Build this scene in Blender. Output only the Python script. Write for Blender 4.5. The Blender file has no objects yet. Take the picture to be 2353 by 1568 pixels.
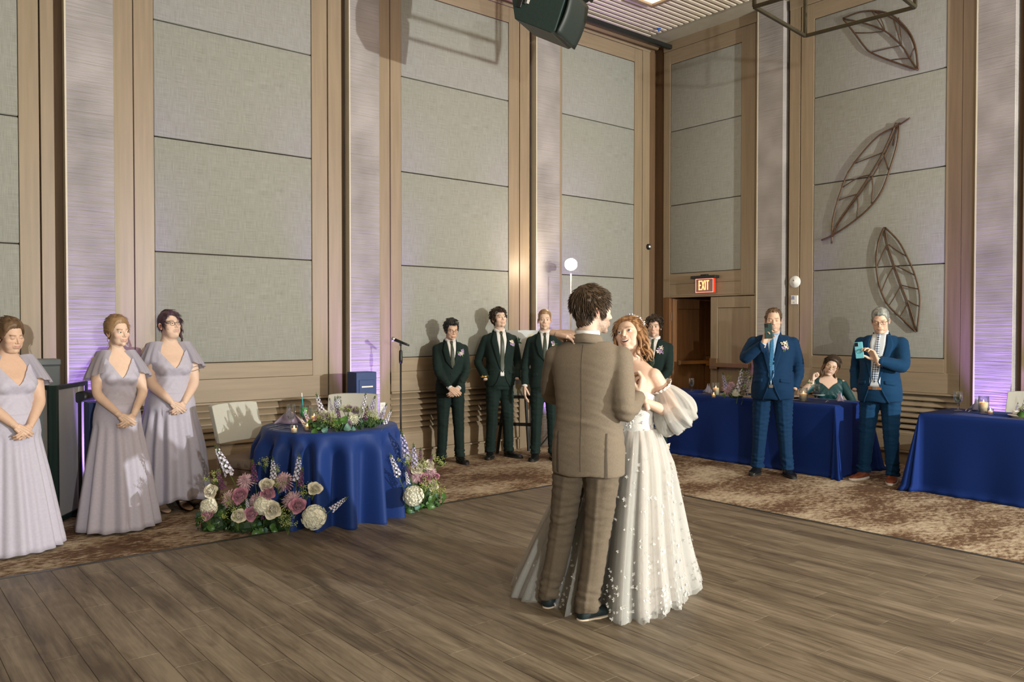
import bpy, bmesh, math, random
import numpy as np
from mathutils import Vector, Matrix
from mathutils.bvhtree import BVHTree
random.seed(7); rng = np.random.default_rng(7)
C = bpy.context.scene.collection
SC = bpy.context.scene
PI = math.pi

# ---------------------------------------------------------------- camera
IMW, IMH = 2353, 1568
YAW, PITCH, ROLL, FPX, CAMH = 0.880411632, -0.0180417224, 0.000453342, 1851.49374, 1.60
Fv = Vector((math.cos(YAW)*math.cos(PITCH), math.sin(YAW)*math.cos(PITCH), math.sin(PITCH)))
R0 = Vector((math.sin(YAW), -math.cos(YAW), 0)); U0 = R0.cross(Fv)
Rv = math.cos(ROLL)*R0 + math.sin(ROLL)*U0
Uv = -math.sin(ROLL)*R0 + math.cos(ROLL)*U0
EYE = Vector((0, 0, CAMH))
cam = bpy.data.cameras.new('camera'); camo = bpy.data.objects.new('camera', cam); C.objects.link(camo)
cam.sensor_width = 36; cam.lens = FPX*36/IMW; cam.clip_start = .05; cam.clip_end = 100
camo.matrix_world = Matrix(((Rv.x, Uv.x, -Fv.x, EYE.x), (Rv.y, Uv.y, -Fv.y, EYE.y), (Rv.z, Uv.z, -Fv.z, EYE.z), (0, 0, 0, 1)))
SC.camera = camo
def ray(px, py): return Fv + Rv*((px-IMW/2)/FPX) - Uv*((py-IMH/2)/FPX)
def on_floor(px, py, z=0.):
    d = ray(px, py); return EYE + d*((z-CAMH)/d.z)
def on_x(px, py, X):
    d = ray(px, py); return EYE + d*(X/d.x)
def on_y(px, py, Y):
    d = ray(px, py); return EYE + d*(Y/d.y)
def at_depth(px, py, D): return EYE + ray(px, py)*D

# ---------------------------------------------------------------- view, world, lights
vs = SC.view_settings
vs.view_transform = 'Standard'; vs.look = 'None'; vs.gamma = 1; vs.exposure = 0.0
vs.use_curve_mapping = False
w = bpy.data.worlds.new('world'); SC.world = w; w.use_nodes = True
w.node_tree.nodes['Background'].inputs[0].default_value = (1.0, .72, .46, 1)
w.node_tree.nodes['Background'].inputs[1].default_value = 0.035
def light(kind, name, loc, col, power, size=.1, target=None, **k):
    l = bpy.data.lights.new(name, kind); o = bpy.data.objects.new(name, l); C.objects.link(o)
    o.location = loc; l.color = col; l.energy = power
    if kind == 'AREA': l.shape = 'RECTANGLE'; l.size = size; l.size_y = k.get('size_y', size)
    elif kind != 'SUN': l.shadow_soft_size = size
    if kind == 'SPOT': l.spot_size = k.get('angle', 1.2); l.spot_blend = k.get('blend', .4)
    if target is not None:
        o.rotation_euler = (Vector(target)-Vector(loc)).to_track_quat('-Z', 'Y').to_euler()
    return o
KEY_L = (0.1, -3.4, 2.35); KEY_R = (7.2, -5.6, 2.5)
light('POINT', 'strobe_left_of_camera', KEY_L, (.975, 1.0, .955), 1150, .05)
light('POINT', 'strobe_right_of_camera', KEY_R, (.975, 1.0, .955), 5200, .05)
light('AREA', 'warm_ceiling_wash_near', (2.5, 1.5, 5.6), (1.0, .70, .42), 55, 5, size_y=5)
light('AREA', 'warm_ceiling_wash_far', (6.0, 5.0, 5.6), (1.0, .70, .42), 40, 3.5, size_y=3.5)
FLASH = at_depth(1312, 608, 10.4)
light('POINT', 'back_strobe_bulb', FLASH - Fv*.07, (1.0, .78, .48), 60, .05)  # set close to the wall: its warm glow there stands in for lens bloom

# ---------------------------------------------------------------- materials
def nodes(name):
    m = bpy.data.materials.new(name); m.use_nodes = True
    nt = m.node_tree; return m, nt, nt.nodes['Principled BSDF']
def N(nt, t, **k):
    n = nt.nodes.new(t)
    for a, v in k.items():
        if hasattr(n, a): setattr(n, a, v)
        else: n.inputs[a.replace('_', ' ')].default_value = v
    return n
def mat(name, col, rough=.6, metal=0., var=.08, nscale=8., stretch=(1, 1, 1), bump=0., bscale=None, bdist=.002,
        coord='Object', spec=.4, alpha=1., emit=None, estr=0., sheen=0., col2=None, contrast=None, detail=4, rand=0.):
    m, nt, b = nodes(name)
    b.inputs['Roughness'].default_value = rough; b.inputs['Metallic'].default_value = metal
    b.inputs['Specular IOR Level'].default_value = spec
    if sheen: b.inputs['Sheen Weight'].default_value = sheen
    if alpha < 1: b.inputs['Alpha'].default_value = alpha
    if emit: b.inputs['Emission Color'].default_value = (*emit, 1); b.inputs['Emission Strength'].default_value = estr
    tc = N(nt, 'ShaderNodeTexCoord'); mp = N(nt, 'ShaderNodeMapping'); mp.inputs['Scale'].default_value = stretch
    nt.links.new(tc.outputs[coord], mp.inputs['Vector'])
    vec = mp.outputs['Vector']
    if rand:
        oi = N(nt, 'ShaderNodeObjectInfo'); ad = N(nt, 'ShaderNodeVectorMath', operation='MULTIPLY_ADD')
        ad.inputs[1].default_value = (rand*31, rand*17, rand*23)
        cb = N(nt, 'ShaderNodeCombineXYZ')
        for q in range(3): nt.links.new(oi.outputs['Random'], cb.inputs[q])
        nt.links.new(cb.outputs[0], ad.inputs[0]); nt.links.new(vec, ad.inputs[2]); vec = ad.outputs[0]
    no = N(nt, 'ShaderNodeTexNoise'); no.inputs['Scale'].default_value = nscale; no.inputs['Detail'].default_value = detail
    nt.links.new(vec, no.inputs['Vector'])
    rp = N(nt, 'ShaderNodeValToRGB')
    c1 = tuple(max(0, c*(1-var)) for c in col) if col2 is None else col
    c2 = tuple(min(1, c*(1+var)) for c in col) if col2 is None else col2
    lo, hi = contrast or (.3, .7)
    rp.color_ramp.elements[0].position = lo; rp.color_ramp.elements[1].position = hi
    rp.color_ramp.elements[0].color = (*c1, 1); rp.color_ramp.elements[1].color = (*c2, 1)
    nt.links.new(no.outputs['Fac'], rp.inputs['Fac']); nt.links.new(rp.outputs['Color'], b.inputs['Base Color'])
    if bump:
        n2 = N(nt, 'ShaderNodeTexNoise'); n2.inputs['Scale'].default_value = bscale or nscale; n2.inputs['Detail'].default_value = 3
        nt.links.new(vec, n2.inputs['Vector'])
        bp = N(nt, 'ShaderNodeBump'); bp.inputs['Strength'].default_value = bump; bp.inputs['Distance'].default_value = bdist
        nt.links.new(n2.outputs['Fac'], bp.inputs['Height']); nt.links.new(bp.outputs['Normal'], b.inputs['Normal'])
    return m
def glass(name, col=(1, 1, 1), rough=.02):
    m, nt, b = nodes(name)
    gl = N(nt, 'ShaderNodeBsdfGlossy'); gl.inputs['Roughness'].default_value = rough
    tr = N(nt, 'ShaderNodeBsdfTransparent'); tr.inputs['Color'].default_value = (*col, 1)
    lw = N(nt, 'ShaderNodeLayerWeight'); lw.inputs['Blend'].default_value = .35
    mx = N(nt, 'ShaderNodeMixShader'); nt.links.new(lw.outputs['Facing'], mx.inputs[0])
    mt = N(nt, 'ShaderNodeMath', operation='MULTIPLY'); mt.inputs[1].default_value = .7
    nt.links.new(lw.outputs['Facing'], mt.inputs[0]); nt.links.new(mt.outputs[0], mx.inputs[0])
    nt.links.new(tr.outputs[0], mx.inputs[1]); nt.links.new(gl.outputs[0], mx.inputs[2])
    nt.links.new(mx.outputs[0], nt.nodes['Material Output'].inputs['Surface'])
    return m
def sheer(name, col, cover=.5, fscale=60.):
    """sheer cloth: a real mix of see-through weave and diffuse/translucent threads"""
    m, nt, b = nodes(name)
    df = N(nt, 'ShaderNodeBsdfDiffuse'); df.inputs['Color'].default_value = (*col, 1)
    tl = N(nt, 'ShaderNodeBsdfTranslucent'); tl.inputs['Color'].default_value = (*col, 1)
    m1 = N(nt, 'ShaderNodeMixShader'); m1.inputs[0].default_value = .4
    nt.links.new(df.outputs[0], m1.inputs[1]); nt.links.new(tl.outputs[0], m1.inputs[2])
    tr = N(nt, 'ShaderNodeBsdfTransparent'); m2 = N(nt, 'ShaderNodeMixShader')
    lw = N(nt, 'ShaderNodeLayerWeight'); lw.inputs['Blend'].default_value = .5
    ma = N(nt, 'ShaderNodeMapRange'); ma.inputs['To Min'].default_value = cover*.72; ma.inputs['To Max'].default_value = min(1, cover*1.9)
    nt.links.new(lw.outputs['Facing'], ma.inputs['Value']); nt.links.new(ma.outputs[0], m2.inputs[0])
    nt.links.new(tr.outputs[0], m2.inputs[1]); nt.links.new(m1.outputs[0], m2.inputs[2])
    nt.links.new(m2.outputs[0], nt.nodes['Material Output'].inputs['Surface'])
    return m
def emis(name, col, s):
    m, nt, b = nodes(name)
    b.inputs['Base Color'].default_value = (*col, 1)
    b.inputs['Emission Color'].default_value = (*col, 1); b.inputs['Emission Strength'].default_value = s
    return m
def skin_mat(name):
    m, nt, b = nodes(name)
    at = N(nt, 'ShaderNodeAttribute'); at.attribute_name = 'Col'
    tc = N(nt, 'ShaderNodeTexCoord'); no = N(nt, 'ShaderNodeTexNoise'); no.inputs['Scale'].default_value = 35
    nt.links.new(tc.outputs['Object'], no.inputs['Vector'])
    mr = N(nt, 'ShaderNodeMapRange'); mr.inputs['To Min'].default_value = .93; mr.inputs['To Max'].default_value = 1.07
    nt.links.new(no.outputs['Fac'], mr.inputs['Value'])
    mx = N(nt, 'ShaderNodeVectorMath', operation='SCALE')
    nt.links.new(at.outputs['Color'], mx.inputs[0]); nt.links.new(mr.outputs[0], mx.inputs['Scale'])
    nt.links.new(mx.outputs[0], b.inputs['Base Color'])
    b.inputs['Roughness'].default_value = .52; b.inputs['Specular IOR Level'].default_value = .35
    b.inputs['Subsurface Weight'].default_value = .12; b.inputs['Subsurface Radius'].default_value = (.012, .005, .003)
    b.inputs['Subsurface Scale'].default_value = 1.
    return m

# ---------------------------------------------------------------- mesh helpers
class MB:
    def __init__(s): s.v = []; s.f = []; s.m = []; s.n = 0
    def add(s, V, F, mi=0):
        V = [tuple(map(float, p)) for p in V]; o = s.n
        s.v += V; s.n += len(V)
        s.f += [tuple(int(i)+o for i in f) for f in F]; s.m += [mi]*len(F); return s
    def box(s, lo, hi, mi=0, M=None):
        x0, y0, z0 = lo; x1, y1, z1 = hi
        V = [Vector(p) for p in ((x0, y0, z0), (x1, y0, z0), (x1, y1, z0), (x0, y1, z0), (x0, y0, z1), (x1, y0, z1), (x1, y1, z1), (x0, y1, z1))]
        if M is not None: V = [M @ p for p in V]
        return s.add(V, [(0, 3, 2, 1), (4, 5, 6, 7), (0, 1, 5, 4), (1, 2, 6, 5), (2, 3, 7, 6), (3, 0, 4, 7)], mi)
    def tube(s, pts, rad, n=10, mi=0, cap=True, flat=None, up=None):
        pts = [Vector(p) for p in pts]
        if not hasattr(rad, '__len__'): rad = [rad]*len(pts)
        V = []; F = []; ref = None
        for i, p in enumerate(pts):
            t = (pts[min(i+1, len(pts)-1)]-pts[max(i-1, 0)])
            t = t.normalized() if t.length > 1e-9 else Vector((0, 0, 1))
            if ref is None:
                ref = Vector(up) if up else (Vector((0, 0, 1)) if abs(t.z) < .9 else Vector((1, 0, 0)))
            a = ref - t*ref.dot(t); a.normalize(); ref = a; b = t.cross(a)
            for k in range(n):
                q = 2*PI*k/n; fl = flat if flat else 1.
                V.append(p + a*(rad[i]*fl*math.cos(q)) + b*(rad[i]*math.sin(q)))
        for i in range(len(pts)-1):
            for k in range(n):
                F.append((i*n+k, i*n+(k+1) % n, (i+1)*n+(k+1) % n, (i+1)*n+k))
        if cap: F.append(tuple(range(n))[::-1]); F.append(tuple((len(pts)-1)*n+k for k in range(n)))
        return s.add(V, F, mi)
    def ell(s, c, r, nu=16, nv=10, mi=0, M=None):
        V = []; F = []
        for j in range(nv+1):
            ph = PI*j/nv - PI/2
            for i in range(nu):
                th = 2*PI*i/nu
                p = Vector((c[0]+r[0]*math.cos(ph)*math.cos(th), c[1]+r[1]*math.cos(ph)*math.sin(th), c[2]+r[2]*math.sin(ph)))
                V.append(M @ p if M is not None else p)
        for j in range(nv):
            for i in range(nu):
                F.append((j*nu+i, j*nu+(i+1) % nu, (j+1)*nu+(i+1) % nu, (j+1)*nu+i))
        return s.add(V, F, mi)
    def lathe(s, prof, n=24, c=(0, 0, 0), mi=0):
        V = []; F = []
        for r, z in prof:
            for k in range(n):
                q = 2*PI*k/n; V.append((c[0]+r*math.cos(q), c[1]+r*math.sin(q), c[2]+z))
        for i in range(len(prof)-1):
            for k in range(n): F.append((i*n+k, i*n+(k+1) % n, (i+1)*n+(k+1) % n, (i+1)*n+k))
        return s.add(V, F, mi)
    def rings(s, rings, n=40, ex=2.3, mi=0, cap=True, top=True):
        """rings: (z, rx, ry, cx, cy)"""
        V = []; F = []
        for (z, rx, ry, cx, cy) in rings:
            for k in range(n):
                q = 2*PI*k/n; c, d = math.cos(q), math.sin(q)
                V.append((cx+rx*math.copysign(abs(c)**(2/ex), c), cy+ry*math.copysign(abs(d)**(2/ex), d), z))
        m = len(rings)
        for i in range(m-1):
            for k in range(n): F.append((i*n+k, i*n+(k+1) % n, (i+1)*n+(k+1) % n, (i+1)*n+k))
        if cap: F.append(tuple(range(n))[::-1])
        if cap and top: F.append(tuple((m-1)*n+k for k in range(n)))
        return s.add(V, F, mi)
    def grid(s, P, closeu=False, mi=0, flip=False):
        """P: array rows x cols x 3"""
        P = np.asarray(P, float); r, c = P.shape[:2]; F = []
        for i in range(r-1):
            for k in range(c if closeu else c-1):
                q = (i*c+k, i*c+(k+1) % c, (i+1)*c+(k+1) % c, (i+1)*c+k)
                F.append(q[::-1] if flip else q)
        return s.add(P.reshape(-1, 3), F, mi)
    def prism(s, poly, h0, h1, mi=0, M=None):
        n = len(poly); V = [Vector((x, y, h0)) for x, y in poly]+[Vector((x, y, h1)) for x, y in poly]
        if M is not None: V = [M @ p for p in V]
        F = [tuple(range(n))[::-1], tuple(range(n, 2*n))]+[(i, (i+1) % n, (i+1) % n+n, i+n) for i in range(n)]
        return s.add(V, F, mi)
    def xf(s, M):
        s.v = [tuple(M @ Vector(p)) for p in s.v]; return s
def mesh_of(name, V, F, mats, mi=None, smooth=False, bevel=0., bseg=1, solid=0.):
    me = bpy.data.meshes.new(name)
    me.from_pydata([tuple(p) for p in V], [], [tuple(f) for f in F])
    for m in (mats if isinstance(mats, (list, tuple)) else [mats]): me.materials.append(m)
    if mi is not None: me.polygons.foreach_set('material_index', np.asarray(mi, dtype=np.int32))
    if bevel:
        bm = bmesh.new(); bm.from_mesh(me)
        bmesh.ops.bevel(bm, geom=bm.edges[:], offset=bevel, segments=bseg, affect='EDGES', profile=.5, clamp_overlap=True)
        bm.to_mesh(me); bm.free()
    me.polygons.foreach_set('use_smooth', np.full(len(me.polygons), bool(smooth)))
    me.update(); return me
def link(name, me, parent=None, loc=None, M=None):
    o = bpy.data.objects.new(name, me); C.objects.link(o)
    if parent is not None: o.parent = parent
    if loc is not None: o.location = loc
    if M is not None: o.matrix_local = M
    return o
def obj(name, mb, m, parent=None, smooth=False, bevel=0., bseg=1, solid=0., subd=0, loc=None):
    me = mesh_of(name, mb.v, mb.f, m, mb.m, smooth, bevel, bseg)
    o = link(name, me, parent, loc)
    if subd: d = o.modifiers.new('s', 'SUBSURF'); d.levels = d.render_levels = subd
    if solid: d = o.modifiers.new('t', 'SOLIDIFY'); d.thickness = solid; d.offset = 0
    return o
def tag(o, label, cat, group=None):
    o['label'] = label; o['category'] = cat
    if group: o['group'] = group
    return o
def thing(name, label, cat, loc=(0, 0, 0), rz=0., group=None, s=1.):
    o = bpy.data.objects.new(name, None); C.objects.link(o); o.location = loc; o.rotation_euler = (0, 0, rz); o.scale = (s, s, s)
    o.empty_display_size = .1
    return tag(o, label, cat, group)
def kids(o): return [c for c in list(bpy.data.objects) if c.parent == o]
def dup(root, loc, rz, label=None):
    r = root.copy(); C.objects.link(r); r.location = loc; r.rotation_euler = (0, 0, rz)
    if label: r['label'] = label
    for ch in list(root.children):
        c = ch.copy(); C.objects.link(c); c.parent = r
        for g in list(ch.children):
            d = g.copy(); C.objects.link(d); d.parent = c
    return r
def struct(o): o['kind'] = 'structure'; return o
def stuff(o): o['kind'] = 'stuff'; return o
def remesh(mb, vox, it=2, fac=.6):
    me = mesh_of('tmp', mb.v, mb.f, []); o = link('tmp', me)
    d = o.modifiers.new('r', 'REMESH'); d.mode = 'VOXEL'; d.voxel_size = vox; d.adaptivity = 0
    if it: e = o.modifiers.new('s', 'SMOOTH'); e.factor = fac; e.iterations = it
    dg = bpy.context.evaluated_depsgraph_get(); ev = o.evaluated_get(dg); m2 = ev.to_mesh()
    n = len(m2.vertices); V = np.empty(n*3); m2.vertices.foreach_get('co', V); V = V.reshape(-1, 3)
    L = np.empty(len(m2.loops), dtype=np.int32); m2.loops.foreach_get('vertex_index', L)
    LS = np.empty(len(m2.polygons), dtype=np.int32); m2.polygons.foreach_get('loop_start', LS)
    LT = np.empty(len(m2.polygons), dtype=np.int32); m2.polygons.foreach_get('loop_total', LT)
    F = [tuple(L[a:a+b]) for a, b in zip(LS.tolist(), LT.tolist())]
    ev.to_mesh_clear(); bpy.data.objects.remove(o); bpy.data.meshes.remove(me)
    return V, F
def vnormals(V, F):
    V = np.asarray(V); nn = np.zeros_like(V)
    q = np.array([f if len(f) == 4 else (f[0], f[1], f[2], f[2]) for f in F])
    a = V[q[:, 2]]-V[q[:, 0]]; b = V[q[:, 3]]-V[q[:, 1]]; c = np.cross(a, b)
    for k in range(4): np.add.at(nn, q[:, k], c)
    return nn/np.maximum(np.linalg.norm(nn, axis=1, keepdims=True), 1e-12)
def nz(P, sc, seed=0, n=7):
    """cheap smooth noise, about -1..1"""
    r = np.random.default_rng(seed); P = np.asarray(P)*sc; o = np.zeros(len(P))
    for k in range(n):
        d = r.normal(size=3); d /= np.linalg.norm(d); f = r.uniform(.7, 1.9)
        o += np.sin(P @ d*f*2.6 + r.uniform(0, 6.28) + 1.3*np.sin(P @ np.roll(d, 1)*f*1.7+k))
    return o/n*1.6
def sst(a, b, x): t = np.clip((x-a)/(b-a), 0, 1); return t*t*(3-2*t)
# ---------------------------------------------------------------- room materials
M_wood = mat('pale wood veneer', (.252, .192, .126), .4, var=.10, nscale=3, stretch=(9, 9, .5), bump=.05, bscale=30, rand=1.)
M_woodh = mat('pale wood veneer lengthwise', (.252, .192, .126), .5, var=.10, nscale=3, stretch=(.6, .6, 9), bump=.05, bscale=30, rand=1.)
M_dark = mat('dark recess wood', (.13, .075, .038), .6, var=.15, nscale=4, stretch=(8, 8, .5))
def fabric_mat():
    m, nt, b = nodes('grass cloth fabric'); b.inputs['Roughness'].default_value = .85; b.inputs['Specular IOR Level'].default_value = .15
    tc = N(nt, 'ShaderNodeTexCoord')
    outs = []
    for sc, st in ((1., (6, 6, 260)), (1., (220, 220, 8)), (1.5, (1, 1, 1))):
        mp = N(nt, 'ShaderNodeMapping'); mp.inputs['Scale'].default_value = st; nt.links.new(tc.outputs['Object'], mp.inputs[0])
        no = N(nt, 'ShaderNodeTexNoise'); no.inputs['Scale'].default_value = sc; no.inputs['Detail'].default_value = 3
        nt.links.new(mp.outputs[0], no.inputs['Vector']); outs.append(no.outputs['Fac'])
    a = N(nt, 'ShaderNodeMath', operation='ADD'); nt.links.new(outs[0], a.inputs[0]); nt.links.new(outs[1], a.inputs[1])
    h = N(nt, 'ShaderNodeMath', operation='MULTIPLY'); h.inputs[1].default_value = .5; nt.links.new(a.outputs[0], h.inputs[0])
    rp = N(nt, 'ShaderNodeValToRGB'); rp.color_ramp.elements[0].position = .36; rp.color_ramp.elements[1].position = .64
    rp.color_ramp.elements[0].color = (.215, .215, .19, 1); rp.color_ramp.elements[1].color = (.315, .318, .292, 1)
    nt.links.new(h.outputs[0], rp.inputs[0]); nt.links.new(rp.outputs[0], b.inputs['Base Color'])
    bp = N(nt, 'ShaderNodeBump'); bp.inputs['Strength'].default_value = .25; bp.inputs['Distance'].default_value = .002
    nt.links.new(h.outputs[0], bp.inputs['Height']); nt.links.new(bp.outputs[0], b.inputs['Normal'])
    return m
M_fabric = fabric_mat()
def plaster_mat():
    m, nt, b = nodes('board formed plaster'); b.inputs['Roughness'].default_value = .6
    tc = N(nt, 'ShaderNodeTexCoord')
    mp = N(nt, 'ShaderNodeMapping'); mp.inputs['Scale'].default_value = (1.3, 1.3, 26); nt.links.new(tc.outputs['Object'], mp.inputs[0])
    no = N(nt, 'ShaderNodeTexNoise'); no.inputs['Scale'].default_value = 1.6; no.inputs['Detail'].default_value = 6; no.inputs['Distortion'].default_value = .35
    nt.links.new(mp.outputs[0], no.inputs['Vector'])
    n2 = N(nt, 'ShaderNodeTexNoise'); n2.inputs['Scale'].default_value = 2.2; nt.links.new(tc.outputs['Object'], n2.inputs['Vector'])
    rp = N(nt, 'ShaderNodeValToRGB'); rp.color_ramp.elements[0].color = (.215, .20, .19, 1); rp.color_ramp.elements[1].color = (.335, .31, .30, 1)
    rp.color_ramp.elements[0].position = .3; rp.color_ramp.elements[1].position = .7
    nt.links.new(n2.outputs[0], rp.inputs[0]); nt.links.new(rp.outputs[0], b.inputs['Base Color'])
    ng = N(nt, 'ShaderNodeTexNoise'); ng.inputs['Scale'].default_value = 1.3; nt.links.new(tc.outputs['Object'], ng.inputs['Vector'])
    mu = N(nt, 'ShaderNodeMath', operation='MULTIPLY'); nt.links.new(no.outputs[0], mu.inputs[0]); nt.links.new(ng.outputs[0], mu.inputs[1])
    bp = N(nt, 'ShaderNodeBump'); bp.inputs['Strength'].default_value = 1.; bp.inputs['Distance'].default_value = .022
    nt.links.new(mu.outputs[0], bp.inputs['Height']); nt.links.new(bp.outputs[0], b.inputs['Normal'])
    return m
M_plaster = plaster_mat()
def carpet_mat():
    m, nt, b = nodes('abstract carpet'); b.inputs['Roughness'].default_value = .95; b.inputs['Specular IOR Level'].default_value = .1
    tc = N(nt, 'ShaderNodeTexCoord')
    mp = N(nt, 'ShaderNodeMapping'); mp.inputs['Scale'].default_value = (1, 1.9, 1); mp.inputs['Rotation'].default_value = (0, 0, .88)
    nt.links.new(tc.outputs['Object'], mp.inputs[0])
    big = N(nt, 'ShaderNodeTexNoise'); big.inputs['Scale'].default_value = 1.1; big.inputs['Detail'].default_value = 3
    sm = N(nt, 'ShaderNodeTexNoise'); sm.inputs['Scale'].default_value = 13; sm.inputs['Detail'].default_value = 6; sm.inputs['Roughness'].default_value = .75
    nt.links.new(mp.outputs[0], big.inputs['Vector']); nt.links.new(mp.outputs[0], sm.inputs['Vector'])
    a = N(nt, 'ShaderNodeMath', operation='MULTIPLY_ADD'); a.inputs[1].default_value = .75
    nt.links.new(big.outputs[0], a.inputs[0]); nt.links.new(sm.outputs[0], a.inputs[2])
    rp = N(nt, 'ShaderNodeValToRGB'); e = rp.color_ramp.elements
    e[0].position = .98; e[0].color = (.10, .056, .036, 1); e[1].position = 1.0; e[1].color = (.13, .075, .045, 1)
    x = rp.color_ramp.elements.new(.0); 
    sc = N(nt, 'ShaderNodeMapRange'); sc.inputs['From Min'].default_value = .62; sc.inputs['From Max'].default_value = 1.16
    nt.links.new(a.outputs[0], sc.inputs['Value'])
    e = rp.color_ramp.elements
    e[0].position = 0.; e[0].color = (.075, .042, .028, 1); e[1].position = .36; e[1].color = (.12, .07, .042, 1)
    e[2].position = .52; e[2].color = (.27, .20, .135, 1)
    q = rp.color_ramp.elements.new(.8); q.color = (.46, .385, .285, 1)
    nt.links.new(sc.outputs[0], rp.inputs[0]); nt.links.new(rp.outputs[0], b.inputs['Base Color'])
    bp = N(nt, 'ShaderNodeBump'); bp.inputs['Strength'].default_value = .5; bp.inputs['Distance'].default_value = .004
    nf = N(nt, 'ShaderNodeTexNoise'); nf.inputs['Scale'].default_value = 220; nt.links.new(tc.outputs['Object'], nf.inputs['Vector'])
    nt.links.new(nf.outputs[0], bp.inputs['Height']); nt.links.new(bp.outputs[0], b.inputs['Normal'])
    return m
def plank_mat():
    m, nt, b = nodes('weathered oak vinyl plank'); b.inputs['Specular IOR Level'].default_value = .4
    tc = N(nt, 'ShaderNodeTexCoord'); oi = N(nt, 'ShaderNodeObjectInfo')
    geo = N(nt, 'ShaderNodeNewGeometry')
    cb = N(nt, 'ShaderNodeCombineXYZ')
    for q in range(3): nt.links.new(oi.outputs['Random'], cb.inputs[q])
    ofs = N(nt, 'ShaderNodeVectorMath', operation='SCALE'); ofs.inputs['Scale'].default_value = 37; nt.links.new(cb.outputs[0], ofs.inputs[0])
    def noise(src, st, sc, det, dist=0., off=True):
        mp = N(nt, 'ShaderNodeMapping'); mp.inputs['Scale'].default_value = st; nt.links.new(src, mp.inputs[0])
        v = mp.outputs[0]
        if off:
            ad = N(nt, 'ShaderNodeVectorMath', operation='ADD'); nt.links.new(v, ad.inputs[0]); nt.links.new(ofs.outputs[0], ad.inputs[1]); v = ad.outputs[0]
        n = N(nt, 'ShaderNodeTexNoise'); n.inputs['Scale'].default_value = sc; n.inputs['Detail'].default_value = det; n.inputs['Distortion'].default_value = dist
        nt.links.new(v, n.inputs['Vector']); return n.outputs[0]
    grain = noise(tc.outputs['Object'], (60, 3, 1), 1, 6, .6)
    streak = noise(geo.outputs['Position'], (7, .75, 1), 1.1, 3, .5, False)
    knots = noise(tc.outputs['Object'], (9, 2.2, 1), 1, 3, 2.5)
    s1 = N(nt, 'ShaderNodeMath', operation='MULTIPLY_ADD'); s1.inputs[1].default_value = 1.5; nt.links.new(streak, s1.inputs[0]); nt.links.new(grain, s1.inputs[2])
    s2 = N(nt, 'ShaderNodeMath', operation='MULTIPLY_ADD'); s2.inputs[1].default_value = .7; nt.links.new(knots, s2.inputs[0]); nt.links.new(s1.outputs[0], s2.inputs[2])
    s3 = N(nt, 'ShaderNodeMath', operation='MULTIPLY_ADD'); s3.inputs[1].default_value = .12; nt.links.new(oi.outputs['Random'], s3.inputs[0]); nt.links.new(s2.outputs[0], s3.inputs[2])
    mr = N(nt, 'ShaderNodeMapRange'); mr.inputs['From Min'].default_value = 1.28; mr.inputs['From Max'].default_value = 2.05; nt.links.new(s3.outputs[0], mr.inputs['Value'])
    rp = N(nt, 'ShaderNodeValToRGB'); e = rp.color_ramp.elements
    e[0].position = 0; e[0].color = (.066, .048, .031, 1); e[1].position = 1; e[1].color = (.215, .172, .122, 1)
    q = rp.color_ramp.elements.new(.45); q.color = (.13, .10, .066, 1)
    nt.links.new(mr.outputs[0], rp.inputs[0]); nt.links.new(rp.outputs[0], b.inputs['Base Color'])
    rr = N(nt, 'ShaderNodeMapRange'); rr.inputs['To Min'].default_value = .42; rr.inputs['To Max'].default_value = .6; nt.links.new(grain, rr.inputs['Value']); nt.links.new(rr.outputs[0], b.inputs['Roughness'])
    bp = N(nt, 'ShaderNodeBump'); bp.inputs['Strength'].default_value = .25; bp.inputs['Distance'].default_value = .001
    nt.links.new(grain, bp.inputs['Height']); nt.links.new(bp.outputs[0], b.inputs['Normal'])
    return m
M_carpet = carpet_mat(); M_plank = plank_mat()
M_black = mat('black metal', (.012, .014, .013), .45, var=.1)
M_bead = mat('cream corner bead', (.55, .50, .38), .5, var=.03)
M_groove = mat('dark joint', (.05, .032, .02), .8, var=.1)
M_slat = mat('painted ceiling slat', (.62, .55, .46), .55, var=.05, nscale=5, stretch=(.6, 8, 8), rand=1.)
M_beam = mat('grey soffit', (.33, .30, .24), .7, var=.05)
M_brown = mat('stained door wood', (.16, .075, .03), .45, var=.2, nscale=3, stretch=(9, 9, .6))
M_brass = mat('aged bronze hardware', (.28, .18, .10), .35, metal=.8, var=.08)
M_steel = mat('satin steel', (.55, .53, .5), .3, metal=.9, var=.05)
M_white = mat('white plastic', (.72, .72, .70), .4, var=.02)

# ---------------------------------------------------------------- floor, ceiling, far walls
floor = struct(obj('floor', MB().box((-8, -8, -.2), (11.6, 8.35, 0)), M_carpet))
ceil = struct(obj('ceiling', MB().box((-8, -8, 6.12), (9.9, 8.35, 6.3)), M_beam))
struct(obj('wall_back', MB().box((-8, -8.3, 0), (9.9, -8, 6.3)), M_wood))
struct(obj('wall_side', MB().box((-8.3, -8.3, 0), (-8, 8.35, 6.3)), M_wood))
YA, XB = 8.05, 9.5
wall_left = struct(obj('wall_left', MB().box((-8, YA+.07, 0), (9.9, YA+.3, 6.3)), M_dark))
wbm = MB()
for (y0, y1, z0, z1) in ((7.83, 8.35, 0, 6.3), (6.26, 7.83, 2.035, 6.3), (-8.3, 6.26, 0, 6.3)):
    wbm.box((XB+.07, y0, z0), (XB+.3, y1, z1))
wall_right = struct(obj('wall_right', wbm, M_dark))
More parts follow.
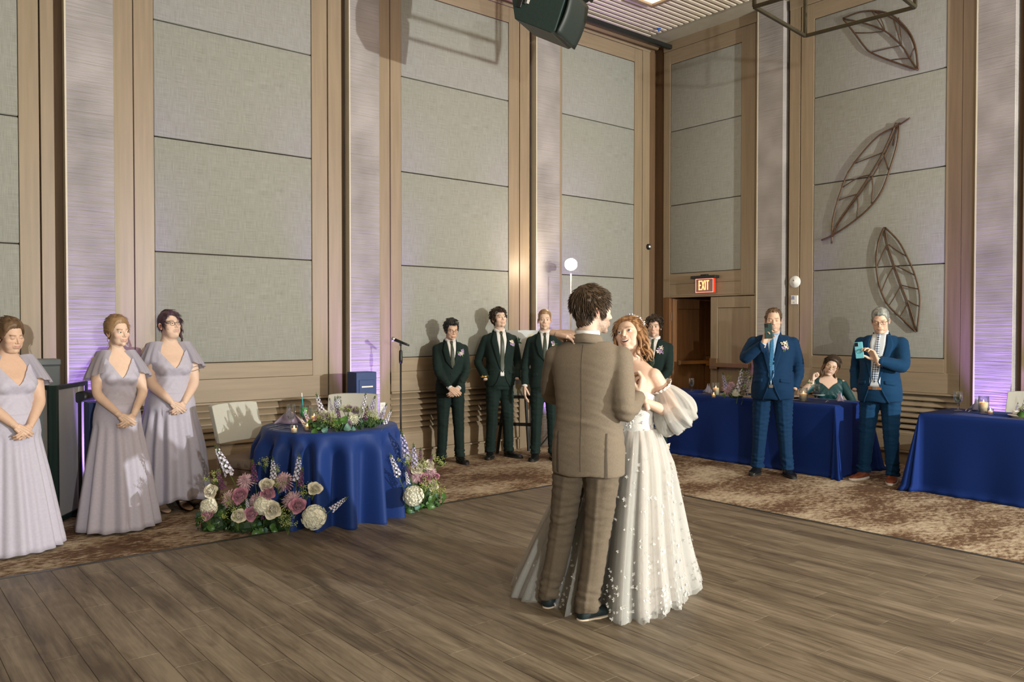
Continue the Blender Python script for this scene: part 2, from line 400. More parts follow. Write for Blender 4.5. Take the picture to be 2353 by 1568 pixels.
def wbox(side, name, u0, u1, v0, v1, z0, z1, m, bev=.003, seg=1):
    """a piece on a wall: u along it, v out from the panel plane into the room"""
    mb = MB()
    if side == 'A': mb.box((0, -v1, 0), (u1-u0, -v0, z1-z0)); loc = (u0, YA, z0); par = wall_left
    else: mb.box((-v1, 0, 0), (-v0, u1-u0, z1-z0)); loc = (XB, u0, z0); par = wall_right
    return obj(name, mb, m, par, bevel=bev, bseg=seg, loc=loc, smooth=seg > 1)
ZG = [1.237, 2.31, 3.40, 4.50, 5.50]
def module(side, a0, a1, i0, i1, p0, p1, louvre=True, zbot=None, zs=None):
    """a0..a1 whole module, i0..i1 inner frame, p0..p1 fabric"""
    zs = zs or ZG; zb = .136
    if i0 > a0+.02: wbox(side, 'outer_stile', a0, i0-.004, -.07, -.012 if side == 'A' else 0, 0.0 if louvre else zbot, 5.78, M_wood)
    if a1 > i1+.02: wbox(side, 'outer_stile', i1+.012, a1, -.07, 0, 0.0 if louvre else zbot, 5.78, M_wood)
    zlo = .93 if louvre else zbot
    wbox(side, 'stile', i0, p0-.002, -.07, 0, zlo, 5.70, M_wood)
    wbox(side, 'stile', p1+.002, i1, -.07, 0, zlo, 5.70, M_wood)
    wbox(side, 'top_rail', p0-.002, p1+.002, -.07, 0, zs[-1]+.002, 5.70, M_woodh)
    wbox(side, 'cornice_rail', a0, a1, -.07, .012, 5.705, 5.95, M_woodh)
    for k in range(len(zs)-1):
        wbox(side, 'fabric_panel', p0, p1, -.06, -.004, zs[k]+.004, zs[k+1]-.004, M_fabric, .012, 3)
    if louvre:
        wbox(side, 'bottom_rail', p0-.002, p1+.002, -.07, 0, 1.075, zs[0]-.002, M_woodh)
        wbox(side, 'lower_rail', i0, i1-.002, -.07, .004, .845, 1.073, M_woodh)
        wbox(side, 'ledge', i0, i1, -.07, .014, .82, .843, M_woodh)
        n = 7; h = (.82-.345)/n
        for k in range(n):
            mb = MB(); L = i1-i0
            z = .345+k*h
            prof = [(-.06, z+h*.95), (-.058, z+h*.99), (-.006, z+.012), (-.006, z+.0), (-.012, z+.0)]
            V = []
            for q in (0, L):
                for v, zz in prof: V.append((q, -v, zz) if side == 'A' else (-v, q, zz))
            m_ = len(prof); F = [tuple(range(m_)), tuple(range(m_, 2*m_))[::-1]]+[(i, i+m_, (i+1) % m_+m_, (i+1) % m_) for i in range(m_)]
            mb.add(V, F)
            obj('louvre_slat', mb, M_woodh, wall_left if side == 'A' else wall_right, loc=(i0, YA, 0) if side == 'A' else (XB, i0, 0))
        wbox(side, 'kick_board', i0, i1, -.07, 0, .155, .345, M_woodh)
        wbox(side, 'base_ledge', i0, i1, -.07, .03, .132, .153, M_woodh)
        wbox(side, 'toe_board', i0, i1, -.07, .004, 0, .13, M_woodh)
def column(side, u0, u1, label=None):
    c = MB()
    if side == 'A': c.box((0, 0, 0), (u1-u0, .14, 6.1)); loc = (u0, YA-.07, 0); par = wall_left
    else: c.box((0, 0, 0), (.14, u1-u0, 6.1)); loc = (XB-.07, u0, 0); par = wall_right
    o = obj('column', c, M_plaster, par, bevel=.004, loc=loc)
    if side == 'A': wbox(side, 'corner_bead', u0-.010, u0+.004, -.02, .074, 0, 6.1, M_bead, 0)
    else: wbox(side, 'corner_bead', u1-.004, u1+.010, -.02, .074, 0, 6.1, M_bead, 0)
    cx = (u0+u1)/2
    p = (cx, YA-.30, .04) if side == 'A' else (XB-.30, cx, .04)
    t = (cx, YA-.06, 2.3) if side == 'A' else (XB-.06, cx, 2.3)
    light('SPOT', 'purple_column_uplight', p, (.42, .24, 1.0), 620, .04, t, angle=.8, blend=1.0)
module('A', -.85, 1.429, -.65, 1.312, -.45, 1.156)
module('A', 1.898, 4.220, 2.085, 4.047, 2.262, 3.864)
module('A', 4.656, 6.948, 4.84, 6.770, 4.983, 6.593)
module('A', 7.429, 9.328, 7.435, 9.160, 7.534, 8.990)
module('A', -3.6, -1.32, -3.42, -1.5, -3.24, -1.68)
for a, b in ((1.508, 1.898), (4.283, 4.656), (7.008, 7.429), (-1.27, -.87)): column('A', a, b)
module('B', 3.543, 5.829, 3.72, 5.667, 3.886, 5.485)
module('B', .9, 3.112, 1.08, 2.95, 1.25, 2.78)
module('B', -1.7, .5, -1.5, .3, -1.3, .15)
column('B', 3.172, 3.543); column('B', 5.879, 6.257); column('B', .53, .88)
# module over the double door
ZD = [2.385, 3.40, 4.50, 5.50]
for nm, u0, u1, z0, z1, m in (('stile', 7.802, 7.925, 2.03, 5.70, M_wood), ('stile', 6.344, 6.562, 2.03, 5.70, M_wood), ('outer_stile', 6.257, 6.340, 0, 5.78, M_wood),
                              ('top_rail', 6.562, 7.802, 5.502, 5.70, M_woodh), ('bottom_rail', 6.562, 7.802, 2.23, 2.383, M_woodh),
                              ('door_head', 6.562, 7.802, 2.052, 2.228, M_woodh), ('cornice_rail', 6.257, 7.925, 5.705, 5.95, M_woodh),
                              ('door_jamb', 7.80, 7.925, 0, 2.028, M_brown)):
    wbox('B', nm, u0, u1, -.07, .012 if nm == 'cornice_rail' else 0, z0, z1, m)
wbox('B', 'head_trim', 6.29, 7.83, -.07, .01, 2.03, 2.05, M_woodh)
for k in range(3): wbox('B', 'fabric_panel', 6.564, 7.80, -.06, -.004, ZD[k]+.004, ZD[k+1]-.004, M_fabric, .012, 3)
# vestibule beyond the open leaf
vb = MB()
vb.box((11.5, 5.6, 0), (11.6, 8.6, 2.6)); vb.box((9.8, 8.3, 0), (11.6, 8.4, 2.6)); vb.box((9.8, 5.5, 0), (11.6, 5.6, 2.6)); vb.box((9.8, 5.6, 2.5), (11.6, 8.4, 2.6))
struct(obj('wall_vestibule', vb, M_brown))
light('POINT', 'vestibule_lamp', (10.6, 6.6, .8), (1, .5, .15), 2.2, .15)
# double doors
def door(nm, label_handle, M, mwood):
    d = bpy.data.objects.new(nm, None); C.objects.link(d); d.matrix_world = M; struct(d)
    W, Hh = .765, 2.02
    obj('door_panel', MB().box((.12, -.012, .25), (W-.12, .012, Hh-.16)), mwood, d, bevel=.002)
    fr = MB()
    for lo, hi in (((0, -.022, .01), (.115, .022, Hh)), ((W-.115, -.022, .01), (W, .022, Hh)), ((.115, -.022, .01), (W-.115, .022, .245)), ((.115, -.022, Hh-.155), (W-.115, .022, Hh))): fr.box(lo, hi)
    obj('door_frame', fr, mwood, d, bevel=.002)
    bar = MB().box((.1, .045, 1.03), (W-.04, .085, 1.09)); bar.box((.62, .02, 1.0), (W-.02, .075, 1.15)); bar.box((.09, .02, 1.02), (.13, .07, 1.1))
    obj('push_bar', bar, M_brass, d, bevel=.004)
    for z in (.25, 1.0, 1.75): obj('hinge', MB().tube([(-.006, .0, z-.06), (-.006, .0, z+.06)], .012, 8), M_black, d)
    return d
# local +X along leaf from hinge, +Y towards the room
door('door_1', '', Matrix.Translation((XB+.02, 6.29, 0)) @ Matrix(((0, -1, 0, 0), (1, 0, 0, 0), (0, 0, 1, 0), (0, 0, 0, 1))), M_wood)
a = math.radians(80)
ex = Vector((math.sin(a), -math.cos(a), 0)); ey = Vector((-math.cos(a), -math.sin(a), 0))
door('door_2', '', Matrix(((ex.x, ey.x, 0, XB+.05), (ex.y, ey.y, 0, 7.80), (0, 0, 1, 0), (0, 0, 0, 1))), M_brown)

# ceiling slats and rails
k = 0; y = 8.0
while y > 2.2:
    sl = MB().box((0, -.026, 0), (5.2, .026, .075)); obj('ceiling_slat', sl, M_slat, ceil, loc=(3.95, y, 5.86), bevel=.004); y -= .098
obj('soffit', MB().box((9.17, -8, 5.84), (9.6, 8.3, 6.12)), M_beam, ceil)
obj('soffit_edge', MB().box((3.9, 8.03, 5.86), (9.2, 8.12, 6.12)), M_beam, ceil)
track = MB().tube([(4.2, 7.93, 5.74), (9.35, 7.93, 5.74)], .03, 10)
obj('curtain_track', track, mat('bronze track', (.30, .21, .13), .4, metal=.3, var=.05), ceil, smooth=True)
rail = thing('ceiling_pipe', 'long black pipe slung under the slatted ceiling toward the corner', 'pipe', (4.6, 7.79, 5.75))
obj('pipe', MB().box((0, -.03, -.03), (4.95, .03, .03)), M_black, rail, bevel=.008)
for x in (.4, 2.6, 4.93):
    obj('hanger', MB().box((x-.02, -.015, 0), (x+.02, .015, .14)).box((x-.05, -.04, .13), (x+.05, .04, .16)), M_black, rail, bevel=.003)
spr = MB().lathe([(0, 0), (.012, 0), (.014, .03), (.03, .034), (.03, .04), (0, .04)], 12)
tag(obj('sprinkler_head', spr, mat('blue sprinkler', (.03, .12, .5), .4), loc=tuple(on_floor(1514, 72, 5.81))), 'tiny blue sprinkler head between the ceiling slats', 'sprinkler')
tr_ = thing('recessed_downlight', 'square wooden framed downlight at the top edge over the slats', 'ceiling light', tuple(on_floor(1502, -6, 5.84)))
fr = MB()
for lo, hi in (((-.2, -.2, -.03), (-.14, .2, .05)), ((.14, -.2, -.03), (.2, .2, .05)), ((-.14, -.2, -.03), (.14, -.14, .05)), ((-.14, .14, -.03), (.14, .2, .05))): fr.box(lo, hi)
obj('frame', fr, M_wood, tr_, bevel=.004); obj('lamp_lens', MB().box((-.14, -.14, .0), (.14, .14, .01)), emis('warm lamp lens', (1, .75, .45), 2.), tr_)

# ---------------------------------------------------------------- dance floor
DX1, DY1 = 6.05, 5.93
df = thing('dance_floor', 'large weathered oak plank dance floor laid over the patterned carpet', 'dance floor', (0, 0, 0))
obj('floor_base', MB().box((-3.2, -3.6, .0), (DX1, DY1, .008)), M_groove, df)
PW, PL = .152, .91
def plank_mesh(w_, l_):
    b = .0016; g = .0006; z0, z1 = .008, .016
    V = [(g, g, z0), (w_-g, g, z0), (w_-g, l_-g, z0), (g, l_-g, z0), (g, g, z1-b), (w_-g, g, z1-b), (w_-g, l_-g, z1-b), (g, l_-g, z1-b),
         (g+b, g+b, z1), (w_-g-b, g+b, z1), (w_-g-b, l_-g-b, z1), (g+b, l_-g-b, z1)]
    F = [(0, 1, 5, 4), (1, 2, 6, 5), (2, 3, 7, 6), (3, 0, 4, 7), (4, 5, 9, 8), (5, 6, 10, 9), (6, 7, 11, 10), (7, 4, 8, 11), (8, 9, 10, 11)]
    return V, F
pme = mesh_of('plank', *plank_mesh(PW, PL), M_plank)
cells = []
nx = int((DX1+3.2)/PW)+1
for i in range(nx):
    x = DX1-.03-(i+1)*PW
    off = (0, .5, .25, .75)[i % 4]*PL
    y = DY1-.03-PL+off
    while y > -3.6:
        yy1 = min(y+PL, DY1-.03); ln = yy1-y
        c = Vector((x+PW/2, y+ln/2, 0))-EYE
        d = c.dot(Fv); px = c.dot(Rv)/max(d, .1); vis = d > .9 and abs(px) < .72+.3/max(d, .3) and c.dot(Uv)/max(d, .1) > -.50
        cells.append((0 if vis else 1, d, x, y, ln)); y -= PL
cells.sort(key=lambda c: (c[0], c[1]))
rest = MB(); cnt = 0
short = {}
for v, d, x, y, ln in cells:
    if ln < .05: continue
    if v == 0 and cnt < 300:
        if ln > PL-.01: me = pme
        else:
            kk = round(ln, 3)
            if kk not in short: short[kk] = mesh_of('plank', *plank_mesh(PW, ln), M_plank)
            me = short[kk]
        link('plank', me, df, (x, y, 0)); cnt += 1
    else:
        V, F = plank_mesh(PW, ln); rest.add([(a_+x, b_+y, c_) for a_, b_, c_ in V], F)
if rest.n: stuff(obj('planks_out_of_sight', rest, M_plank, df))
et = MB().box((DX1-.03, -3.6, 0), (DX1+.012, DY1+.012, .0175)).box((-3.2, DY1-.03, 0), (DX1-.03, DY1+.012, .0175))
obj('edge_trim', et, mat('black edge trim', (.03, .03, .022), .4), df, bevel=.002)
# ---------------------------------------------------------------- people: heads
M_skin = skin_mat('skin')
M_eye = skin_mat('eye'); M_eye.node_tree.nodes['Principled BSDF'].inputs['Roughness'].default_value = .12
def hair_mat(name, c, c2): return mat(name, c, .45, var=.2, nscale=30, stretch=(1, 1, .25), col2=c2, bump=.3, bscale=60, bdist=.002, spec=.35)
H_dark = hair_mat('dark brown hair', (.018, .012, .008), (.055, .035, .022))
H_brown = hair_mat('brown hair', (.05, .028, .014), (.16, .095, .05))
H_light = hair_mat('light brown hair', (.16, .09, .04), (.34, .21, .11))
H_red = hair_mat('copper hair', (.15, .07, .028), (.38, .205, .095))
H_black = hair_mat('black hair', (.008, .008, .007), (.03, .028, .025))
H_grey = hair_mat('greying slicked hair', (.05, .055, .05), (.36, .37, .34))
H_plum = hair_mat('plum dark hair', (.03, .015, .022), (.10, .055, .075))
def smin(a, b, k): h = np.clip(.5+.5*(b-a)/k, 0, 1); return b*(1-h)+a*h-k*h*(1-h)
def s_ell(P, c, r):
    q = P-np.array(c); r = np.array(r); k0 = np.linalg.norm(q/r, axis=1); k1 = np.linalg.norm(q/(r*r), axis=1)
    return k0*(k0-1)/np.maximum(k1, 1e-9)
def s_cap(P, a, b, ra, rb):
    a = np.array(a); b = np.array(b); ab = b-a; t = np.clip((P-a) @ ab/(ab @ ab), 0, 1)
    return np.linalg.norm(P-a-t[:, None]*ab, axis=1)-(ra+(rb-ra)*t)
HO = np.array((0., 0., -.01))
def head_field(P, h):
    A = P.copy(); A[:, 0] = np.abs(A[:, 0])
    wj, jl, fat = h.get('jaw', 1.), h.get('chin', 0.), h.get('fat', 0.)
    d = s_ell(A, (0, -.014, .034), (.0735, .092, .086))
    d = smin(d, s_ell(A, (0, .030, -.020), (.061*(.7+.3*wj)+fat*.006, .060, .080)), .02)
    d = smin(d, s_ell(A, (0, .028, -.060), (.050*wj+fat*.010, .052, .048)), .02)
    d = smin(d, s_ell(A, (.034*wj, .030, -.076-jl*.4), (.020, .034, .020)), .02)
    d = smin(d, s_ell(A, (0, .071+jl*.2, -.099-jl), (.019*wj, .016, .015)), .018)
    d = smin(d, s_ell(A, (.041, .052, -.022), (.024+fat*.006, .024, .022)), .016)
    d = smin(d, s_ell(A, (.022, .073, .021), (.024, .013, .0085)), .012)
    if fat > 0: d = smin(d, s_ell(A, (.03, .045, -.055), (.026+.01*fat, .026, .03)), .015); d = smin(d, s_ell(A, (0, .035, -.108), (.045, .04, .022*fat+.005)), .02)
    # sockets
    so = s_ell(A, (.032, .093, .001), (.019, .014, .0125)); d = -smin(-d, so, .012)
    d = smin(d, s_ell(A, (.0315, .0715, .0), (.0148, .0148, .0142)), .004)
    ns = h.get('nose', 1.)
    d = smin(d, s_cap(A, (0, .083, .010), (0, .083+.021*ns, -.030), .0062, .0092*ns), .007)
    d = smin(d, s_ell(A, (.0105*ns, .090, -.034), (.0075, .0095, .0072)), .005)
    mo = h.get('open', 0.)
    d = smin(d, s_ell(A, (0, .082, -.063), (.026, .014, .017)), .012)
    d = smin(d, s_ell(A, (0, .0925, -.0575), (.0195, .0065, .0045)), .004)
    d = smin(d, s_ell(A, (0, .0915, -.0685-mo*.012), (.0165, .0068, .0052)), .004)
    # neck
    nr = h.get('neck', .054)
    d = smin(d, s_cap(A, (0, -.022, -.06), (0, -.030, -.30), nr*.96, nr*1.04), .022)
    return d
def head_radius(dirs, h):
    t = np.full(len(dirs), .30)
    for _ in range(26):
        t = t-.85*head_field(HO+dirs*t[:, None], h)
        t = np.clip(t, .02, .34)
    return t
def head_grid(na, ne):
    u = (np.arange(na)/na)-.5; az = 2*PI*u-.62*np.sin(2*PI*u)
    v = np.linspace(-1, 1, ne); el = np.radians(84)*(v*.62+.38*v**3)-np.radians(9)*(1-v*v)
    A, E = np.meshgrid(az, el)
    D = np.stack([np.sin(A)*np.cos(E), np.cos(A)*np.cos(E), np.sin(E)], -1)
    return A, E, D
def lerp3(a, b, t): return a*(1-t[:, None])+np.array(b)*t[:, None]
def build_head(h, na=120, ne=96):
    """returns V, F, material index, colours of face + eyes + ears, and the hair shell"""
    A, E, D = head_grid(na, ne); dirs = D.reshape(-1, 3)
    r = head_radius(dirs, h); P = HO+dirs*r[:, None]
    x, y, z = P.T; ax = np.abs(x); front = sst(.03, .055, y)
    sk = np.array(h['skin']); col = np.tile(sk, (len(P), 1))
    op = h.get('eyes', 1.); off = np.zeros(len(P))
    sm = h.get('smile', .3); mo = h.get('open', 0.)
    dx = ax-.0315; m = np.clip(1-(dx/.0140)**2, 0, 1)
    zt = .0058*np.sqrt(m)*op+.0002-.001*(1-op)*3; zb = -.0045*np.sqrt(m)*min(op, 1)*(1 if op > .3 else .0)-(.0028 if op <= .3 else 0)*np.sqrt(m)
    ins = (m > 0.02)*front*sst(-.0009, .0004, z-zb)*sst(-.0009, .0004, zt-z) if op > .3 else np.zeros(len(P))
    off -= .0052*ins
    flush = np.exp(-((ax-.040)/.02)**2-((z+.032)/.02)**2)*front
    col = lerp3(col, sk*np.array((1.10, .82, .78)), flush*.35)
    nt = np.exp(-(ax/.014)**2-((z+.032)/.013)**2)*front; col = lerp3(col, sk*np.array((1.08, .84, .80)), nt*.35)
    # darker skin round the eyes, lashes and brows
    es = np.exp(-(dx/.018)**2-((z-.004)/.010)**2)*front; col = lerp3(col, sk*np.array((.80, .66, .58)), es*.45)
    lash = np.exp(-((z-zt-.0006)/(.0013))**2)*sst(0, .12, m)*front; col = lerp3(col, (.03, .018, .012), lash*h.get('lash', .75))
    bc = h.get('brow', (.05, .03, .02)); bz = .0205+.0035*np.sin(np.clip((ax-.012)/.040, 0, 1)*PI*.72)+h.get('browup', 0)
    br = np.exp(-((z-bz)/(.0027*h.get('browt', 1.)))**2)*sst(.010, .016, ax)*(1-sst(.046, .054, ax))*front
    col = lerp3(col, bc, np.clip(br*1.1, 0, 1)*.85)
    # nostrils: their shade painted into the skin colour, no holes
    no = np.exp(-((ax-.0065)/.0032)**2-((z+.0405)/.0022)**2)*front; col = lerp3(col, sk*.22, no*.8)
    # mouth
    mz = -.0632+sm*.0055*np.clip(ax/.024, 0, 1)**2
    mw = 1-sst(.021+.004*sm, .026+.004*sm, ax)
    if mo > 0:
        ez = np.clip((ax/(.019+.004*sm)), 0, 1.2); hgt = mo*.0125*np.sqrt(np.clip(1-ez**2, 0, 1))
        lo = mz-.001-hgt*.95; hi_ = mz+hgt*.12
        gap = (hgt > .0006)*sst(-.0008, .0005, z-lo)*sst(-.0008, .0005, hi_-z)*front
        teeth = gap*sst(-.0005, .0008, z-(hi_-hgt*.42-.0006))
        off -= gap*.006*(1-teeth*.6); col = lerp3(col, (.07, .015, .012), gap); col = lerp3(col, (.80, .76, .70), teeth)
        lipc = ((z > hi_-.0004)*np.exp(-((z-hi_-.0028)/.0036)**2)+(z < lo+.0004)*np.exp(-((z-lo+.0032)/.0042)**2))*mw*front*(1-gap)
    else:
        gr = np.exp(-((z-mz)/.0013)**2)*mw*front; off -= .0022*gr; col = lerp3(col, sk*.30, gr*.75)
        lipc = (np.exp(-((z-mz-.0036)/.0034)**2)+np.exp(-((z-mz+.0048)/.0042)**2))*(1-sst(.017, .0235, ax))*front*(1-gr)
    col = lerp3(col, h.get('lip', sk*np.array((.95, .58, .55))), np.clip(lipc, 0, 1)*.75)
    # smile folds
    fo = np.exp(-((ax-.030-.25*np.clip(-.035-z, 0, .04))/.0022)**2)*sst(-.066, -.055, z)*(1-sst(-.040, -.032, z))*front
    off -= .0014*fo*h.get('fold', .5); col = lerp3(col, sk*.72, fo*h.get('fold', .5)*.5)
    bd = h.get('beard')
    if bd:
        bm = sst(-.030, -.052, z)*sst(-.135, -.112, z)*sst(-.015, .010, y)*(1-np.clip(lipc, 0, 1)*.8)
        if bd.get('goatee'): bm = (np.exp(-(ax/.026)**4)*sst(-.028, -.05, z)*sst(-.135, -.118, z)*front)*(1-np.clip(lipc*1.3, 0, 1)); off += bm*.004
        fz = .75+.25*np.sign(nz(P, 420, 3)); col = lerp3(col, bd['col'], bm*bd['amt']*fz)
    P = P+dirs*off[:, None]
    F = []
    for i in range(ne-1):
        for k in range(na): F.append((i*na+k, i*na+(k+1) % na, (i+1)*na+(k+1) % na, (i+1)*na+k))
    F.append(tuple((ne-1)*na+k for k in range(na)))
    V = [P]; FF = list(F); CC = [col]; MI = [0]*len(F); n = len(P)
    # eyeballs
    gz = h.get('gaze', (0, 0)); e = MB()
    for s in (-1, 1):
        eb = MB().ell((0, 0, 0), (.0128, .0128, .0128), 20, 14)
        B = np.array(eb.v); cz = np.tile((.62, .60, .57), (len(B), 1))
        g = Vector((gz[0], 1, gz[1])).normalized(); ca = B @ np.array(g)/.0128
        cz = np.where((ca > .885)[:, None], np.array(h.get('iris', (.05, .03, .02))), cz); cz = np.where((ca > .965)[:, None], np.array((.005, .005, .005)), cz)
        # finer cap: turn the sphere so its pole looks along the gaze
        Mr = Vector((0, 0, 1)).rotation_difference(g).to_matrix(); B2 = np.array([tuple(Mr @ Vector(p)) for p in eb.v])
        ca = B2 @ np.array(g)/.0128
        cz = np.tile((.66, .63, .60), (len(B), 1)); cz[ca > .87] = h.get('iris', (.05, .03, .02)); cz[ca > .972] = (.004, .004, .004)
        V.append(B2+np.array((s*.0315, .0722, .0003))); CC.append(cz)
        FF += [tuple(i+n for i in f) for f in eb.f]; MI += [1]*len(eb.f); n += len(B)
    for s in (-1, 1):   # ears
        q = MB().ell((0, 0, 0), (1, 1, 1), 16, 12); B = np.array(q.v)
        rr = np.sqrt(B[:, 1]**2+B[:, 2]**2)
        X = B[:, 0]*.006; cav = (B[:, 0] > 0)*(1-sst(.55, .85, rr)); X -= cav*.0055
        Y = B[:, 1]*.0165*(1-.25*(B[:, 2] < 0)*(-B[:, 2])); Z = B[:, 2]*.031
        c_, s_ = math.cos(.42), math.sin(.42)
        Xr = X*c_-(Y)*s_; Yr = X*s_+Y*c_
        E3 = np.stack([s*(.0735+.004*h.get('fat', 0)+Xr+.004), -.012+Yr-.15*Z, -.010+Z], -1)
        cc = np.tile(sk*np.array((1.05, .80, .74)), (len(B), 1)); cc = np.where((cav > .5)[:, None], sk*np.array((.7, .42, .36)), cc)
        V.append(E3); CC.append(cc); FF += [tuple(i+n for i in (f if s > 0 else f[::-1])) for f in q.f]; MI += [0]*len(q.f); n += len(B)
    # ---- hair shell
    hs = h.get('hair'); shell = None
    if hs:
        az = np.degrees(np.abs(A.reshape(-1))); sg = np.degrees(A.reshape(-1)); el = np.degrees(E.reshape(-1))
        ln = hs['line']; fl = np.interp(az if not hs.get('asym') else sg, [a for a, _ in ln], [b for _, b in ln])
        if hs.get('part') is not None: pass
        M = (el-fl)/hs.get('soft', 5.); M = M+.35*nz(P, 90, 5)*(np.abs(M) < 2.5)
        T = hs['thick'](sg, el, P); T = T*sst(0, hs.get('ramp', 2.2), M)
        T = T+hs.get('noise', .002)*nz(P*np.array((1, 1, .45)), hs.get('nscale', 60), 9)*sst(.2, 1.2, M)
        rr = r+T+np.where(M > 0, .0012, -.003); HP = HO+dirs*rr[:, None]
        keep = M > -.25
        HF = [f for f in F[:-1] if all(keep[i] for i in f)]+[F[-1]]
        used = sorted({i for f in HF for i in f}); mp = {a: b for b, a in enumerate(used)}
        HV = HP[used]; HF = [tuple(mp[i] for i in f) for f in HF]
        hb = MB().add(HV, HF)
        # tufts
        cand = np.where(M > hs.get('tmin', .8))[0]
        R_ = np.random.default_rng(hs.get('seed', 1))
        if len(cand) and hs.get('tufts', 0):
            wgt = np.cos(E.reshape(-1)[cand])*np.where(np.abs(A.reshape(-1)[cand]) > 1.2, 2.2, 1.); wgt /= wgt.sum()
            pick = R_.choice(cand, hs['tufts'], p=wgt)
            crown = np.array(hs.get('crown', (0, -.06, .12)))
            for i in pick:
                p = HP[i]; nrm = dirs[i]; fl_ = p-crown
                if hs.get('flow') is not None: fl_ = np.array(hs['flow'](p), float)
                fl_ = fl_-nrm*(fl_ @ nrm); fl_ /= max(np.linalg.norm(fl_), 1e-6)
                L = hs.get('tlen', .028)*R_.uniform(.6, 1.3); lift = hs.get('lift', .25)*R_.uniform(.4, 1.4); cr = hs.get('curl', 0)
                side = np.cross(nrm, fl_); ph = R_.uniform(0, 6.28); pts = []; rad = []
                for q in range(5):
                    t = q/4
                    pts.append(p-nrm*.002+fl_*L*t+nrm*L*lift*(t-.6*t*t)+side*(cr*math.sin(ph+t*6)*L*.25)+side*R_.uniform(-.001, .001))
                    rad.append(hs.get('tw', .0042)*(1-t)**.6*(1 if q else .7)+.0003)
                hb.tube(pts, rad, 4, cap=False)
        shell = hb
    Vc = np.concatenate(V); Cc = np.concatenate(CC)
    return Vc, FF, MI, Cc, shell
def posed(V, hz, R, neck=(.0, -.028, -.11)):
    """turn the head about the neck joint; the neck follows by degrees. hz: head centre height"""
    V = np.asarray(V, float); pv = np.array(neck); Rn = np.array(R)
    rot = (V-pv) @ Rn.T+pv; w_ = sst(-.21, -.115, V[:, 2])[:, None]*1.0
    out = V*(1-w_)+rot*w_
    return out+np.array((0, .012, hz))
def head_rot(yaw=0, pitch=0, roll=0):
    """degrees. yaw + = to the person's left, pitch + = up, roll + = tilts to the person's right"""
    return Matrix.Rotation(math.radians(yaw), 3, 'Z') @ Matrix.Rotation(math.radians(pitch), 3, 'X') @ Matrix.Rotation(math.radians(roll), 3, 'Y')

# ---------------------------------------------------------------- hands
_hand = {}
def hand_mesh(key):
    """right hand, palm down (-Z), fingers along +Y, thumb at -X; key: (curls 4x, thumb in/out, thumb down, spread)"""
    if key in _hand: return _hand[key]
    curls, tin, tdn, spread = key
    mb = MB()
    kn = [(-.031, .088), (-.0105, .094), (.0105, .090), (.029, .080)]; ln = [(.040, .024, .020), (.044, .028, .021), (.041, .026, .020), (.031, .020, .018)]
    rad = (.0088, .0090, .0085, .0076)
    for (kx, ky), L, r, cu, i in zip(kn, ln, rad, curls, range(4)):
        mb.tube([(kx*.55, -.005, 0), (kx*.8, ky*.5, .001), (kx, ky, 0)], [.0155, .0145, .0118], 8)
        sp = math.radians((1.5-i)*-spread); p = Vector((kx, ky, 0)); ang = 0
        pts = [Vector((kx*.95, ky*.85, 0)), p.copy()]; rr = [.0105, r*1.1]
        for j, l in enumerate(L):
            ang += math.radians(cu*(.85, 1.0, .75)[j]); d = Vector((math.sin(sp)*math.cos(ang), math.cos(sp)*math.cos(ang), -math.sin(ang)))
            pts.append(p+d*l*.5); rr.append(r*(.96-.05*j)); p = p+d*l; pts.append(p.copy()); rr.append(r*(1.0-.1*j) if j < 2 else r*.62)
        mb.tube(pts, rr, 8)
    b = Vector((-.022, .018, -.004)); a1 = Vector((-.62-tin*-.5, .72, -.25-tdn*.5)).normalized(); a2 = Vector((-.25+tin*.7, .9, -.2-tdn*.6)).normalized()
    p1 = b+a1*.042; p2 = p1+a2*.030; p3 = p2+(a2+Vector((tin*.3, 0, -tdn*.3))).normalized()*.022
    mb.tube([Vector((-.006, 0, 0)), b, p1, p2, p3], [.016, .0165, .0118, .0105, .0065], 8)
    mb.tube([(0, -.05, 0), (0, -.02, 0), (0, .02, 0)], [.024, .0235, .023], 10, flat=.72, up=(0, 0, 1))
    V, F = remesh(mb, .0034, 2, .5)
    _hand[key] = (V, F); return _hand[key]
RELAX = ((18, 20, 24, 28), .1, .25, 3)
CLASP = ((38, 42, 44, 46), .55, .5, 1)
GRIP = ((52, 55, 58, 60), .6, .8, 2)
PHONE = ((40, 44, 46, 50), .5, .9, 5)
WRAP = ((24, 26, 28, 32), .2, .5, 3)
def place_hand(side, wrist, fdir, pdir, key, scale=1.):
    V, F = hand_mesh(key); V = V.copy()*scale
    if side == 'L': V[:, 0] *= -1; F = [f[::-1] for f in F]
    y = Vector(fdir).normalized(); z = -Vector(pdir); z = (z-y*z.dot(y)).normalized(); x = y.cross(z)
    Mx = np.array(((x.x, y.x, z.x), (x.y, y.y, z.y), (x.z, y.z, z.z)))
    return V @ Mx.T+np.array(wrist), F
def ik(S, W, L1, L2, hint):
    S, W = Vector(S), Vector(W); d = W-S; D = min(d.length, (L1+L2)*.999); u = d.normalized()
    a = (L1*L1-L2*L2+D*D)/(2*D); h = math.sqrt(max(L1*L1-a*a, 0)); hv = Vector(hint); hv = (hv-u*hv.dot(u)).normalized()
    return S+u*a+hv*h, S+u*D
def smooth_path(pts, rad, n=6):
    """Catmull-Rom through the joints"""
    P = [Vector(p) for p in pts]; out = []; ro = []
    for i in range(len(P)-1):
        p0 = P[max(i-1, 0)]; p1 = P[i]; p2 = P[i+1]; p3 = P[min(i+2, len(P)-1)]
        for k in range(n):
            t = k/n; out.append(.5*((2*p1)+(p2-p0)*t+(2*p0-5*p1+4*p2-p3)*t*t+(3*p1-p0-3*p2+p3)*t**3)); ro.append(rad[i]*(1-t)+rad[i+1]*t)
    return out+[P[-1]], ro+[rad[-1]]
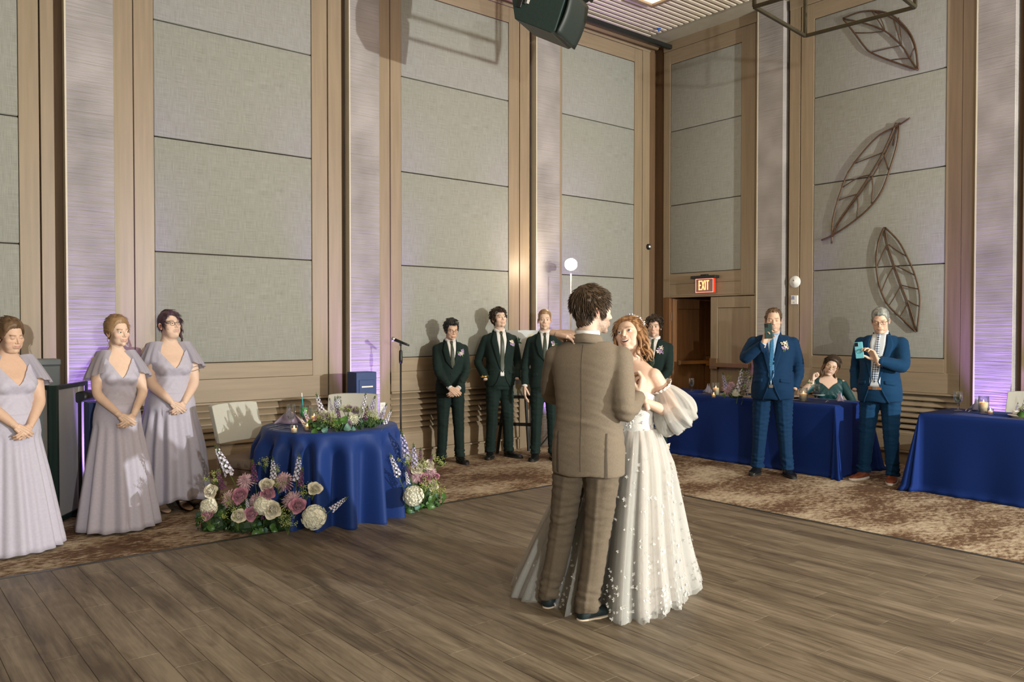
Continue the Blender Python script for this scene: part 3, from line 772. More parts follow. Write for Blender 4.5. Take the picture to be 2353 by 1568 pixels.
def limb(S, E, W, r, seg=None):
    S, E, W = Vector(S), Vector(E), Vector(W)
    return smooth_path([S, S.lerp(E, .5), E.lerp(S, .12), E.lerp(W, .12), E.lerp(W, .55), W], r, 3)

# ---------------------------------------------------------------- cloth pasted on a body: sheets that follow the surface
def bvh_of(V, F): return BVHTree.FromPolygons([tuple(p) for p in V], F)
def sheet(mb, bvh, A, B, nu=14, nv=6, off=.004, th=.003, back=False, mi=0):
    """a cloth strip between edge polylines A and B, given as (x, z) seen from the front; it lies on the body"""
    A = np.array(A, float); B = np.array(B, float)
    def rs(L, n):
        d = np.r_[0, np.cumsum(np.linalg.norm(np.diff(L, axis=0), axis=1))]; d /= d[-1]; t = np.linspace(0, 1, n)
        return np.stack([np.interp(t, d, L[:, k]) for k in range(L.shape[1])], -1)
    a, b = rs(A, nu), rs(B, nu); G = np.zeros((nu, nv, 3)); last = None; Gn = np.zeros((nu, nv, 3))
    sy = -1 if back else 1
    for i in range(nu):
        for j in range(nv):
            t = j/(nv-1); x, z = a[i]*(1-t)+b[i]*t
            hit = bvh.ray_cast(Vector((x, sy*.8, z)), Vector((0, -sy, 0)))
            if hit[0] is None: p = Vector((x, last if last is not None else 0, z)); n_ = Vector((0, sy, 0))
            else: p, n_ = hit[0], hit[1]; last = p.y
            if n_.y*sy < 0: n_ = -n_
            G[i, j] = p; Gn[i, j] = n_
    for _ in range(2): Gn[1:-1, 1:-1] = (Gn[1:-1, 1:-1]+Gn[2:, 1:-1]+Gn[:-2, 1:-1]+Gn[1:-1, 2:]+Gn[1:-1, :-2])/5
    Gn /= np.linalg.norm(Gn, axis=2, keepdims=True)
    top = G+Gn*(off+th); bot = G+Gn*(off-.006)
    o = mb.n; mb.add(np.concatenate([top.reshape(-1, 3), bot.reshape(-1, 3)]), [], mi); F = []; n = nu*nv
    for i in range(nu-1):
        for j in range(nv-1): F.append((i*nv+j, i*nv+j+1, (i+1)*nv+j+1, (i+1)*nv+j))
    bd = [(i, 0) for i in range(nu)]+[(nu-1, j) for j in range(1, nv)]+[(i, nv-1) for i in range(nu-2, -1, -1)]+[(0, j) for j in range(nv-2, 0, -1)]
    ids = [i*nv+j for i, j in bd]
    for k in range(len(ids)):
        p, q = ids[k], ids[(k+1) % len(ids)]; F.append((p, q, q+n, p+n))
    mb.f += [tuple(i+o for i in f) for f in F]; mb.m += [mi]*len(F)
    return mb
def skin_obj(name, parent, parts, mats=None):
    """parts: list of (V, F, mi list or None, colour array or rgb) joined into one continuous figure mesh"""
    VV = []; FF = []; MI = []; CC = []; n = 0
    for V, F, mi, c in parts:
        V = np.asarray(V); VV.append(V); FF += [tuple(int(i)+n for i in f) for f in F]; MI += list(mi) if mi is not None else [0]*len(F)
        c = np.asarray(c, float); CC.append(c if c.ndim == 2 else np.tile(c, (len(V), 1))); n += len(V)
    V = np.concatenate(VV); Cc = np.concatenate(CC)
    me = mesh_of(name, V, FF, mats or [M_skin, M_eye], MI, True)
    at = me.color_attributes.new('Col', 'FLOAT_COLOR', 'POINT')
    at.data.foreach_set('color', np.c_[Cc, np.ones(len(Cc))].astype(np.float32).ravel())
    return link(name, me, parent)
def glasses(parent, hz, R, m, wide=1.):
    g = MB()
    for s in (-1, 1):
        pts = []
        for k in range(17):
            t = 2*PI*k/16; c_, s_ = math.cos(t), math.sin(t)
            pts.append((s*.033+.0225*wide*math.copysign(abs(c_)**.7, c_), .093-.10*abs(abs(s*.033+.0225*c_)-.01)*.6, -.002+.0165*math.copysign(abs(s_)**.75, s_)))
        g.tube(pts, .0016, 6, cap=False)
        g.tube([(s*.056, .084, .006), (s*.073, .055, .006), (s*.079, -.008, .002), (s*.078, -.022, -.012)], .0017, 6)
    g.tube([(-.011, .0945, .003), (0, .098, .006), (.011, .0945, .003)], .0016, 6)
    g.v = [tuple(p) for p in posed(g.v, hz, R)]
    return obj('glasses', g, m, parent, smooth=True)
def shoe_mesh(L=.29, wd=.052, h=.075):
    mb = MB(); rg = []; V = []; F = []; n = 16; st = 13
    for i in range(st):
        t = i/(st-1); y = -.075+L*t
        w_ = wd*(.62+.38*math.sin(min(1, t*1.15)*PI*.55+.15)) if t < .72 else wd*math.sqrt(max(0.02, 1-((t-.66)/.345)**2))
        w_ *= (.72 if i == 0 else 1); hh = h*(1.0 if t < .22 else 1-.52*sst(.22, .62, t)) if t < .8 else h*.46*math.sqrt(max(.03, 1-((t-.74)/.27)**2))
        if i == 0: hh *= .8
        for k in range(n):
            q = 2*PI*k/n; c_, s_ = math.cos(q), math.sin(q)
            V.append((w_*math.copysign(abs(c_)**.75, c_), y, .014+hh*.5+hh*.5*math.copysign(abs(s_)**.8, s_)))
    for i in range(st-1):
        for k in range(n): F.append((i*n+k, i*n+(k+1) % n, (i+1)*n+(k+1) % n, (i+1)*n+k))
    F += [tuple(range(n))[::-1], tuple((st-1)*n+k for k in range(n))]
    up = MB().add(V, [f[::-1] for f in F])
    pl = []
    for k in range(28):
        q = 2*PI*k/28; c_, s_ = math.cos(q), math.sin(q)
        pl.append(((wd+.004)*math.copysign(abs(c_)**.8, c_)*(1 if s_ > -.3 else .85), -.075+L/2+(L/2+.004)*math.copysign(abs(s_)**.9, s_)))
    so = MB().prism(pl, .0, .022)
    return up, so
def strip_loop(mb, ring_fn, n=40, t0=0., t1=1., prof=((0, 0), (1, 0)), mi=0):
    G = np.array([[ring_fn(t0+(t1-t0)*k/(n-1), q) for k in range(n)] for q in range(len(prof))]); mb.grid(G, mi=mi); return mb
# ---------------------------------------------------------------- men in suits (local frame: faces +Y, own right hand at +X, 1.75 m tall)
M_shirt = mat('white shirt cotton', (.62, .61, .60), .7, var=.03)
M_shirt_blue = mat('pale blue shirt cotton', (.32, .45, .62), .7, var=.03)
M_shoe = mat('black polished leather', (.008, .008, .008), .18, var=.1)
M_shoe_b = mat('cognac leather', (.20, .055, .022), .32, var=.3, nscale=12)
M_sole_w = mat('white rubber sole', (.62, .58, .52), .6, var=.03)
M_sole_t = mat('tan rubber sole', (.52, .43, .33), .6, var=.03)
M_sole_k = mat('black rubber sole', (.01, .01, .01), .6)
M_belt_k = mat('black leather belt', (.012, .012, .012), .35)
M_gold = mat('gold metal', (.75, .52, .2), .25, metal=.9, var=.05)
def suit_mat(name, c, b=.35): return mat(name, c, .8, var=.12, nscale=330, stretch=(1, 1, .3), bump=b, bscale=500, bdist=.0006, sheen=.03, spec=.12)
M_green = suit_mat('dark bottle green suiting', (.010, .020, .018))
M_blue = suit_mat('royal teal blue suiting', (.004, .024, .066))
M_blue2 = suit_mat('bright blue suiting', (.0045, .032, .082))
M_taupe = suit_mat('taupe brown wool suiting', (.168, .135, .100))
def male_hair(kind, seed=1):
    base = [(0, 47), (22, 48), (42, 44), (54, 26), (64, 8), (72, -8), (80, -12), (86, -6), (92, 16), (108, 14), (118, -16), (135, -40), (180, -44)]
    d = dict(line=base, seed=seed, noise=.0018, nscale=70, soft=4.5, ramp=1.6)
    if kind == 'short': d.update(thick=lambda s, e, P: .005+.010*sst(15, 60, e), tufts=260, tlen=.022, lift=.5, tw=.0035)
    if kind == 'quiff': d.update(thick=lambda s, e, P: .003+.018*sst(25, 62, e), tufts=420, tlen=.030, lift=.4, tw=.0048, crown=(0, -.06, .13), noise=.004)
    if kind == 'mop': d.update(line=[(0, 40), (25, 43), (45, 38), (56, 20), (66, 4), (74, -8), (84, -10), (92, 10), (108, 8), (118, -18), (135, -42), (180, -46)],
                              thick=lambda s, e, P: .006+.016*sst(10, 50, e), tufts=560, tlen=.036, lift=.3, tw=.0055, noise=.005, nscale=45, curl=1.)
    if kind == 'buzz': d.update(thick=lambda s, e, P: .001+.012*sst(28, 60, e), tufts=340, tlen=.016, lift=.7, tw=.003, noise=.0015, flow=lambda p: (0, -.6, .6))
    if kind == 'thin': d.update(line=[(0, 56), (20, 57), (34, 52), (44, 62), (56, 34), (64, 8), (72, -8), (80, -12), (86, -6), (92, 16), (108, 14), (118, -16), (135, -40), (180, -44)],
                               thick=lambda s, e, P: .004+.007*sst(10, 60, e), tufts=260, tlen=.02, lift=.3, tw=.0034)
    if kind == 'slick': d.update(thick=lambda s, e, P: .004+.012*sst(20, 60, e), tufts=380, tlen=.05, lift=.12, tw=.0036, flow=lambda p: (p[0]*.3, -1, .05), noise=.001)
    if kind == 'groom': d.update(thick=lambda s, e, P: .007+.013*sst(-10, 45, e)+.005*sst(120, 170, abs(s)), tufts=1300, tlen=.030, lift=.10, tw=.0034, noise=.002, nscale=55)
    return d
def man(name, label, pos, rz, H, suit, head, look=(0, 0, 0), bw=1., bd=1., belly=0., arms=None, shirt=None, tie=None, hairm=None,
        open_=False, shoes=None, sole=None, feet=((.10, .02, 8), (-.10, .02, -8)), belt=None, bout=None, back=False, vox=.0105,
        res=(104, 84), legs=True, trousers=None, specs=None, hem=.84, lean=0., vest=None, pocket_sq=False, handscale=1., fold_=1., buckle=None, spread_open=0.):
    s = H/1.75; t = thing(name, label, 'person', pos, rz, None, s)
    shirt = shirt or M_shirt; trousers = trousers or suit; hz = 1.628
    # ---- torso
    def rg(z, rx, ry, cy=0.): return (z, rx*bw, ry*bd, 0, cy)
    bl = belly
    R = [rg(hem, .182, .128+bl*.5, bl*.35), rg(.90, .184, .132+bl*.8, bl*.6), rg(.98, .176, .126+bl, bl*.75), rg(1.06, .164, .118+bl, bl*.8), rg(1.14, .164, .118+bl*.7, .002+bl*.55),
         rg(1.22, .172, .122+bl*.35, .004+bl*.2), rg(1.30, .182, .124, .004), rg(1.37, .186, .116), rg(1.41, .180, .100, -.004), rg(1.442, .155, .084, -.008), rg(1.468, .112, .070, -.010), rg(1.490, .078, .060, -.012), rg(1.50, .066, .056, -.014)]
    tor = MB().rings(R, 48, 2.35)
    bv = bvh_of(tor.v, tor.f)
    arms = arms or {}
    def defarm(sd): return dict(w=(sd*.255*bw, .03, .86), hint=(sd*.3, -1, 0), f=(0, .12, -1), p=(-sd, 0, 0), key=RELAX, show=True)
    parts = []; jb = MB().rings(R[:-2], 48, 2.35)
    cuffs = []; sk = head['skin']; ebs = []; ends = []
    for sd, nm in ((1, 'R'), (-1, 'L')):
        a = defarm(sd); a.update(arms.get(nm, {}))
        S = Vector((sd*.166*bw, -.006, 1.388)); E_, W_ = ik(S, a['w'], .292, .262, a['hint']); ebs.append(E_)
        fat = a.get('fat', (bw-1)*.5+1)
        jb.ell(S, (.058*fat, .058*fat, .054*fat), 14, 8)
        pts, rad = limb(S, E_, W_, [.057*fat, .059*fat, .053*fat, .052*fat, .046*fat, .039])
        jb.tube(pts, rad, 16)
        wd = (W_-E_).normalized(); hv, hf = None, None
        if a['show']:
            hv, hf = place_hand(nm, W_+wd*.018, a['f'], a['p'], a['key'], 1.04*handscale); parts.append((hv, hf, None, sk))
            cuffs.append(MB().tube([W_-wd*.03, W_+wd*.012], [.033, .033], 16))
        ends.append((S, E_, W_, wd))
    V, F = remesh(jb, vox, 3, .6)
    Nn = vnormals(V, F)
    # wrinkles: drag lines at elbows, armpits and waist
    amp = np.zeros(len(V))
    for E_ in ebs: amp += .0055*np.exp(-(np.linalg.norm(V-np.array(E_), axis=1)/.085)**2)
    amp += .0028*np.exp(-((V[:, 2]-1.05)/.09)**2)+.0012
    wn = nz(V*np.array((.55, .6, 1.6)), 26, int(pos[0]*100) % 97)
    V = V+Nn*(amp*wn)[:, None]
    hm = V[:, 2] < hem+.03; V[hm, 2] += .004*np.sin(V[hm, 0]*30)
    if legs is not True: pass
    jk = link('jacket', mesh_of('jacket', V, F, suit, None, True), t)
    b2 = bvh_of(V, F)
    for cf in cuffs: obj('shirt_cuff', cf, shirt, t, smooth=True)
    # ---- shirt, tie, lapels on the chest
    if not back:
        vz = 1.155 if not open_ else .96
        bot = .004+spread_open*.5
        sh = MB(); so = spread_open
        sheet(sh, bv, [(-.056*bw, 1.478), (-.044-so, 1.38), (-.024-so, 1.26), (-bot-so, vz)], [(.056*bw, 1.478), (.044+so, 1.38), (.024+so, 1.26), (bot+so, vz)], 22, 9, .005, .002)
        obj('shirt_front', sh, shirt, t, smooth=True)
        if belt is not None:
            bb = MB(); sheet(bb, bv, [(-.030-so, .962), (-.030-so, .932)], [(.030+so, .962), (.030+so, .932)], 3, 8, .007, .003); obj('belt', bb, belt, t)
            tr = MB() if False else None
            if tr: sheet(tr, bv, [(-.050-so, .934), (-.030-so, hem+.001)], [(.050+so, .934), (.030+so, hem+.001)], 5, 6, .001, .002); obj('trouser_front', tr, trousers, t, smooth=True)
            if buckle is not None:
                b3 = MB(); sheet(b3, bv, [(-.018, .962), (-.018, .932)], [(.018, .962), (.018, .932)], 3, 4, .013, .004); obj('buckle', b3, buckle, t)
        # turned-down shirt collar
        co = MB()
        for sd in (1, -1):
            G = []
            for k in range(14):
                a_ = math.radians(-178+k*168/13); ca, sa = math.sin(a_), math.cos(a_)
                x0, y0 = sd*-.0*ca+sd*.060*-ca*-1 if False else sd*.061*abs(math.sin(a_)), -.022+.058*math.cos(a_)
                drop = .020+.022*sst(8, 13, k)
                G.append([(x0*.97, y0*.97-.0, 1.518-.010*sst(6, 13, k)-.012*sst(9, 13, k)), (x0*1.04, y0*1.06+.002, 1.516-.010*sst(6, 13, k)-.012*sst(9, 13, k)), (x0*1.17+sd*.006*sst(8, 13, k), y0*1.18+.008*sst(8, 13, k), 1.508-drop-.008*sst(6, 13, k))])
            co.grid(np.array(G), flip=sd < 0)
        obj('collar', co, shirt, t, smooth=True, solid=.003)
        if tie is not None:
            ti = MB(); tz = 1.15 if not open_ else 1.0
            sheet(ti, bv, [(-.013, 1.474), (-.016, 1.452), (-.011, 1.437)], [(.013, 1.474), (.016, 1.452), (.011, 1.437)], 5, 5, .013, .006)
            sheet(ti, bv, [(-.011, 1.440), (-.020, 1.36), (-.030, tz+.05), (-.001, tz)], [(.011, 1.440), (.020, 1.36), (.030, tz+.05), (.001, tz)], 18, 5, .009, .003)
            obj('tie', ti, tie, t, smooth=True)
        # lapels
        for sd in (1, -1):
            la = MB()
            i_ = [(sd*.060*bw, 1.482), (sd*(.050+so), 1.40), (sd*(.036+so), 1.30), (sd*(.018+so), 1.22), (sd*(.002+so), vz-.01 if not open_ else 1.02)]
            o_ = [(sd*.078*bw, 1.472), (sd*(.098+so), 1.415), (sd*(.112+so), 1.365), (sd*(.078+so), 1.235), (sd*(.008+so), vz+.0 if not open_ else 1.02)]
            if sd > 0: sheet(la, b2, i_, o_, 20, 5, .007, .005)
            else: sheet(la, b2, o_, i_, 20, 5, .007, .005)
            obj('lapel', la, suit, t, smooth=True)
            if open_:
                fe = MB(); sheet(fe, b2, [(sd*(.012+so*.6)-.004, 1.02), (sd*(.045+so)-.006, .90), (sd*(.085+so)-.006, hem+.004)], [(sd*(.012+so*.6)+.004, 1.02), (sd*(.045+so)+.006, .90), (sd*(.085+so)+.006, hem+.004)], 16, 3, .006, .004); obj('front_edge', fe, suit, t, smooth=True)
        for sd in (1, -1):
            pk = MB(); sheet(pk, b2, [(sd*.085-.0, 1.02), (sd*.085, .985)], [(sd*.15*bw, 1.005), (sd*.15*bw, .97)], 3, 6, .003, .003)
            obj('pocket_flap', pk, suit, t, smooth=True)
        for z_ in ((1.085, .99) if not open_ else ()):
            h_ = b2.ray_cast(Vector((.012, .8, z_)), Vector((0, -1, 0)))
            if h_[0]: obj('button', MB().ell(h_[0]+Vector((0, .004, 0)), (.009, .004, .009), 10, 6), M_sole_k, t, smooth=True)
        if pocket_sq:
            ps = MB(); sheet(ps, b2, [(-.085, 1.325), (-.085, 1.305)], [(-.122, 1.328), (-.122, 1.308)], 3, 4, .004, .004); obj('pocket_square', ps, M_shirt, t)
    # jacket collar band round the neck
    cb = MB(); G = []
    for k in range(25):
        a_ = math.radians(-98+k*196/24); x0, y0 = .068*math.sin(a_), -.020-.062*math.cos(a_)
        G.append([(x0*.95, y0*.92, 1.512-.012*abs(k-12)/12), (x0*1.10, y0*1.10, 1.508-.014*abs(k-12)/12), (x0*1.30, y0*1.26, 1.465-.008*abs(k-12)/12)])
    cb.grid(np.array(G)); obj('jacket_collar', cb, suit, t, smooth=True, solid=.006)
    if back:
        cs = MB(); G = []
        for k in range(33):
            a_ = math.radians(-165+k*330/32); x0, y0 = .062*math.sin(a_), -.020-.058*math.cos(a_)
            G.append([(x0*.98, y0, 1.526), (x0*1.04, y0*1.04, 1.524), (x0*1.06, y0*1.06, 1.49)])
        cs.grid(np.array(G)); obj('collar', cs, shirt, t, smooth=True, solid=.003)
    # ---- legs
    if legs:
        tb = MB(); tb.rings([(.80, .158*bw, .112*bd+bl*.4, 0, bl*.3), (.90, .162*bw, .116*bd+bl*.6, 0, bl*.4), (.99, .150*bw, .108*bd+bl*.5, 0, bl*.5)], 30, 2.3)
        for (fx, fy, fa) in feet:
            sd = 1 if fx > 0 else -1; hip = Vector((sd*.083*bw, 0, .86)); ank = Vector((fx, fy, .060)); kn = hip.lerp(ank, .5)+Vector((0, .018, 0))
            pts, rad = smooth_path([hip+Vector((0, 0, .05)), hip.lerp(kn, .35), kn, kn.lerp(ank, .5), ank+Vector((0, 0, .06)), ank], [.088*bw, .084*bw, .068*bw**.7, .062*bw**.5, .060*bw**.5, .066*bw**.5], 3)
            tb.tube(pts, rad, 18)
        V, F = remesh(tb, vox, 2, .6); Nn = vnormals(V, F)
        amp = fold_*(.0045*np.exp(-((V[:, 2]-.50)/.14)**2)+.010*np.exp(-((V[:, 2]-.12)/.08)**2)+.005*np.exp(-((V[:, 2]-.76)/.1)**2))+.001
        wv = nz(V*np.array((.5, .5, 1.7)), 30, 11+len(label) % 50); V = V+Nn*(amp*wv)[:, None]
        # pressed crease
        for (fx, fy, fa) in feet:
            sd = 1 if fx > 0 else -1; tt = np.clip((.86-V[:, 2])/.815, 0, 1); cx = sd*.083*bw*(1-tt)+fx*tt; cy = fy*tt
            dx = V[:, 0]-cx; V[:, 1] += np.exp(-(dx/.010)**2)*.006*np.sign(V[:, 1]-cy)*(V[:, 2] < .8)
        link('trousers', mesh_of('trousers', V, F, trousers, None, True), t)
        up, so_ = shoe_mesh()
        for (fx, fy, fa) in feet:
            Mx = Matrix.Translation((fx, fy+.02, 0)) @ Matrix.Rotation(math.radians(-fa), 4, 'Z')
            u2 = MB().add(up.v, up.f); u2.xf(Mx); s2 = MB().add(so_.v, so_.f); s2.xf(Mx)
            o = obj('shoe', u2, shoes or M_shoe, t, smooth=True, subd=1); obj('sole', s2, sole or M_sole_k, o, bevel=.003)
    # ---- head
    hv, hf, mi, hc, shell = build_head(head, *res); Rh = head_rot(*look)
    parts.insert(0, (posed(hv, hz, Rh), hf, mi, hc))
    core = MB().rings([(.90, .12*bw, .08, 0, 0), (1.1, .11*bw, .075, 0, 0), (1.36, .13*bw, .07, 0, -.01), (1.42, .115*bw, .06, 0, -.012), (1.45, .075, .058, 0, -.014), (1.50, .056, .056, 0, -.016)], 20, 2.)
    for S, E_, W_, wd in ends: core.tube([Vector((S.x*.55, 0, 1.36)), S, E_, W_+wd*.012], [.04, .036, .032, .025], 10)
    for (fx, fy, fa) in feet: core.tube([(math.copysign(.07, fx)*bw, 0, .93), (math.copysign(.075, fx)*bw*.5+fx*.5, .018+fy*.5, .47), (fx, fy, .06)], [.06, .045, .03], 10)
    parts.append((np.array(core.v), core.f, None, sk))
    skin_obj('body', t, parts)
    if shell is not None:
        shell.v = [tuple(p) for p in posed(shell.v, hz, Rh)]; obj('hair', shell, hairm or H_dark, t, smooth=True)
    if specs is not None: glasses(t, hz, Rh, specs)
    t['_'] = 0; del t['_']
    man.last = (b2, bv, s, ebs)
    return t
def boutonniere(t, b2, x, z, cols, leafm, seed=0, sc=1.):
    h_ = b2.ray_cast(Vector((x, .8, z)), Vector((0, -1, 0)))
    if not h_[0]: return
    p = h_[0]; b = MB(); R_ = random.Random(seed)
    for k in range(7):
        a = R_.uniform(0, 6.28); l = R_.uniform(.03, .05)*sc; d = Vector((math.cos(a), .25, math.sin(a)*.8-.5)).normalized(); sd = d.cross(Vector((0, 1, 0))).normalized()
        q0 = p+Vector((0, .012, 0)); b.add([q0, q0+d*l*.5+sd*.008, q0+d*l, q0+d*l*.5-sd*.008], [(0, 1, 2, 3)], 1)
    for k in range(6):
        c = p+Vector((R_.uniform(-.016, .016)*sc, .018+R_.uniform(0, .012), R_.uniform(-.016, .022)*sc))
        for j in range(9):
            a = j*2.4; rr = (.004+.011*j/9)*sc
            n1 = Vector((math.cos(a), .55, math.sin(a))).normalized(); u = n1.cross(Vector((0, 1, 0))).normalized()
            q = c+Vector((math.cos(a)*rr*.5, 0, math.sin(a)*rr*.5)); b.add([q-u*.005, q+u*.005, q+n1*rr+u*.006, q+n1*rr-u*.006], [(0, 1, 2, 3)], 0 if k % 3 else 2)
    obj('boutonniere', b, [cols[0], leafm, cols[1]], t, smooth=False)
M_lav = mat('lavender petal', (.42, .30, .50), .6, var=.12, nscale=40)
M_cream = mat('cream petal', (.70, .64, .50), .6, var=.08, nscale=40)
M_leafg = mat('leaf green', (.06, .13, .03), .5, var=.35, nscale=14, rand=1.)
def w2(px, py=None, pos=None): return (pos[0], pos[1], 0)
def face_cam(pos, turn=0.):
    """rotation so that local +Y looks at the camera, then turned by turn degrees toward the picture's right"""
    d = Vector((-pos[0], -pos[1], 0)).normalized(); r = Vector((R0.x, R0.y, 0)); a = math.radians(turn)
    q = d*math.cos(a)+r*math.sin(a); return math.atan2(q.y, q.x)-PI/2
TIE_DK = mat('dark olive tie silk', (.035, .045, .028), .35, var=.15)
TIE_BL = mat('blue patterned tie silk', (.03, .14, .28), .4, var=.5, nscale=140)
def check_tie():
    m, nt, b = nodes('white and navy lattice tie silk'); b.inputs['Roughness'].default_value = .4
    tc = N(nt, 'ShaderNodeTexCoord'); mp = N(nt, 'ShaderNodeMapping'); mp.inputs['Rotation'].default_value = (0, math.radians(45), 0); mp.inputs['Scale'].default_value = (62, 1, 62)
    nt.links.new(tc.outputs['Object'], mp.inputs[0]); ck = N(nt, 'ShaderNodeTexChecker'); ck.inputs['Scale'].default_value = 1.
    ck.inputs['Color1'].default_value = (.50, .54, .60, 1); ck.inputs['Color2'].default_value = (.05, .08, .14, 1)
    nt.links.new(mp.outputs[0], ck.inputs['Vector']); nt.links.new(ck.outputs['Color'], b.inputs['Base Color']); return m
SK1 = np.array((.55, .365, .265)); SK2 = np.array((.62, .44, .34)); SK3 = np.array((.46, .28, .18))
CLR = dict(w=(.055, .235, .93), hint=(1, -.5, -.2), f=(-.72, .18, -.55), p=(-.1, -1, -.1), key=CLASP)
CLL = dict(w=(-.055, .215, .925), hint=(-1, -.5, -.2), f=(.72, .30, -.55), p=(.1, -1, -.1), key=CLASP)
# groomsmen along the left wall
p = (5.47, 7.76, 0)
man('man', 'young man in glasses and dark green suit with hands clasped beside the microphone', p, face_cam(p, 12), 1.69, M_green,
    dict(skin=SK1, eyes=.30, smile=-.1, jaw=.95, brow=(.015, .01, .008), browt=1.1, hair=male_hair('quiff', 3), nose=.9), look=(10, -14, 2), bw=1.0, bd=.98,
    arms=dict(R=CLR, L=CLL), tie=TIE_DK, hairm=H_black, specs=M_black, feet=((.11, .0, 12), (-.11, .02, -12)), pocket_sq=True, res=(88, 70), vox=.012)
boutonniere(C.objects[-1].parent or bpy.data.objects['man'], man.last[0], -.105, 1.34, (M_lav, M_cream), M_leafg, 1, 1.3)
p = (6.18, 7.72, 0)
t = man('man', 'tall young man with tousled dark hair and hands in trouser pockets', p, face_cam(p, 14), 1.82, M_green,
    dict(skin=SK2, eyes=.8, smile=-.2, jaw=1., brow=(.02, .013, .01), browt=1.3, hair=male_hair('mop', 5), gaze=(.2, .1)), look=(14, 12, 3), bw=.98, open_=True, spread_open=.012,
    arms=dict(R=dict(w=(.192, .075, .925), hint=(.5, -1, 0), show=False), L=dict(w=(-.192, .075, .925), hint=(-.5, -1, 0), show=False)),
    tie=TIE_DK, hairm=H_dark, feet=((.12, .02, 22), (-.11, .0, -30)), res=(88, 70), vox=.012)
boutonniere(t, man.last[0], -.115, 1.34, (M_lav, M_cream), M_leafg, 2, 1.2)
wt = MB(); 
for k in range(1): wt.tube([(.203, .078, .965), (.200, .077, .950)], [.043, .043], 18)
wt.ell((.232, .105, .958), (.006, .017, .017), 12, 8); obj('wristwatch', wt, M_gold, t, smooth=True)
p = (6.50, 7.25, 0)
t = man('man', 'fair cropped haired young man in dark green suit, arm straight at his side', p, face_cam(p, 2), 1.80, M_green,
    dict(skin=SK2*1.03, eyes=.85, smile=-.05, jaw=.98, brow=(.16, .09, .05), hair=male_hair('buzz', 8), iris=(.10, .14, .16)), look=(0, 2, 0), bw=.97,
    arms=dict(R=dict(w=(.235, .06, .865), hint=(.4, -1, 0), f=(.02, .15, -1), p=(-.9, -.2, 0), key=((20, 22, 24, 28), .2, .4, 4))), tie=TIE_DK, hairm=H_light, feet=((.11, .02, 14), (-.10, .0, -10)), res=(88, 70), vox=.012)
boutonniere(t, man.last[0], -.105, 1.35, (M_lav, M_cream), M_leafg, 3, 1.2)
p = tuple(at_depth(1503, 900, 9.3)[:2])+(0,)
t = man('man', 'dark curly haired young man in green suit half hidden behind the bride', p, face_cam(p, -12), 1.72, M_green,
    dict(skin=SK1, eyes=.8, smile=0, jaw=.97, brow=(.02, .013, .01), browt=1.3, hair=male_hair('mop', 11)), look=(4, -2, 0), bw=1.0, arms=dict(R=CLR, L=CLL), tie=TIE_DK, hairm=H_dark,
    feet=((.1, .02, 10), (-.1, 0, -10)), res=(88, 70), vox=.012)
boutonniere(t, man.last[0], -.10, 1.36, (M_lav, M_cream), M_leafg, 4, 1.7)
# men with phones
p = (7.74, 4.93, 0)
t = man('man', 'heavyset bearded man in royal blue suit filming with a dark phone', p, face_cam(p, -4), 1.80, M_blue,
    dict(skin=SK1*1.02, eyes=.25, smile=-.1, jaw=1.12, fat=.6, neck=.066, brow=(.04, .03, .02), hair=male_hair('thin', 13), nose=1.15, fold=1., beard=dict(col=(.22, .2, .18), amt=.7, goatee=True)),
    look=(6, -6, 0), bw=1.18, bd=1.18, belly=.055,
    arms=dict(R=dict(w=(.075, .30, 1.385), hint=(1, -.1, -1), f=(-.25, .15, .95), p=(-.75, .5, 0), key=PHONE, fat=1.22), L=dict(w=(-.225, .09, .915), hint=(-.35, -1, 0), show=False, fat=1.15)),
    shirt=M_shirt_blue, tie=TIE_BL, hairm=H_brown, open_=True, belt=M_belt_k, feet=((.15, .0, 10), (-.15, .02, -22)), handscale=1.1, hem=.80, res=(110, 90), buckle=M_steel)
boutonniere(t, man.last[0], -.125, 1.36, (M_cream, M_lav), M_leafg, 5, 1.5)
man_phone = t
def phone(nm, label, t, loc, rot, col, h=.15, w_=.072):
    s = t.scale[0]; q = thing(nm, label, 'phone'); M = t.matrix_basis if False else Matrix.Translation(t.location) @ Matrix.Rotation(t.rotation_euler.z, 4, 'Z')
    q.matrix_world = M @ Matrix.Translation(Vector(loc)*s) @ rot
    obj('phone_case', MB().box((-w_/2, -.0045, 0), (w_/2, .0045, h)), col, q, bevel=.004, bseg=2)
    obj('camera_bump', MB().box((w_/2-.040, .0045, h-.044), (w_/2-.004, .0075, h-.005)), M_belt_k, q, bevel=.0015)
    for dx, dz in ((.013, .013), (.013, .031), (.029, .022)):
        obj('lens', MB().tube([(w_/2-.0+-.008-dx+.006, .0075, h-dz), (w_/2-.008-dx+.006, .010, h-dz)], .0068, 14), mat('lens glass', (.01, .015, .02), .08, var=.02), q)
    return q
phone('phone', 'dark green phone held up in front of the bearded man', t, (.012, .372, 1.435), Matrix.Rotation(.08, 4, 'Y'), mat('dark green phone case', (.02, .05, .045), .4), .16, .078)
p = (8.30, 4.02, 0)
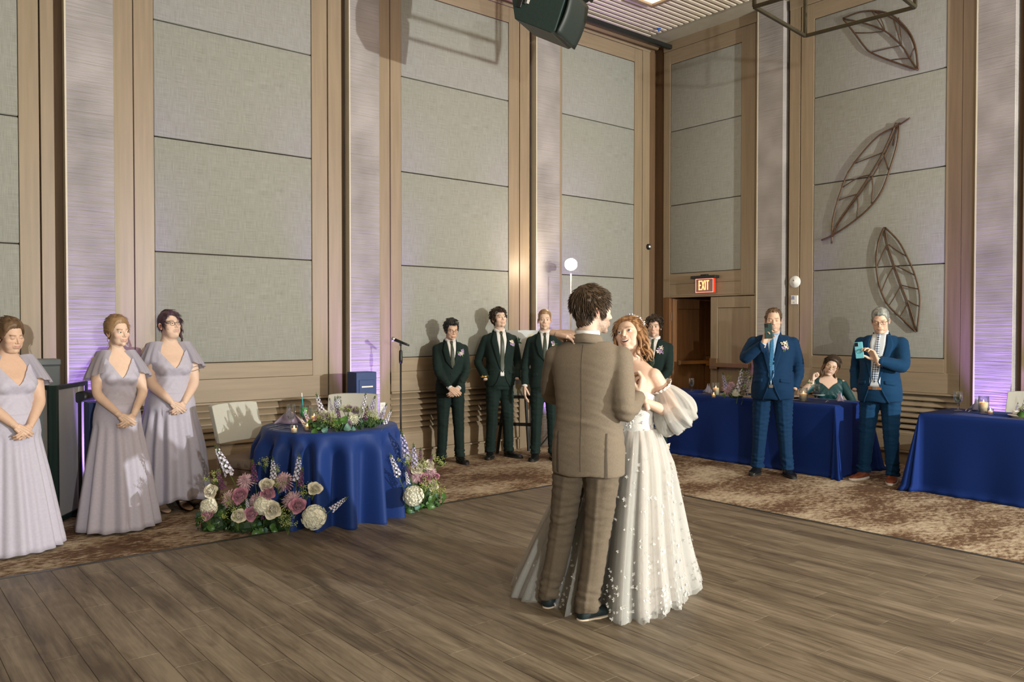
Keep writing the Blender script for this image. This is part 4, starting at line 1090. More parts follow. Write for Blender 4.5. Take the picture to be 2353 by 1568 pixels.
t = man('man', 'heavyset grey haired man in glasses and blue suit holding a light blue phone', p, face_cam(p, -16), 1.80, M_blue2,
    dict(skin=SK1*1.05, eyes=.2, smile=-.3, jaw=1.08, fat=.5, neck=.064, brow=(.10, .09, .08), hair=male_hair('slick', 17), nose=1.15, fold=1.),
    look=(8, -16, 2), bw=1.13, bd=1.14, belly=.045, open_=True, spread_open=.030,
    arms=dict(L=dict(w=(-.055, .34, 1.225), hint=(-1, -.1, -1), f=(.45, .1, .85), p=(.6, .6, .2), key=PHONE, fat=1.25), R=dict(w=(.225, .09, .915), hint=(.35, -1, 0), show=False, fat=1.18)),
    shirt=mat('pale grey blue shirt', (.50, .54, .58), .7, var=.03), tie=check_tie(), hairm=H_grey, belt=mat('brown leather belt', (.25, .10, .04), .4), feet=((.15, .0, 20), (-.13, .03, -8)),
    shoes=M_shoe_b, sole=M_sole_w, specs=mat('tortoise frame', (.08, .045, .02), .3, var=.4, nscale=40), handscale=1.1, hem=.80, res=(110, 90), buckle=M_steel)
q = phone('phone', 'light blue phone held by the grey haired man', t, (.095, .40, 1.245), Matrix.Rotation(.12, 4, 'Y'), mat('sky blue phone case', (.16, .50, .60), .4), .165, .08)
obj('case_ring', MB().tube([(.022*math.cos(k*PI/12), .006, .07+.022*math.sin(k*PI/12)) for k in range(25)], .0016, 5, cap=False), mat('blue ring', (.05, .28, .42), .4), q)
# the groom, seen from behind
p = tuple(at_depth(1352, 900, 4.40)[:2])+(0,)
def rz_dir(r, f):
    q = Vector((R0.x, R0.y, 0))*r+Vector((Fv.x, Fv.y, 0))*f; return math.atan2(q.y, q.x)-PI/2
grz = rz_dir(.42, 1.); gq = at_depth(1468, 912, 4.50)-Vector(p); GW = tuple(Vector((math.cos(-grz)*gq.x-math.sin(-grz)*gq.y, math.sin(-grz)*gq.x+math.cos(-grz)*gq.y, gq.z))/(1.81/1.75))
groom = man('man', 'groom in taupe brown suit seen from behind, dancing with the bride', p, rz_dir(.42, 1.), 1.81, M_taupe,
    dict(skin=SK2*.95, eyes=.7, smile=.4, jaw=1.0, neck=.060, brow=(.03, .02, .015), hair=male_hair('groom', 21), beard=dict(col=(.05, .035, .025), amt=.55)), look=(-46, -2, 0), bw=1.06, bd=1.06,
    arms=dict(R=dict(w=GW, hint=(.1, -.3, -1), f=(.15, .35, .9), p=(-1, .2, .1), key=GRIP, fat=1.12), L=dict(w=(-.12, .36, 1.10), hint=(-1, -.2, -.6), f=(.7, .6, 0), p=(.3, .8, 0), key=WRAP, fat=1.1)),
    hairm=hair_mat('groom hair', (.022, .014, .009), (.085, .052, .028)), back=True, fold_=1.0, trousers=suit_mat('darker taupe trouser wool', (.125, .098, .070)), sole=M_sole_t, shoes=mat('dark navy suede', (.012, .022, .024), .6), feet=((.015, -.05, 30), (-.235, .06, 5)), hem=.77, vox=.009, res=(120, 96))
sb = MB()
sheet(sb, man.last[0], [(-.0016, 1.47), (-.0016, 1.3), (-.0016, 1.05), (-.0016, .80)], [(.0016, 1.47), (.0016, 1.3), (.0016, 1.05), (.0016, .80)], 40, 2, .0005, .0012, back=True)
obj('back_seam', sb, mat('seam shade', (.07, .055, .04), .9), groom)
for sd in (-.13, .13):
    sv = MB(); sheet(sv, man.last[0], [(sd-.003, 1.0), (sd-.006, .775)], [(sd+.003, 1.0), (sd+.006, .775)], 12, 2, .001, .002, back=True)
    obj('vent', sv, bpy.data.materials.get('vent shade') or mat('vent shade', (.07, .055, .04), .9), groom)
# ---------------------------------------------------------------- women (same local frame, 1.75 units then scaled)
def torso_female(bw, bd, bust=1., belly=0.):
    def rg(z, rx, ry, cy=0.): return (z, rx*bw, ry*bd, 0, cy)
    R = [rg(.90, .170, .120+belly, belly*.6), rg(.98, .158, .112+belly, belly*.7), rg(1.06, .134, .100+belly*.8, belly*.6), rg(1.12, .130, .098+belly*.5, belly*.4),
         rg(1.18, .138, .104, .006), rg(1.25, .150, .112+.016*bust, .016*bust), rg(1.30, .156, .104+.010*bust, .012*bust), rg(1.36, .158, .088, .002), rg(1.40, .160, .076, -.006),
         rg(1.425, .148, .066, -.010), rg(1.445, .118, .060, -.014), rg(1.462, .084, .056, -.017), rg(1.480, .060, .054, -.019), rg(1.51, .050, .052, -.022), rg(1.55, .048, .050, -.024)]
    b = MB().rings(R, 56, 2.15)
    return b, R
def surf(R, th, z, off=0.):
    zs = [r[0] for r in R]; rx = np.interp(z, zs, [r[1] for r in R])+off; ry = np.interp(z, zs, [r[2] for r in R])+off; cy = np.interp(z, zs, [r[4] for r in R])
    c, d = math.sin(th), math.cos(th); ex = 2.15
    return rx*math.copysign(abs(c)**(2/ex), c), cy+ry*math.copysign(abs(d)**(2/ex), d)
def skirt_mesh(base, nth=180, nz_=26):
    """base(th, t) -> (x, y, z), t 0 waist .. 1 hem"""
    return np.array([[base(2*PI*k/nth, i/(nz_-1)) for k in range(nth)] for i in range(nz_)])
M_lilac = mat('dusty lavender chiffon', (.41, .385, .465), .7, var=.04, nscale=60, bump=.12, bscale=700, bdist=.0005, sheen=.2)
M_flut = sheer('lavender chiffon sleeve', (.48, .46, .54), 1.3)
def woman(name, label, pos, rz, H, head, look, hairm, bw=1., bd=1., bust=1., belly=0., arms=None, dress=None, hz=1.622, res=(116, 92), handscale=.92,
          gown='maid', skirt_fn=None, specs=None, fat=1., sleeves=True, al=1., vup=.012, vox=.0085, p_legs=True, torso_only=False):
    s = H/1.75; t = thing(name, label, 'person', pos, rz, None, s); sk = head['skin']
    tb, R = torso_female(bw, bd, bust, belly)
    jb = MB(); jb.v = list(tb.v); jb.f = list(tb.f); jb.m = list(tb.m); jb.n = tb.n; parts = []; info = {}
    for sx in (-1, 1):
        if bust: jb.ell((sx*.068*bw, .082*bd+.01, 1.245), (.058*bw*bust**.5, .048*bust, .058*bust**.5), 16, 10)
    for sd, nm in ((1, 'R'), (-1, 'L')):
        a = dict(w=(sd*.22*bw, .03, .86), hint=(sd*.3, -1, 0), f=(0, .12, -1), p=(-sd, 0, 0), key=RELAX); a.update((arms or {}).get(nm, {}))
        S = Vector((sd*.150*bw, -.010, 1.385)); E_, W_ = ik(S, a['w'], .282*al, .250*al, a['hint'])
        jb.ell(S, (.047*fat, .046*fat, .044*fat), 14, 8)
        pts, rad = limb(S, E_, W_, [.046*fat, .047*fat, .038*fat, .039*fat, .033*fat, .0235*fat**.5]); pts.append(W_+(W_-E_).normalized()*.02); rad.append(.022*fat**.5)
        jb.tube(pts, rad, 14); info[nm] = (S, E_, W_)
        hv, hf = place_hand(nm, W_+(W_-E_).normalized()*.016, a['f'], a['p'], a['key'], handscale); parts.append((hv, hf, None, sk))
    V, F = remesh(jb, vox, 3, .55); c = np.tile(sk, (len(V), 1)); parts.append((V, F, None, c))
    if p_legs:
        lg = MB()
        for sx in (-1, 1): lg.tube([(sx*.07*bw, 0, .96), (sx*.08, .02, .5), (sx*.085, .03, .09), (sx*.085, .07, .05)], [.075, .052, .030, .026], 12)
        parts.append((np.array(lg.v), lg.f, None, sk))
    hv, hf, mi, hc, shell = build_head(head, *res); Rh = head_rot(*look); parts.insert(0, (posed(hv, hz, Rh), hf, mi, hc))
    skin_obj('body', t, parts)
    if shell is not None: shell.v = [tuple(p) for p in posed(shell.v, hz, Rh)]; obj('hair', shell, hairm, t, smooth=True)
    if specs is not None: glasses(t, hz, Rh, specs)
    bvh = bvh_of(V, F)
    tq = MB(); tq.add(tb.v, tb.f)
    for sx in (-1, 1): tq.ell((sx*.068*bw, .082*bd+.01, 1.245), (.058*bw*bust**.5, .048*bust, .058*bust**.5), 16, 10)
    bvt = bvh_of(tq.v, tq.f)
    if gown == 'maid':
        nt, nzz = 120, 40; G = np.zeros((nzz, nt, 3))
        for k in range(nt):
            th = 2*PI*k/nt; a = abs(math.degrees((th+PI) % (2*PI)-PI))
            ztop = np.interp(a, [0, 8, 20, 32, 45, 58, 75, 105, 125, 150, 180], [1.232+vup, 1.262+vup, 1.330+vup*.6, 1.395, 1.436, 1.452, 1.447, 1.440, 1.425, 1.39, 1.37])
            for i in range(nzz):
                z = 1.035+(ztop-1.035)*i/(nzz-1); x0, y0 = surf(R, th, z, .0)
                x, y = surf(R, th, z, .011)
                if a < 80 and z < 1.40 and bust:
                    h_ = bvt.ray_cast(Vector((x*.999, .6, z)), Vector((0, -1, 0)))
                    if h_[0] is not None and h_[0].y > 0 and h_[0].y < .22: y = max(y, h_[0].y+.010)
                # crossed pleats
                ph = (abs(x)*1.15*(1 if a < 90 else .2)+ (z-1.05)*.85)*92
                pl = .0034*math.sin(ph+(.8 if x > 0 else 0))*(sst(1.06, 1.09, z))*(1 if a < 95 else .3)
                nrm = Vector((x, y, 0)).normalized(); G[i, k] = (x+nrm.x*pl, y+nrm.y*pl, z)
        for _ in range(1): G[:, :, 1] = (G[:, :, 1]*2+np.roll(G[:, :, 1], 1, 1)+np.roll(G[:, :, 1], -1, 1))/4
        b = MB().grid(G, closeu=True); o = obj('bodice', b, dress, t, smooth=True, solid=.004)
        wb = MB(); 
        wb.grid(np.array([[(*surf(R, 2*PI*k/64, z, .017), z) for k in range(64)] for z in (1.03, 1.05, 1.07)]), closeu=True); obj('waistband', wb, dress, t, smooth=True)
        if sleeves:
            for sd, nm in ((1, 'R'), (-1, 'L')):
                S, E_, W_ = info[nm]; ax = (E_-S).normalized(); out = Vector((sd, .0, .25)); out = (out-ax*out.dot(ax)).normalized(); fr = ax.cross(out)
                G = []; n1, n2 = 9, 46
                for i in range(n1):
                    u = i/(n1-1); row = []
                    for k in range(n2):
                        v = (k/(n2-1)-.5)*2; an = v*math.radians(128); r_ = (.064+.026*u**1.2)*fat**.8+.011*u*math.sin(k*1.02)+.004*u*math.sin(k*2.3)
                        c0 = S+Vector((-sd*.058*(1-u)**1.5, 0, .030*(1-u)**1.5))+ax*(-.040+.200*u*(1-.30*abs(v)**2.2))
                        row.append(c0+out*(r_*math.cos(an)*1.0)+fr*(r_*math.sin(an)*1.08))
                    G.append(row)
                sb_ = MB().grid(np.array([[tuple(p) for p in r] for r in G])); obj('flutter_sleeve', sb_, M_flut, t, smooth=True)
    if skirt_fn:
        G = skirt_mesh(skirt_fn); sb_ = MB().grid(G, closeu=True); obj('skirt', sb_, dress, t, smooth=True, solid=.003)
    woman.last = (bvt, R, info, Rh, hz)
    return t
def maid_skirt(bw, bd, belly, seed, hem=.02, flare=1., hilo=0.):
    r = random.Random(seed); ks = [(r.choice((7, 9, 12, 15, 18, 21)), r.uniform(0, 6.28), r.uniform(.5, 1.)) for _ in range(5)]
    Rt = torso_female(bw, bd, 1., belly)[1]
    def fn(th, t):
        z = 1.052+(hem+hilo*max(0, math.cos(th))**2-1.052)*t
        hx = np.interp(t, [0, .12, .25, .5, 1], [.137, .168, .190, .235, .335*flare])*bw; hy = np.interp(t, [0, .12, .25, .5, 1], [.104, .135, .160, .215, .325*flare])*bd
        hy += belly*np.interp(t, [0, .12, .35, 1], [.8, 1., .6, 0.])
        f = sum(a*math.cos(k*th+p+.5*math.sin(2*t)) for k, p, a in ks)/sum(a for _, _, a in ks)
        am = np.interp(t, [0, .1, .4, 1], [.002, .010, .034, .058])
        rr = 1+0*f; c, d = math.sin(th), math.cos(th)
        X, Y = (hx+am*f)*c, (hy+am*f)*d
        if z > .86:
            sx, sy = surf(Rt, th, max(z, .9), .014)
            if math.hypot(sx, sy) > math.hypot(X, Y): X, Y = sx, sy
        return (X, Y, z+.006*math.sin(th*9)*t*t)
    return fn
def female_hair(kind, seed=1):
    base = [(0, 50), (20, 50), (38, 44), (52, 30), (62, 14), (72, 0), (80, -10), (88, -16), (100, -22), (120, -34), (145, -42), (180, -44)]
    d = dict(line=base, seed=seed, noise=.0012, nscale=70, soft=4., ramp=2.6, tufts=420, tlen=.055, lift=.05, tw=.003, tmin=.7)
    bun = np.array((0, -.10, .0))
    if kind == 'updo': d.update(thick=lambda s, e, P: .009+.012*sst(15, 70, e)+.006*sst(40, 80, np.abs(s))+.034*np.exp(-((np.abs(s)-180)/32)**2-((e+2)/22)**2), flow=lambda p: bun-p, noise=.0034, nscale=48, tw=.0042, tufts=620, lift=.12)
    if kind == 'side': d.update(thick=lambda s, e, P: .004+.014*sst(10, 60, e)*sst(30, -30, s)+.022*sst(-20, -70, s)*sst(75, 10, e), flow=lambda p: (-.9, .15, -.6) if p[0] > -.06 else (0, .2, -1),
                               asym=True, line=[(-180, -44), (-140, -42), (-110, -38), (-95, -34), (-80, -26), (-64, -12), (-50, 8), (-36, 26), (-20, 40), (0, 48), (20, 50), (38, 46), (52, 30), (62, 14), (70, -2), (80, -10), (88, -4), (100, 6), (120, -20), (140, -38), (180, -44)])
    if kind == 'long': d.update(thick=lambda s, e, P: .008+.008*sst(0, 60, e)+.010*sst(40, 110, np.abs(s)), flow=lambda p: (np.sign(p[0])*.5, -.35, -1), tlen=.045, lift=.0)
    return d
def locks(t, Rh, hz, starts, m, seed=0, name='hair_locks', wave=.012, r0=.009):
    """loose curls; each start: (x, y, z, length, outward dx, dy) in head space"""
    b = MB(); R_ = random.Random(seed)
    for (x, y, z, L, dx, dy) in starts:
        n = 14; p = Vector((x, y, z)); pts = []; rad = []; ph = R_.uniform(0, 6.28); w_ = wave*R_.uniform(.7, 1.3)
        for i in range(n):
            u = i/(n-1); ang = ph+u*R_.uniform(6.5, 7.5)*L/.16*1.1
            q = p+Vector((dx*u, dy*u, -L*u))+Vector((math.cos(ang)*w_, math.sin(ang)*w_, 0))*min(1, u*2.2)
            pts.append(q); rad.append(r0*(1-.35*u)*(1-u**5)+.0008)
        k0 = b.n; b.tube(pts, rad, 7)
    pv = np.array(b.v); nk = np.array((0, -.028, -.11)); top = sst(-.16, .0, pv[:, 2])[:, None]; Rm = np.array(Rh)
    rot = (pv-nk) @ Rm.T+nk; out = rot*(.45+.55*top)+pv*(.55-.55*top)
    b.v = [tuple(p) for p in out+np.array((0, .012, hz))]
    return obj(name, b, m, t, smooth=True)
WR = dict(w=(.050, .215, .955), hint=(1, -.55, -.15), f=(-.66, .25, -.62), p=(-.2, -1, 0), key=CLASP)
WL = dict(w=(-.060, .200, .945), hint=(-1, -.55, -.15), f=(.66, .36, -.58), p=(.2, -1, 0), key=CLASP)
# three bridesmaids on the left
p = tuple(on_floor(24, 1262)[:2])+(0,)
t1 = woman('woman', 'bridesmaid in lavender gown at the left edge, eyes lowered, dark hair swept back', p, face_cam(p, 34), 1.66,
           dict(skin=SK1*1.02, eyes=.2, smile=.9, jaw=1., fat=.55, neck=.052, lip=(.45, .17, .15), brow=(.06, .035, .02), hair=female_hair('updo', 4)), (10, -12, 4), H_brown,
           bw=1.14, bd=1.12, bust=1.15, belly=.02, fat=1.22, arms=dict(R=WR, L=WL), dress=M_lilac, skirt_fn=maid_skirt(1.14, 1.12, .02, 3, flare=.95))
p = tuple(on_floor(272, 1212)[:2])+(0,)
t2 = woman('woman', 'slim bridesmaid in lavender gown with loose updo and fine necklace', p, face_cam(p, 22), 1.68,
           dict(skin=SK2*1.06, eyes=.95, smile=.1, jaw=.93, neck=.047, lip=(.50, .22, .20), brow=(.10, .06, .035), iris=(.10, .12, .11), gaze=(-.25, 0), nose=.95, hair=female_hair('updo', 7)), (16, -2, 3), H_light,
           bw=1.0, bd=1.0, bust=1., fat=1.0, arms=dict(R=WR, L=WL), dress=M_lilac, skirt_fn=maid_skirt(1.0, 1.0, 0, 8, flare=.93))
locks(t2, woman.last[3], woman.last[4], [(.076, .030, .02, .17, .006, .012), (.080, .012, .0, .13, .022, 0), (-.078, .030, .02, .15, -.004, .01)], H_light, 3, 'loose_strands', .010, .0022)
nb = MB(); Rr = woman.last[1]
nb.tube([(math.sin(a)*.058, -.018+math.cos(a)*.062+.02*max(0, math.cos(a)), 1.455-.085*max(0, math.cos(a))**1.5+.01) for a in [k*2*PI/24 for k in range(25)]], .0011, 5, cap=False)
nb.ell((0, .062, 1.372), (.004, .003, .005), 8, 6); obj('necklace', nb, M_gold, t2, smooth=True)
p = tuple(on_floor(392, 1168)[:2])+(0,)
t3 = woman('woman', 'bridesmaid in lavender gown with glasses and plum hair swept over one eye', p, face_cam(p, 20), 1.74,
           dict(skin=SK2*1.03, eyes=.75, smile=.7, jaw=1.05, fat=.9, neck=.056, lip=(.48, .22, .20), brow=(.05, .03, .03), hair=female_hair('side', 9)), (22, 8, 4), H_plum,
           bw=1.16, bd=1.16, bust=1.2, belly=.02, fat=1.24, arms=dict(R=WR, L=WL), dress=M_lilac, specs=M_black, skirt_fn=maid_skirt(1.16, 1.16, .02, 14, flare=.82, hilo=.10))
locks(t3, woman.last[3], woman.last[4], [(-.074-.004*k, .050-.012*k, .03-.012*k, .12+.012*(k % 3), -.012, .004) for k in range(7)], H_plum, 5, 'hair_locks', .009, .010)
tt = MB(); S, E_, W_ = woman.last[2]['L']
for q_ in (.30, .42): 
    c_ = S.lerp(E_, q_+.25); ax = (E_-S).normalized(); u_ = ax.orthogonal().normalized(); v_ = ax.cross(u_)
    tt.tube([c_+u_*(.0572*math.cos(a))+v_*(.0572*math.sin(a))+ax*(.006*math.sin(3*a)) for a in [k*2*PI/30 for k in range(31)]], .0022, 5, cap=False)
obj('arm_tattoo', tt, mat('tattoo ink', (.05, .06, .045), .6), t3)
up, so_ = shoe_mesh(.24, .042, .05)
for (wn, lst) in ((t1, ((.09, .06), (-.09, .08))), (t2, ((.08, .1), (-.08, .08))), (t3, ((.09, .08), (-.09, .10)))):
    for fx, fy in lst: obj('shoe', MB().add(up.v, up.f).xf(Matrix.Translation((fx, fy, 0))), mat('nude pump', (.42, .27, .19), .4), wn, smooth=True)

# ---------------------------------------------------------------- the bride
M_satin = mat('champagne lining satin', (.50, .43, .37), .5, var=.05, nscale=6, sheen=.2)
M_tulle = sheer('ivory tulle', (.60, .60, .58), .42)
M_organ = sheer('ivory organza', (.60, .59, .56), .62)
M_lace = mat('ivory lace', (.60, .585, .55), .65, var=.06, nscale=60, bump=.5, bscale=160, bdist=.002)
bp_ = at_depth(1450, 900, 4.72); p = (bp_.x, bp_.y, 0)
SKB = SK2*np.array((.94, .90, .88))
brz = rz_dir(-.62, -.78)
def loc_of(px, py, D, t_pos, rz, s):
    v = at_depth(px, py, D)-Vector(t_pos); c, d = math.cos(-rz), math.sin(-rz)
    return Vector((c*v.x-d*v.y, d*v.x+c*v.y, v.z))/s
HB = 1.665; sB = HB/1.75
def locd(r, f, z):
    v = Vector((R0.x, R0.y, 0))*r+Vector((Fv.x, Fv.y, 0))*f; c, d = math.cos(-brz), math.sin(-brz); return (c*v.x-d*v.y, d*v.x+c*v.y, z)
wrR = loc_of(1284, 767, 4.41, p, brz, sB); wrL = loc_of(1488, 926, 4.56, p, brz, sB)
bride = woman('woman', 'laughing bride with copper curls in off-shoulder ivory tulle gown', p, brz, HB,
    dict(skin=SKB, eyes=1.0, smile=1.0, open=.85, jaw=.98, neck=.048, fat=.1, lip=(.52, .20, .17), brow=(.20, .10, .05), browt=.9, iris=(.10, .13, .14), gaze=(0, .25), nose=1.0, fold=.9, hair=female_hair('long', 12)),
    (8, 20, 14), H_red, bw=1.0, bd=1.0, bust=1.0, fat=1.05, gown='bride', dress=M_satin, res=(140, 110), vox=.007, al=1.12, handscale=1.0,
    arms=dict(R=dict(w=tuple(wrR), hint=locd(-.8, .5, -.05), f=locd(.78, -.55, -.10), p=locd(.15, .45, -.9), key=WRAP), L=dict(w=tuple(wrL), hint=(-.25, -.1, -1), f=locd(-.25, -.05, .95), p=locd(-1, .2, 0), key=GRIP)))
bvh_b, R_b, inf_b, Rh_b, hz_b = woman.last
# boned bodice with a sweetheart top
nt, nzz = 120, 30; G = np.zeros((nzz, nt, 3))
for k in range(nt):
    th = 2*PI*k/nt; a = abs(math.degrees((th+PI) % (2*PI)-PI))
    ztop = np.interp(a, [0, 12, 30, 50, 70, 100, 140, 180], [1.262, 1.285, 1.312, 1.305, 1.285, 1.262, 1.235, 1.225])
    for i in range(nzz):
        z = 1.03+(ztop-1.03)*i/(nzz-1); x, y = surf(R_b, th, z, .007)
        if a < 80:
            h_ = bvh_b.ray_cast(Vector((x*.999, .6, z)), Vector((0, -1, 0)))
            if h_[0] is not None and .0 < h_[0].y < .2: y = max(y, h_[0].y+.007)
        G[i, k] = (x, y, z)
obj('bodice', MB().grid(G, closeu=True), M_lace, bride, smooth=True, solid=.004)
# skirt: lobes of the hem given in room directions round the bride
C0 = at_depth(1408, 900, 4.74); C0 = Vector((C0.x, C0.y, 0)); Rh2 = Vector((R0.x, R0.y, 0)); Fh2 = Vector((Fv.x, Fv.y, 0)).normalized()
hem_pts = [(1160, 1380), (1200, 1392), (1238, 1384), (1252, 1372), (1272, 1400), (1290, 1430), (1308, 1410), (1318, 1385), (1385, 1385), (1402, 1425), (1428, 1452), (1452, 1428), (1478, 1446), (1512, 1428), (1548, 1410), (1575, 1382), (1600, 1368), (1620, 1345), (1600, 1318)]
pol = []
for q in hem_pts:
    v = on_floor(*q)-C0; pol.append((math.atan2(v.dot(Fh2), v.dot(Rh2)), v.length))
pol += [(math.radians(a), r_) for a, r_ in ((25, .60), (50, .58), (80, .56), (110, .56), (140, .60), (165, .64))]
pol.sort(); PA = [a for a, _ in pol]; PR = [r_ for _, r_ in pol]; PA = [PA[-1]-2*PI]+PA+[PA[0]+2*PI]; PR = [PR[-1]]+PR+[PR[0]]
crz, srz = math.cos(-brz), math.sin(-brz)
def bride_skirt(layer):
    def fn(th, t):
        ang = (th+PI) % (2*PI)-PI; rh = float(np.interp(ang, PA, PR))
        am = math.sin(ang*17+layer*2)+.6*math.sin(ang*29+1+layer)+.4*math.sin(ang*11+layer*5)
        rh = rh*(1-.05*layer)
        prof = np.interp(t, [0, .08, .22, .5, .8, .94, 1.], [0, .16, .36, .60, .84, .96, 1.])
        rw = .145+.01*(layer == 0)
        r_ = rw+(rh-rw)*prof
        if .3 < t: r_ = r_-0
        r_ += am*(.004+.018*t)*(1 if layer == 0 else .7)
        z = 1.045*sB*(1-t)+.012+(.014*math.sin(ang*23)+.008*math.sin(ang*41))*t**6+.012*layer*0
        cx = C0+(Vector((bp_.x, bp_.y, 0))-C0)*(1-t)**1.3
        w_ = cx+Rh2*(r_*math.cos(ang))+Fh2*(r_*math.sin(ang)); v = w_-Vector(p)
        return ((crz*v.x-srz*v.y)/sB, (srz*v.x+crz*v.y)/sB, z/sB)
    return fn
Gl = skirt_mesh(bride_skirt(3), 240, 26); obj('skirt_lining', MB().grid(Gl, closeu=True), M_satin, bride, smooth=True)
Go = skirt_mesh(bride_skirt(0), 360, 34); obj('skirt_tulle', MB().grid(Go, closeu=True), M_tulle, bride, smooth=True)
Gm = skirt_mesh(bride_skirt(1), 300, 30); obj('skirt_tulle', MB().grid(Gm, closeu=True), M_tulle, bride, smooth=True)
# lace flowers scattered on the tulle, thick near the hem
lc = MB(); R_ = random.Random(5); nr, nc = Go.shape[:2]
def sprig(c, n_, size, up):
    n_ = n_.normalized(); u = (up-n_*up.dot(n_)).normalized(); v = n_.cross(u)
    for q in range(5):
        a = q*2*PI/5+R_.uniform(0, .5); d = u*math.cos(a)+v*math.sin(a); e = n_.cross(d); L = size*R_.uniform(.7, 1.2)
        o = c+n_*.004; lc.add([o, o+d*L*.5+e*L*.28+n_*.003, o+d*L+n_*.006, o+d*L*.5-e*L*.28+n_*.003], [(0, 1, 2, 3)])
for q in range(820):
    t_ = 1-abs(R_.gauss(0, .16)) if q < 440 else R_.uniform(.12, 1); t_ = max(.05, min(.985, t_)); i = int(t_*(nr-1)); k = R_.randrange(nc)
    c = Vector(Go[i, k]); n_ = Vector((Go[i, k, 0]-Go[i].mean(0)[0], Go[i, k, 1]-Go[i].mean(0)[1], .1)); sprig(c, n_, R_.uniform(.007, .015), Vector((0, 0, 1)))
stuff(obj('lace_flowers', lc, M_lace, bride))
# lace on the bodice
lc = MB()
for q in range(160):
    th = R_.uniform(0, 6.28); z = R_.uniform(1.04, 1.27); i = int((z-1.03)/.24*(nzz-1)); i = max(0, min(nzz-1, i)); k = int(th/(2*PI)*nt) % nt
    c = Vector(G[i, k]); sprig(c, Vector((c.x, c.y, 0)), R_.uniform(.010, .02), Vector((0, 0, 1)))
stuff(obj('bodice_lace', lc, M_lace, bride))
# puffed organza sleeves on the upper arms
for sd, nm in ((1, 'R'), (-1, 'L')):
    S, E_, W_ = inf_b[nm]; pf = MB(); G2 = []; ax = (E_-S).normalized()
    u_ = ax.orthogonal().normalized(); v_ = ax.cross(u_); n1, n2 = 22, 60
    a0 = S+ax*(.10 if nm == 'L' else .16); a1 = E_+(W_-E_)*(.42 if nm == 'L' else .60)
    for i in range(n1):
        u = i/(n1-1); c_ = a0.lerp(E_+ax*.02, min(1, u*1.5)) if u < .66 else (E_+ax*.02).lerp(a1, (u-.66)/.34)
        r_ = .052+.072*math.sin(PI*min(1, u*1.02))**.7*(1 if nm == 'L' else .62)
        row = []
        for k in range(n2):
            a = 2*PI*k/n2; rr = r_*(1+.13*math.sin(a*9+u*3)*math.sin(PI*u)+.05*math.sin(a*17+4*u)+.10*math.sin(a*2+u*5)*math.sin(PI*u)); row.append(tuple(c_+u_*(rr*math.cos(a))+v_*(rr*math.sin(a))+Vector((0, 0, -.030*math.sin(PI*u) if nm == 'L' else 0))))
        G2.append(row)
    pf.grid(np.array(G2), closeu=True); obj('puff_sleeve', pf, M_organ, bride, smooth=True)
    rf = MB(); G3 = []
    for j in range(3):
        c_ = a0 if True else a1; G3.append([tuple(a0-ax*(.012*j)+u_*((.054+.012*j+.006*math.sin(k*1.7))*math.cos(2*PI*k/60))+v_*((.054+.012*j+.006*math.sin(k*1.7))*math.sin(2*PI*k/60))) for k in range(60)])
    rf.grid(np.array(G3), closeu=True); obj('sleeve_ruffle', rf, M_lace, bride, smooth=True)
# sash bow at the back of the waist
bo = MB(); bc = loc_of(1506, 1028, 4.84, p, brz, sB)
rr_ = Vector((crz*Rh2.x-srz*Rh2.y, srz*Rh2.x+crz*Rh2.y, 0)); ff_ = Vector((crz*Fh2.x-srz*Fh2.y, srz*Fh2.x+crz*Fh2.y, 0))
for (dx, dz, L, w0, w1) in ((.9, -.25, .085, .012, .050), (-.2, -1, .17, .012, .045), (.55, -.85, .15, .012, .05), (.2, .5, .05, .012, .04)):
    d = (rr_*dx+Vector((0, 0, dz))).normalized(); e = rr_*d.z-Vector((0, 0, 1))*d.dot(rr_); G4 = []
    for i in range(8):
        u = i/7; w_ = w0+(w1-w0)*u; G4.append([tuple(bc+d*L*u+e*w_*v-ff_*(.018*math.sin(PI*u)+.010*math.cos(v*4)*u)) for v in (-1, -.5, 0, .5, 1)])
    bo.grid(np.array(G4))
bo.ell(bc-ff_*.012, (.018, .018, .018), 12, 8); obj('waist_bow', bo, mat('blush satin ribbon', (.56, .40, .31), .4, var=.05), bride, smooth=True, solid=.002)
# copper curls and the jewelled headband
st = []
for k in range(34):
    a = math.radians(-172+k*344/33); rr = .088
    if abs(math.degrees(a)) < 52: continue
    st.append((rr*math.sin(a)*.92, rr*math.cos(a)-.012, .02-.02*(k % 3), .12+.06*((k*7) % 5)/5, math.sin(a)*.035, math.cos(a)*.03+.01))
for k in range(20):
    a = math.radians(-150+k*300/19); st.append((.080*math.sin(a), .080*math.cos(a)-.015, -.03-.01*(k % 2), .09+.05*((k*5) % 4)/4, math.sin(a)*.05, math.cos(a)*.04)) if abs(math.degrees(a)) > 62 else None
locks(bride, Rh_b, hz_b, st, H_red, 9, 'curls', .016, .0105)
hd = MB(); R_ = random.Random(2)
for k in range(90):
    a = math.radians(-80+160*k/89); c = Vector((.106*math.sin(a), -.002, .026+.112*math.cos(a)))+Vector((R_.uniform(-.004, .004), R_.uniform(-.010, .010), R_.uniform(-.003, .006)))
    r_ = R_.uniform(.0025, .0055); hd.ell(c, (r_, r_, r_), 6, 4)
for k in range(30):
    a = math.radians(-78+156*k/29); c = Vector((.107*math.sin(a), -.004, .026+.113*math.cos(a))); d = Vector((R_.uniform(-.5, .5), R_.uniform(-1, 1), R_.uniform(-.2, .8))).normalized()
    e = d.orthogonal().normalized()*.004; hd.add([c, c+d*.008+e, c+d*.017, c+d*.008-e], [(0, 1, 2, 3)])
hd.v = [tuple(q) for q in posed(hd.v, hz_b, Rh_b)]
obj('jewelled_headband', hd, mat('crystal and silver beads', (.75, .72, .78), .12, metal=.6, var=.25, nscale=90), bride)
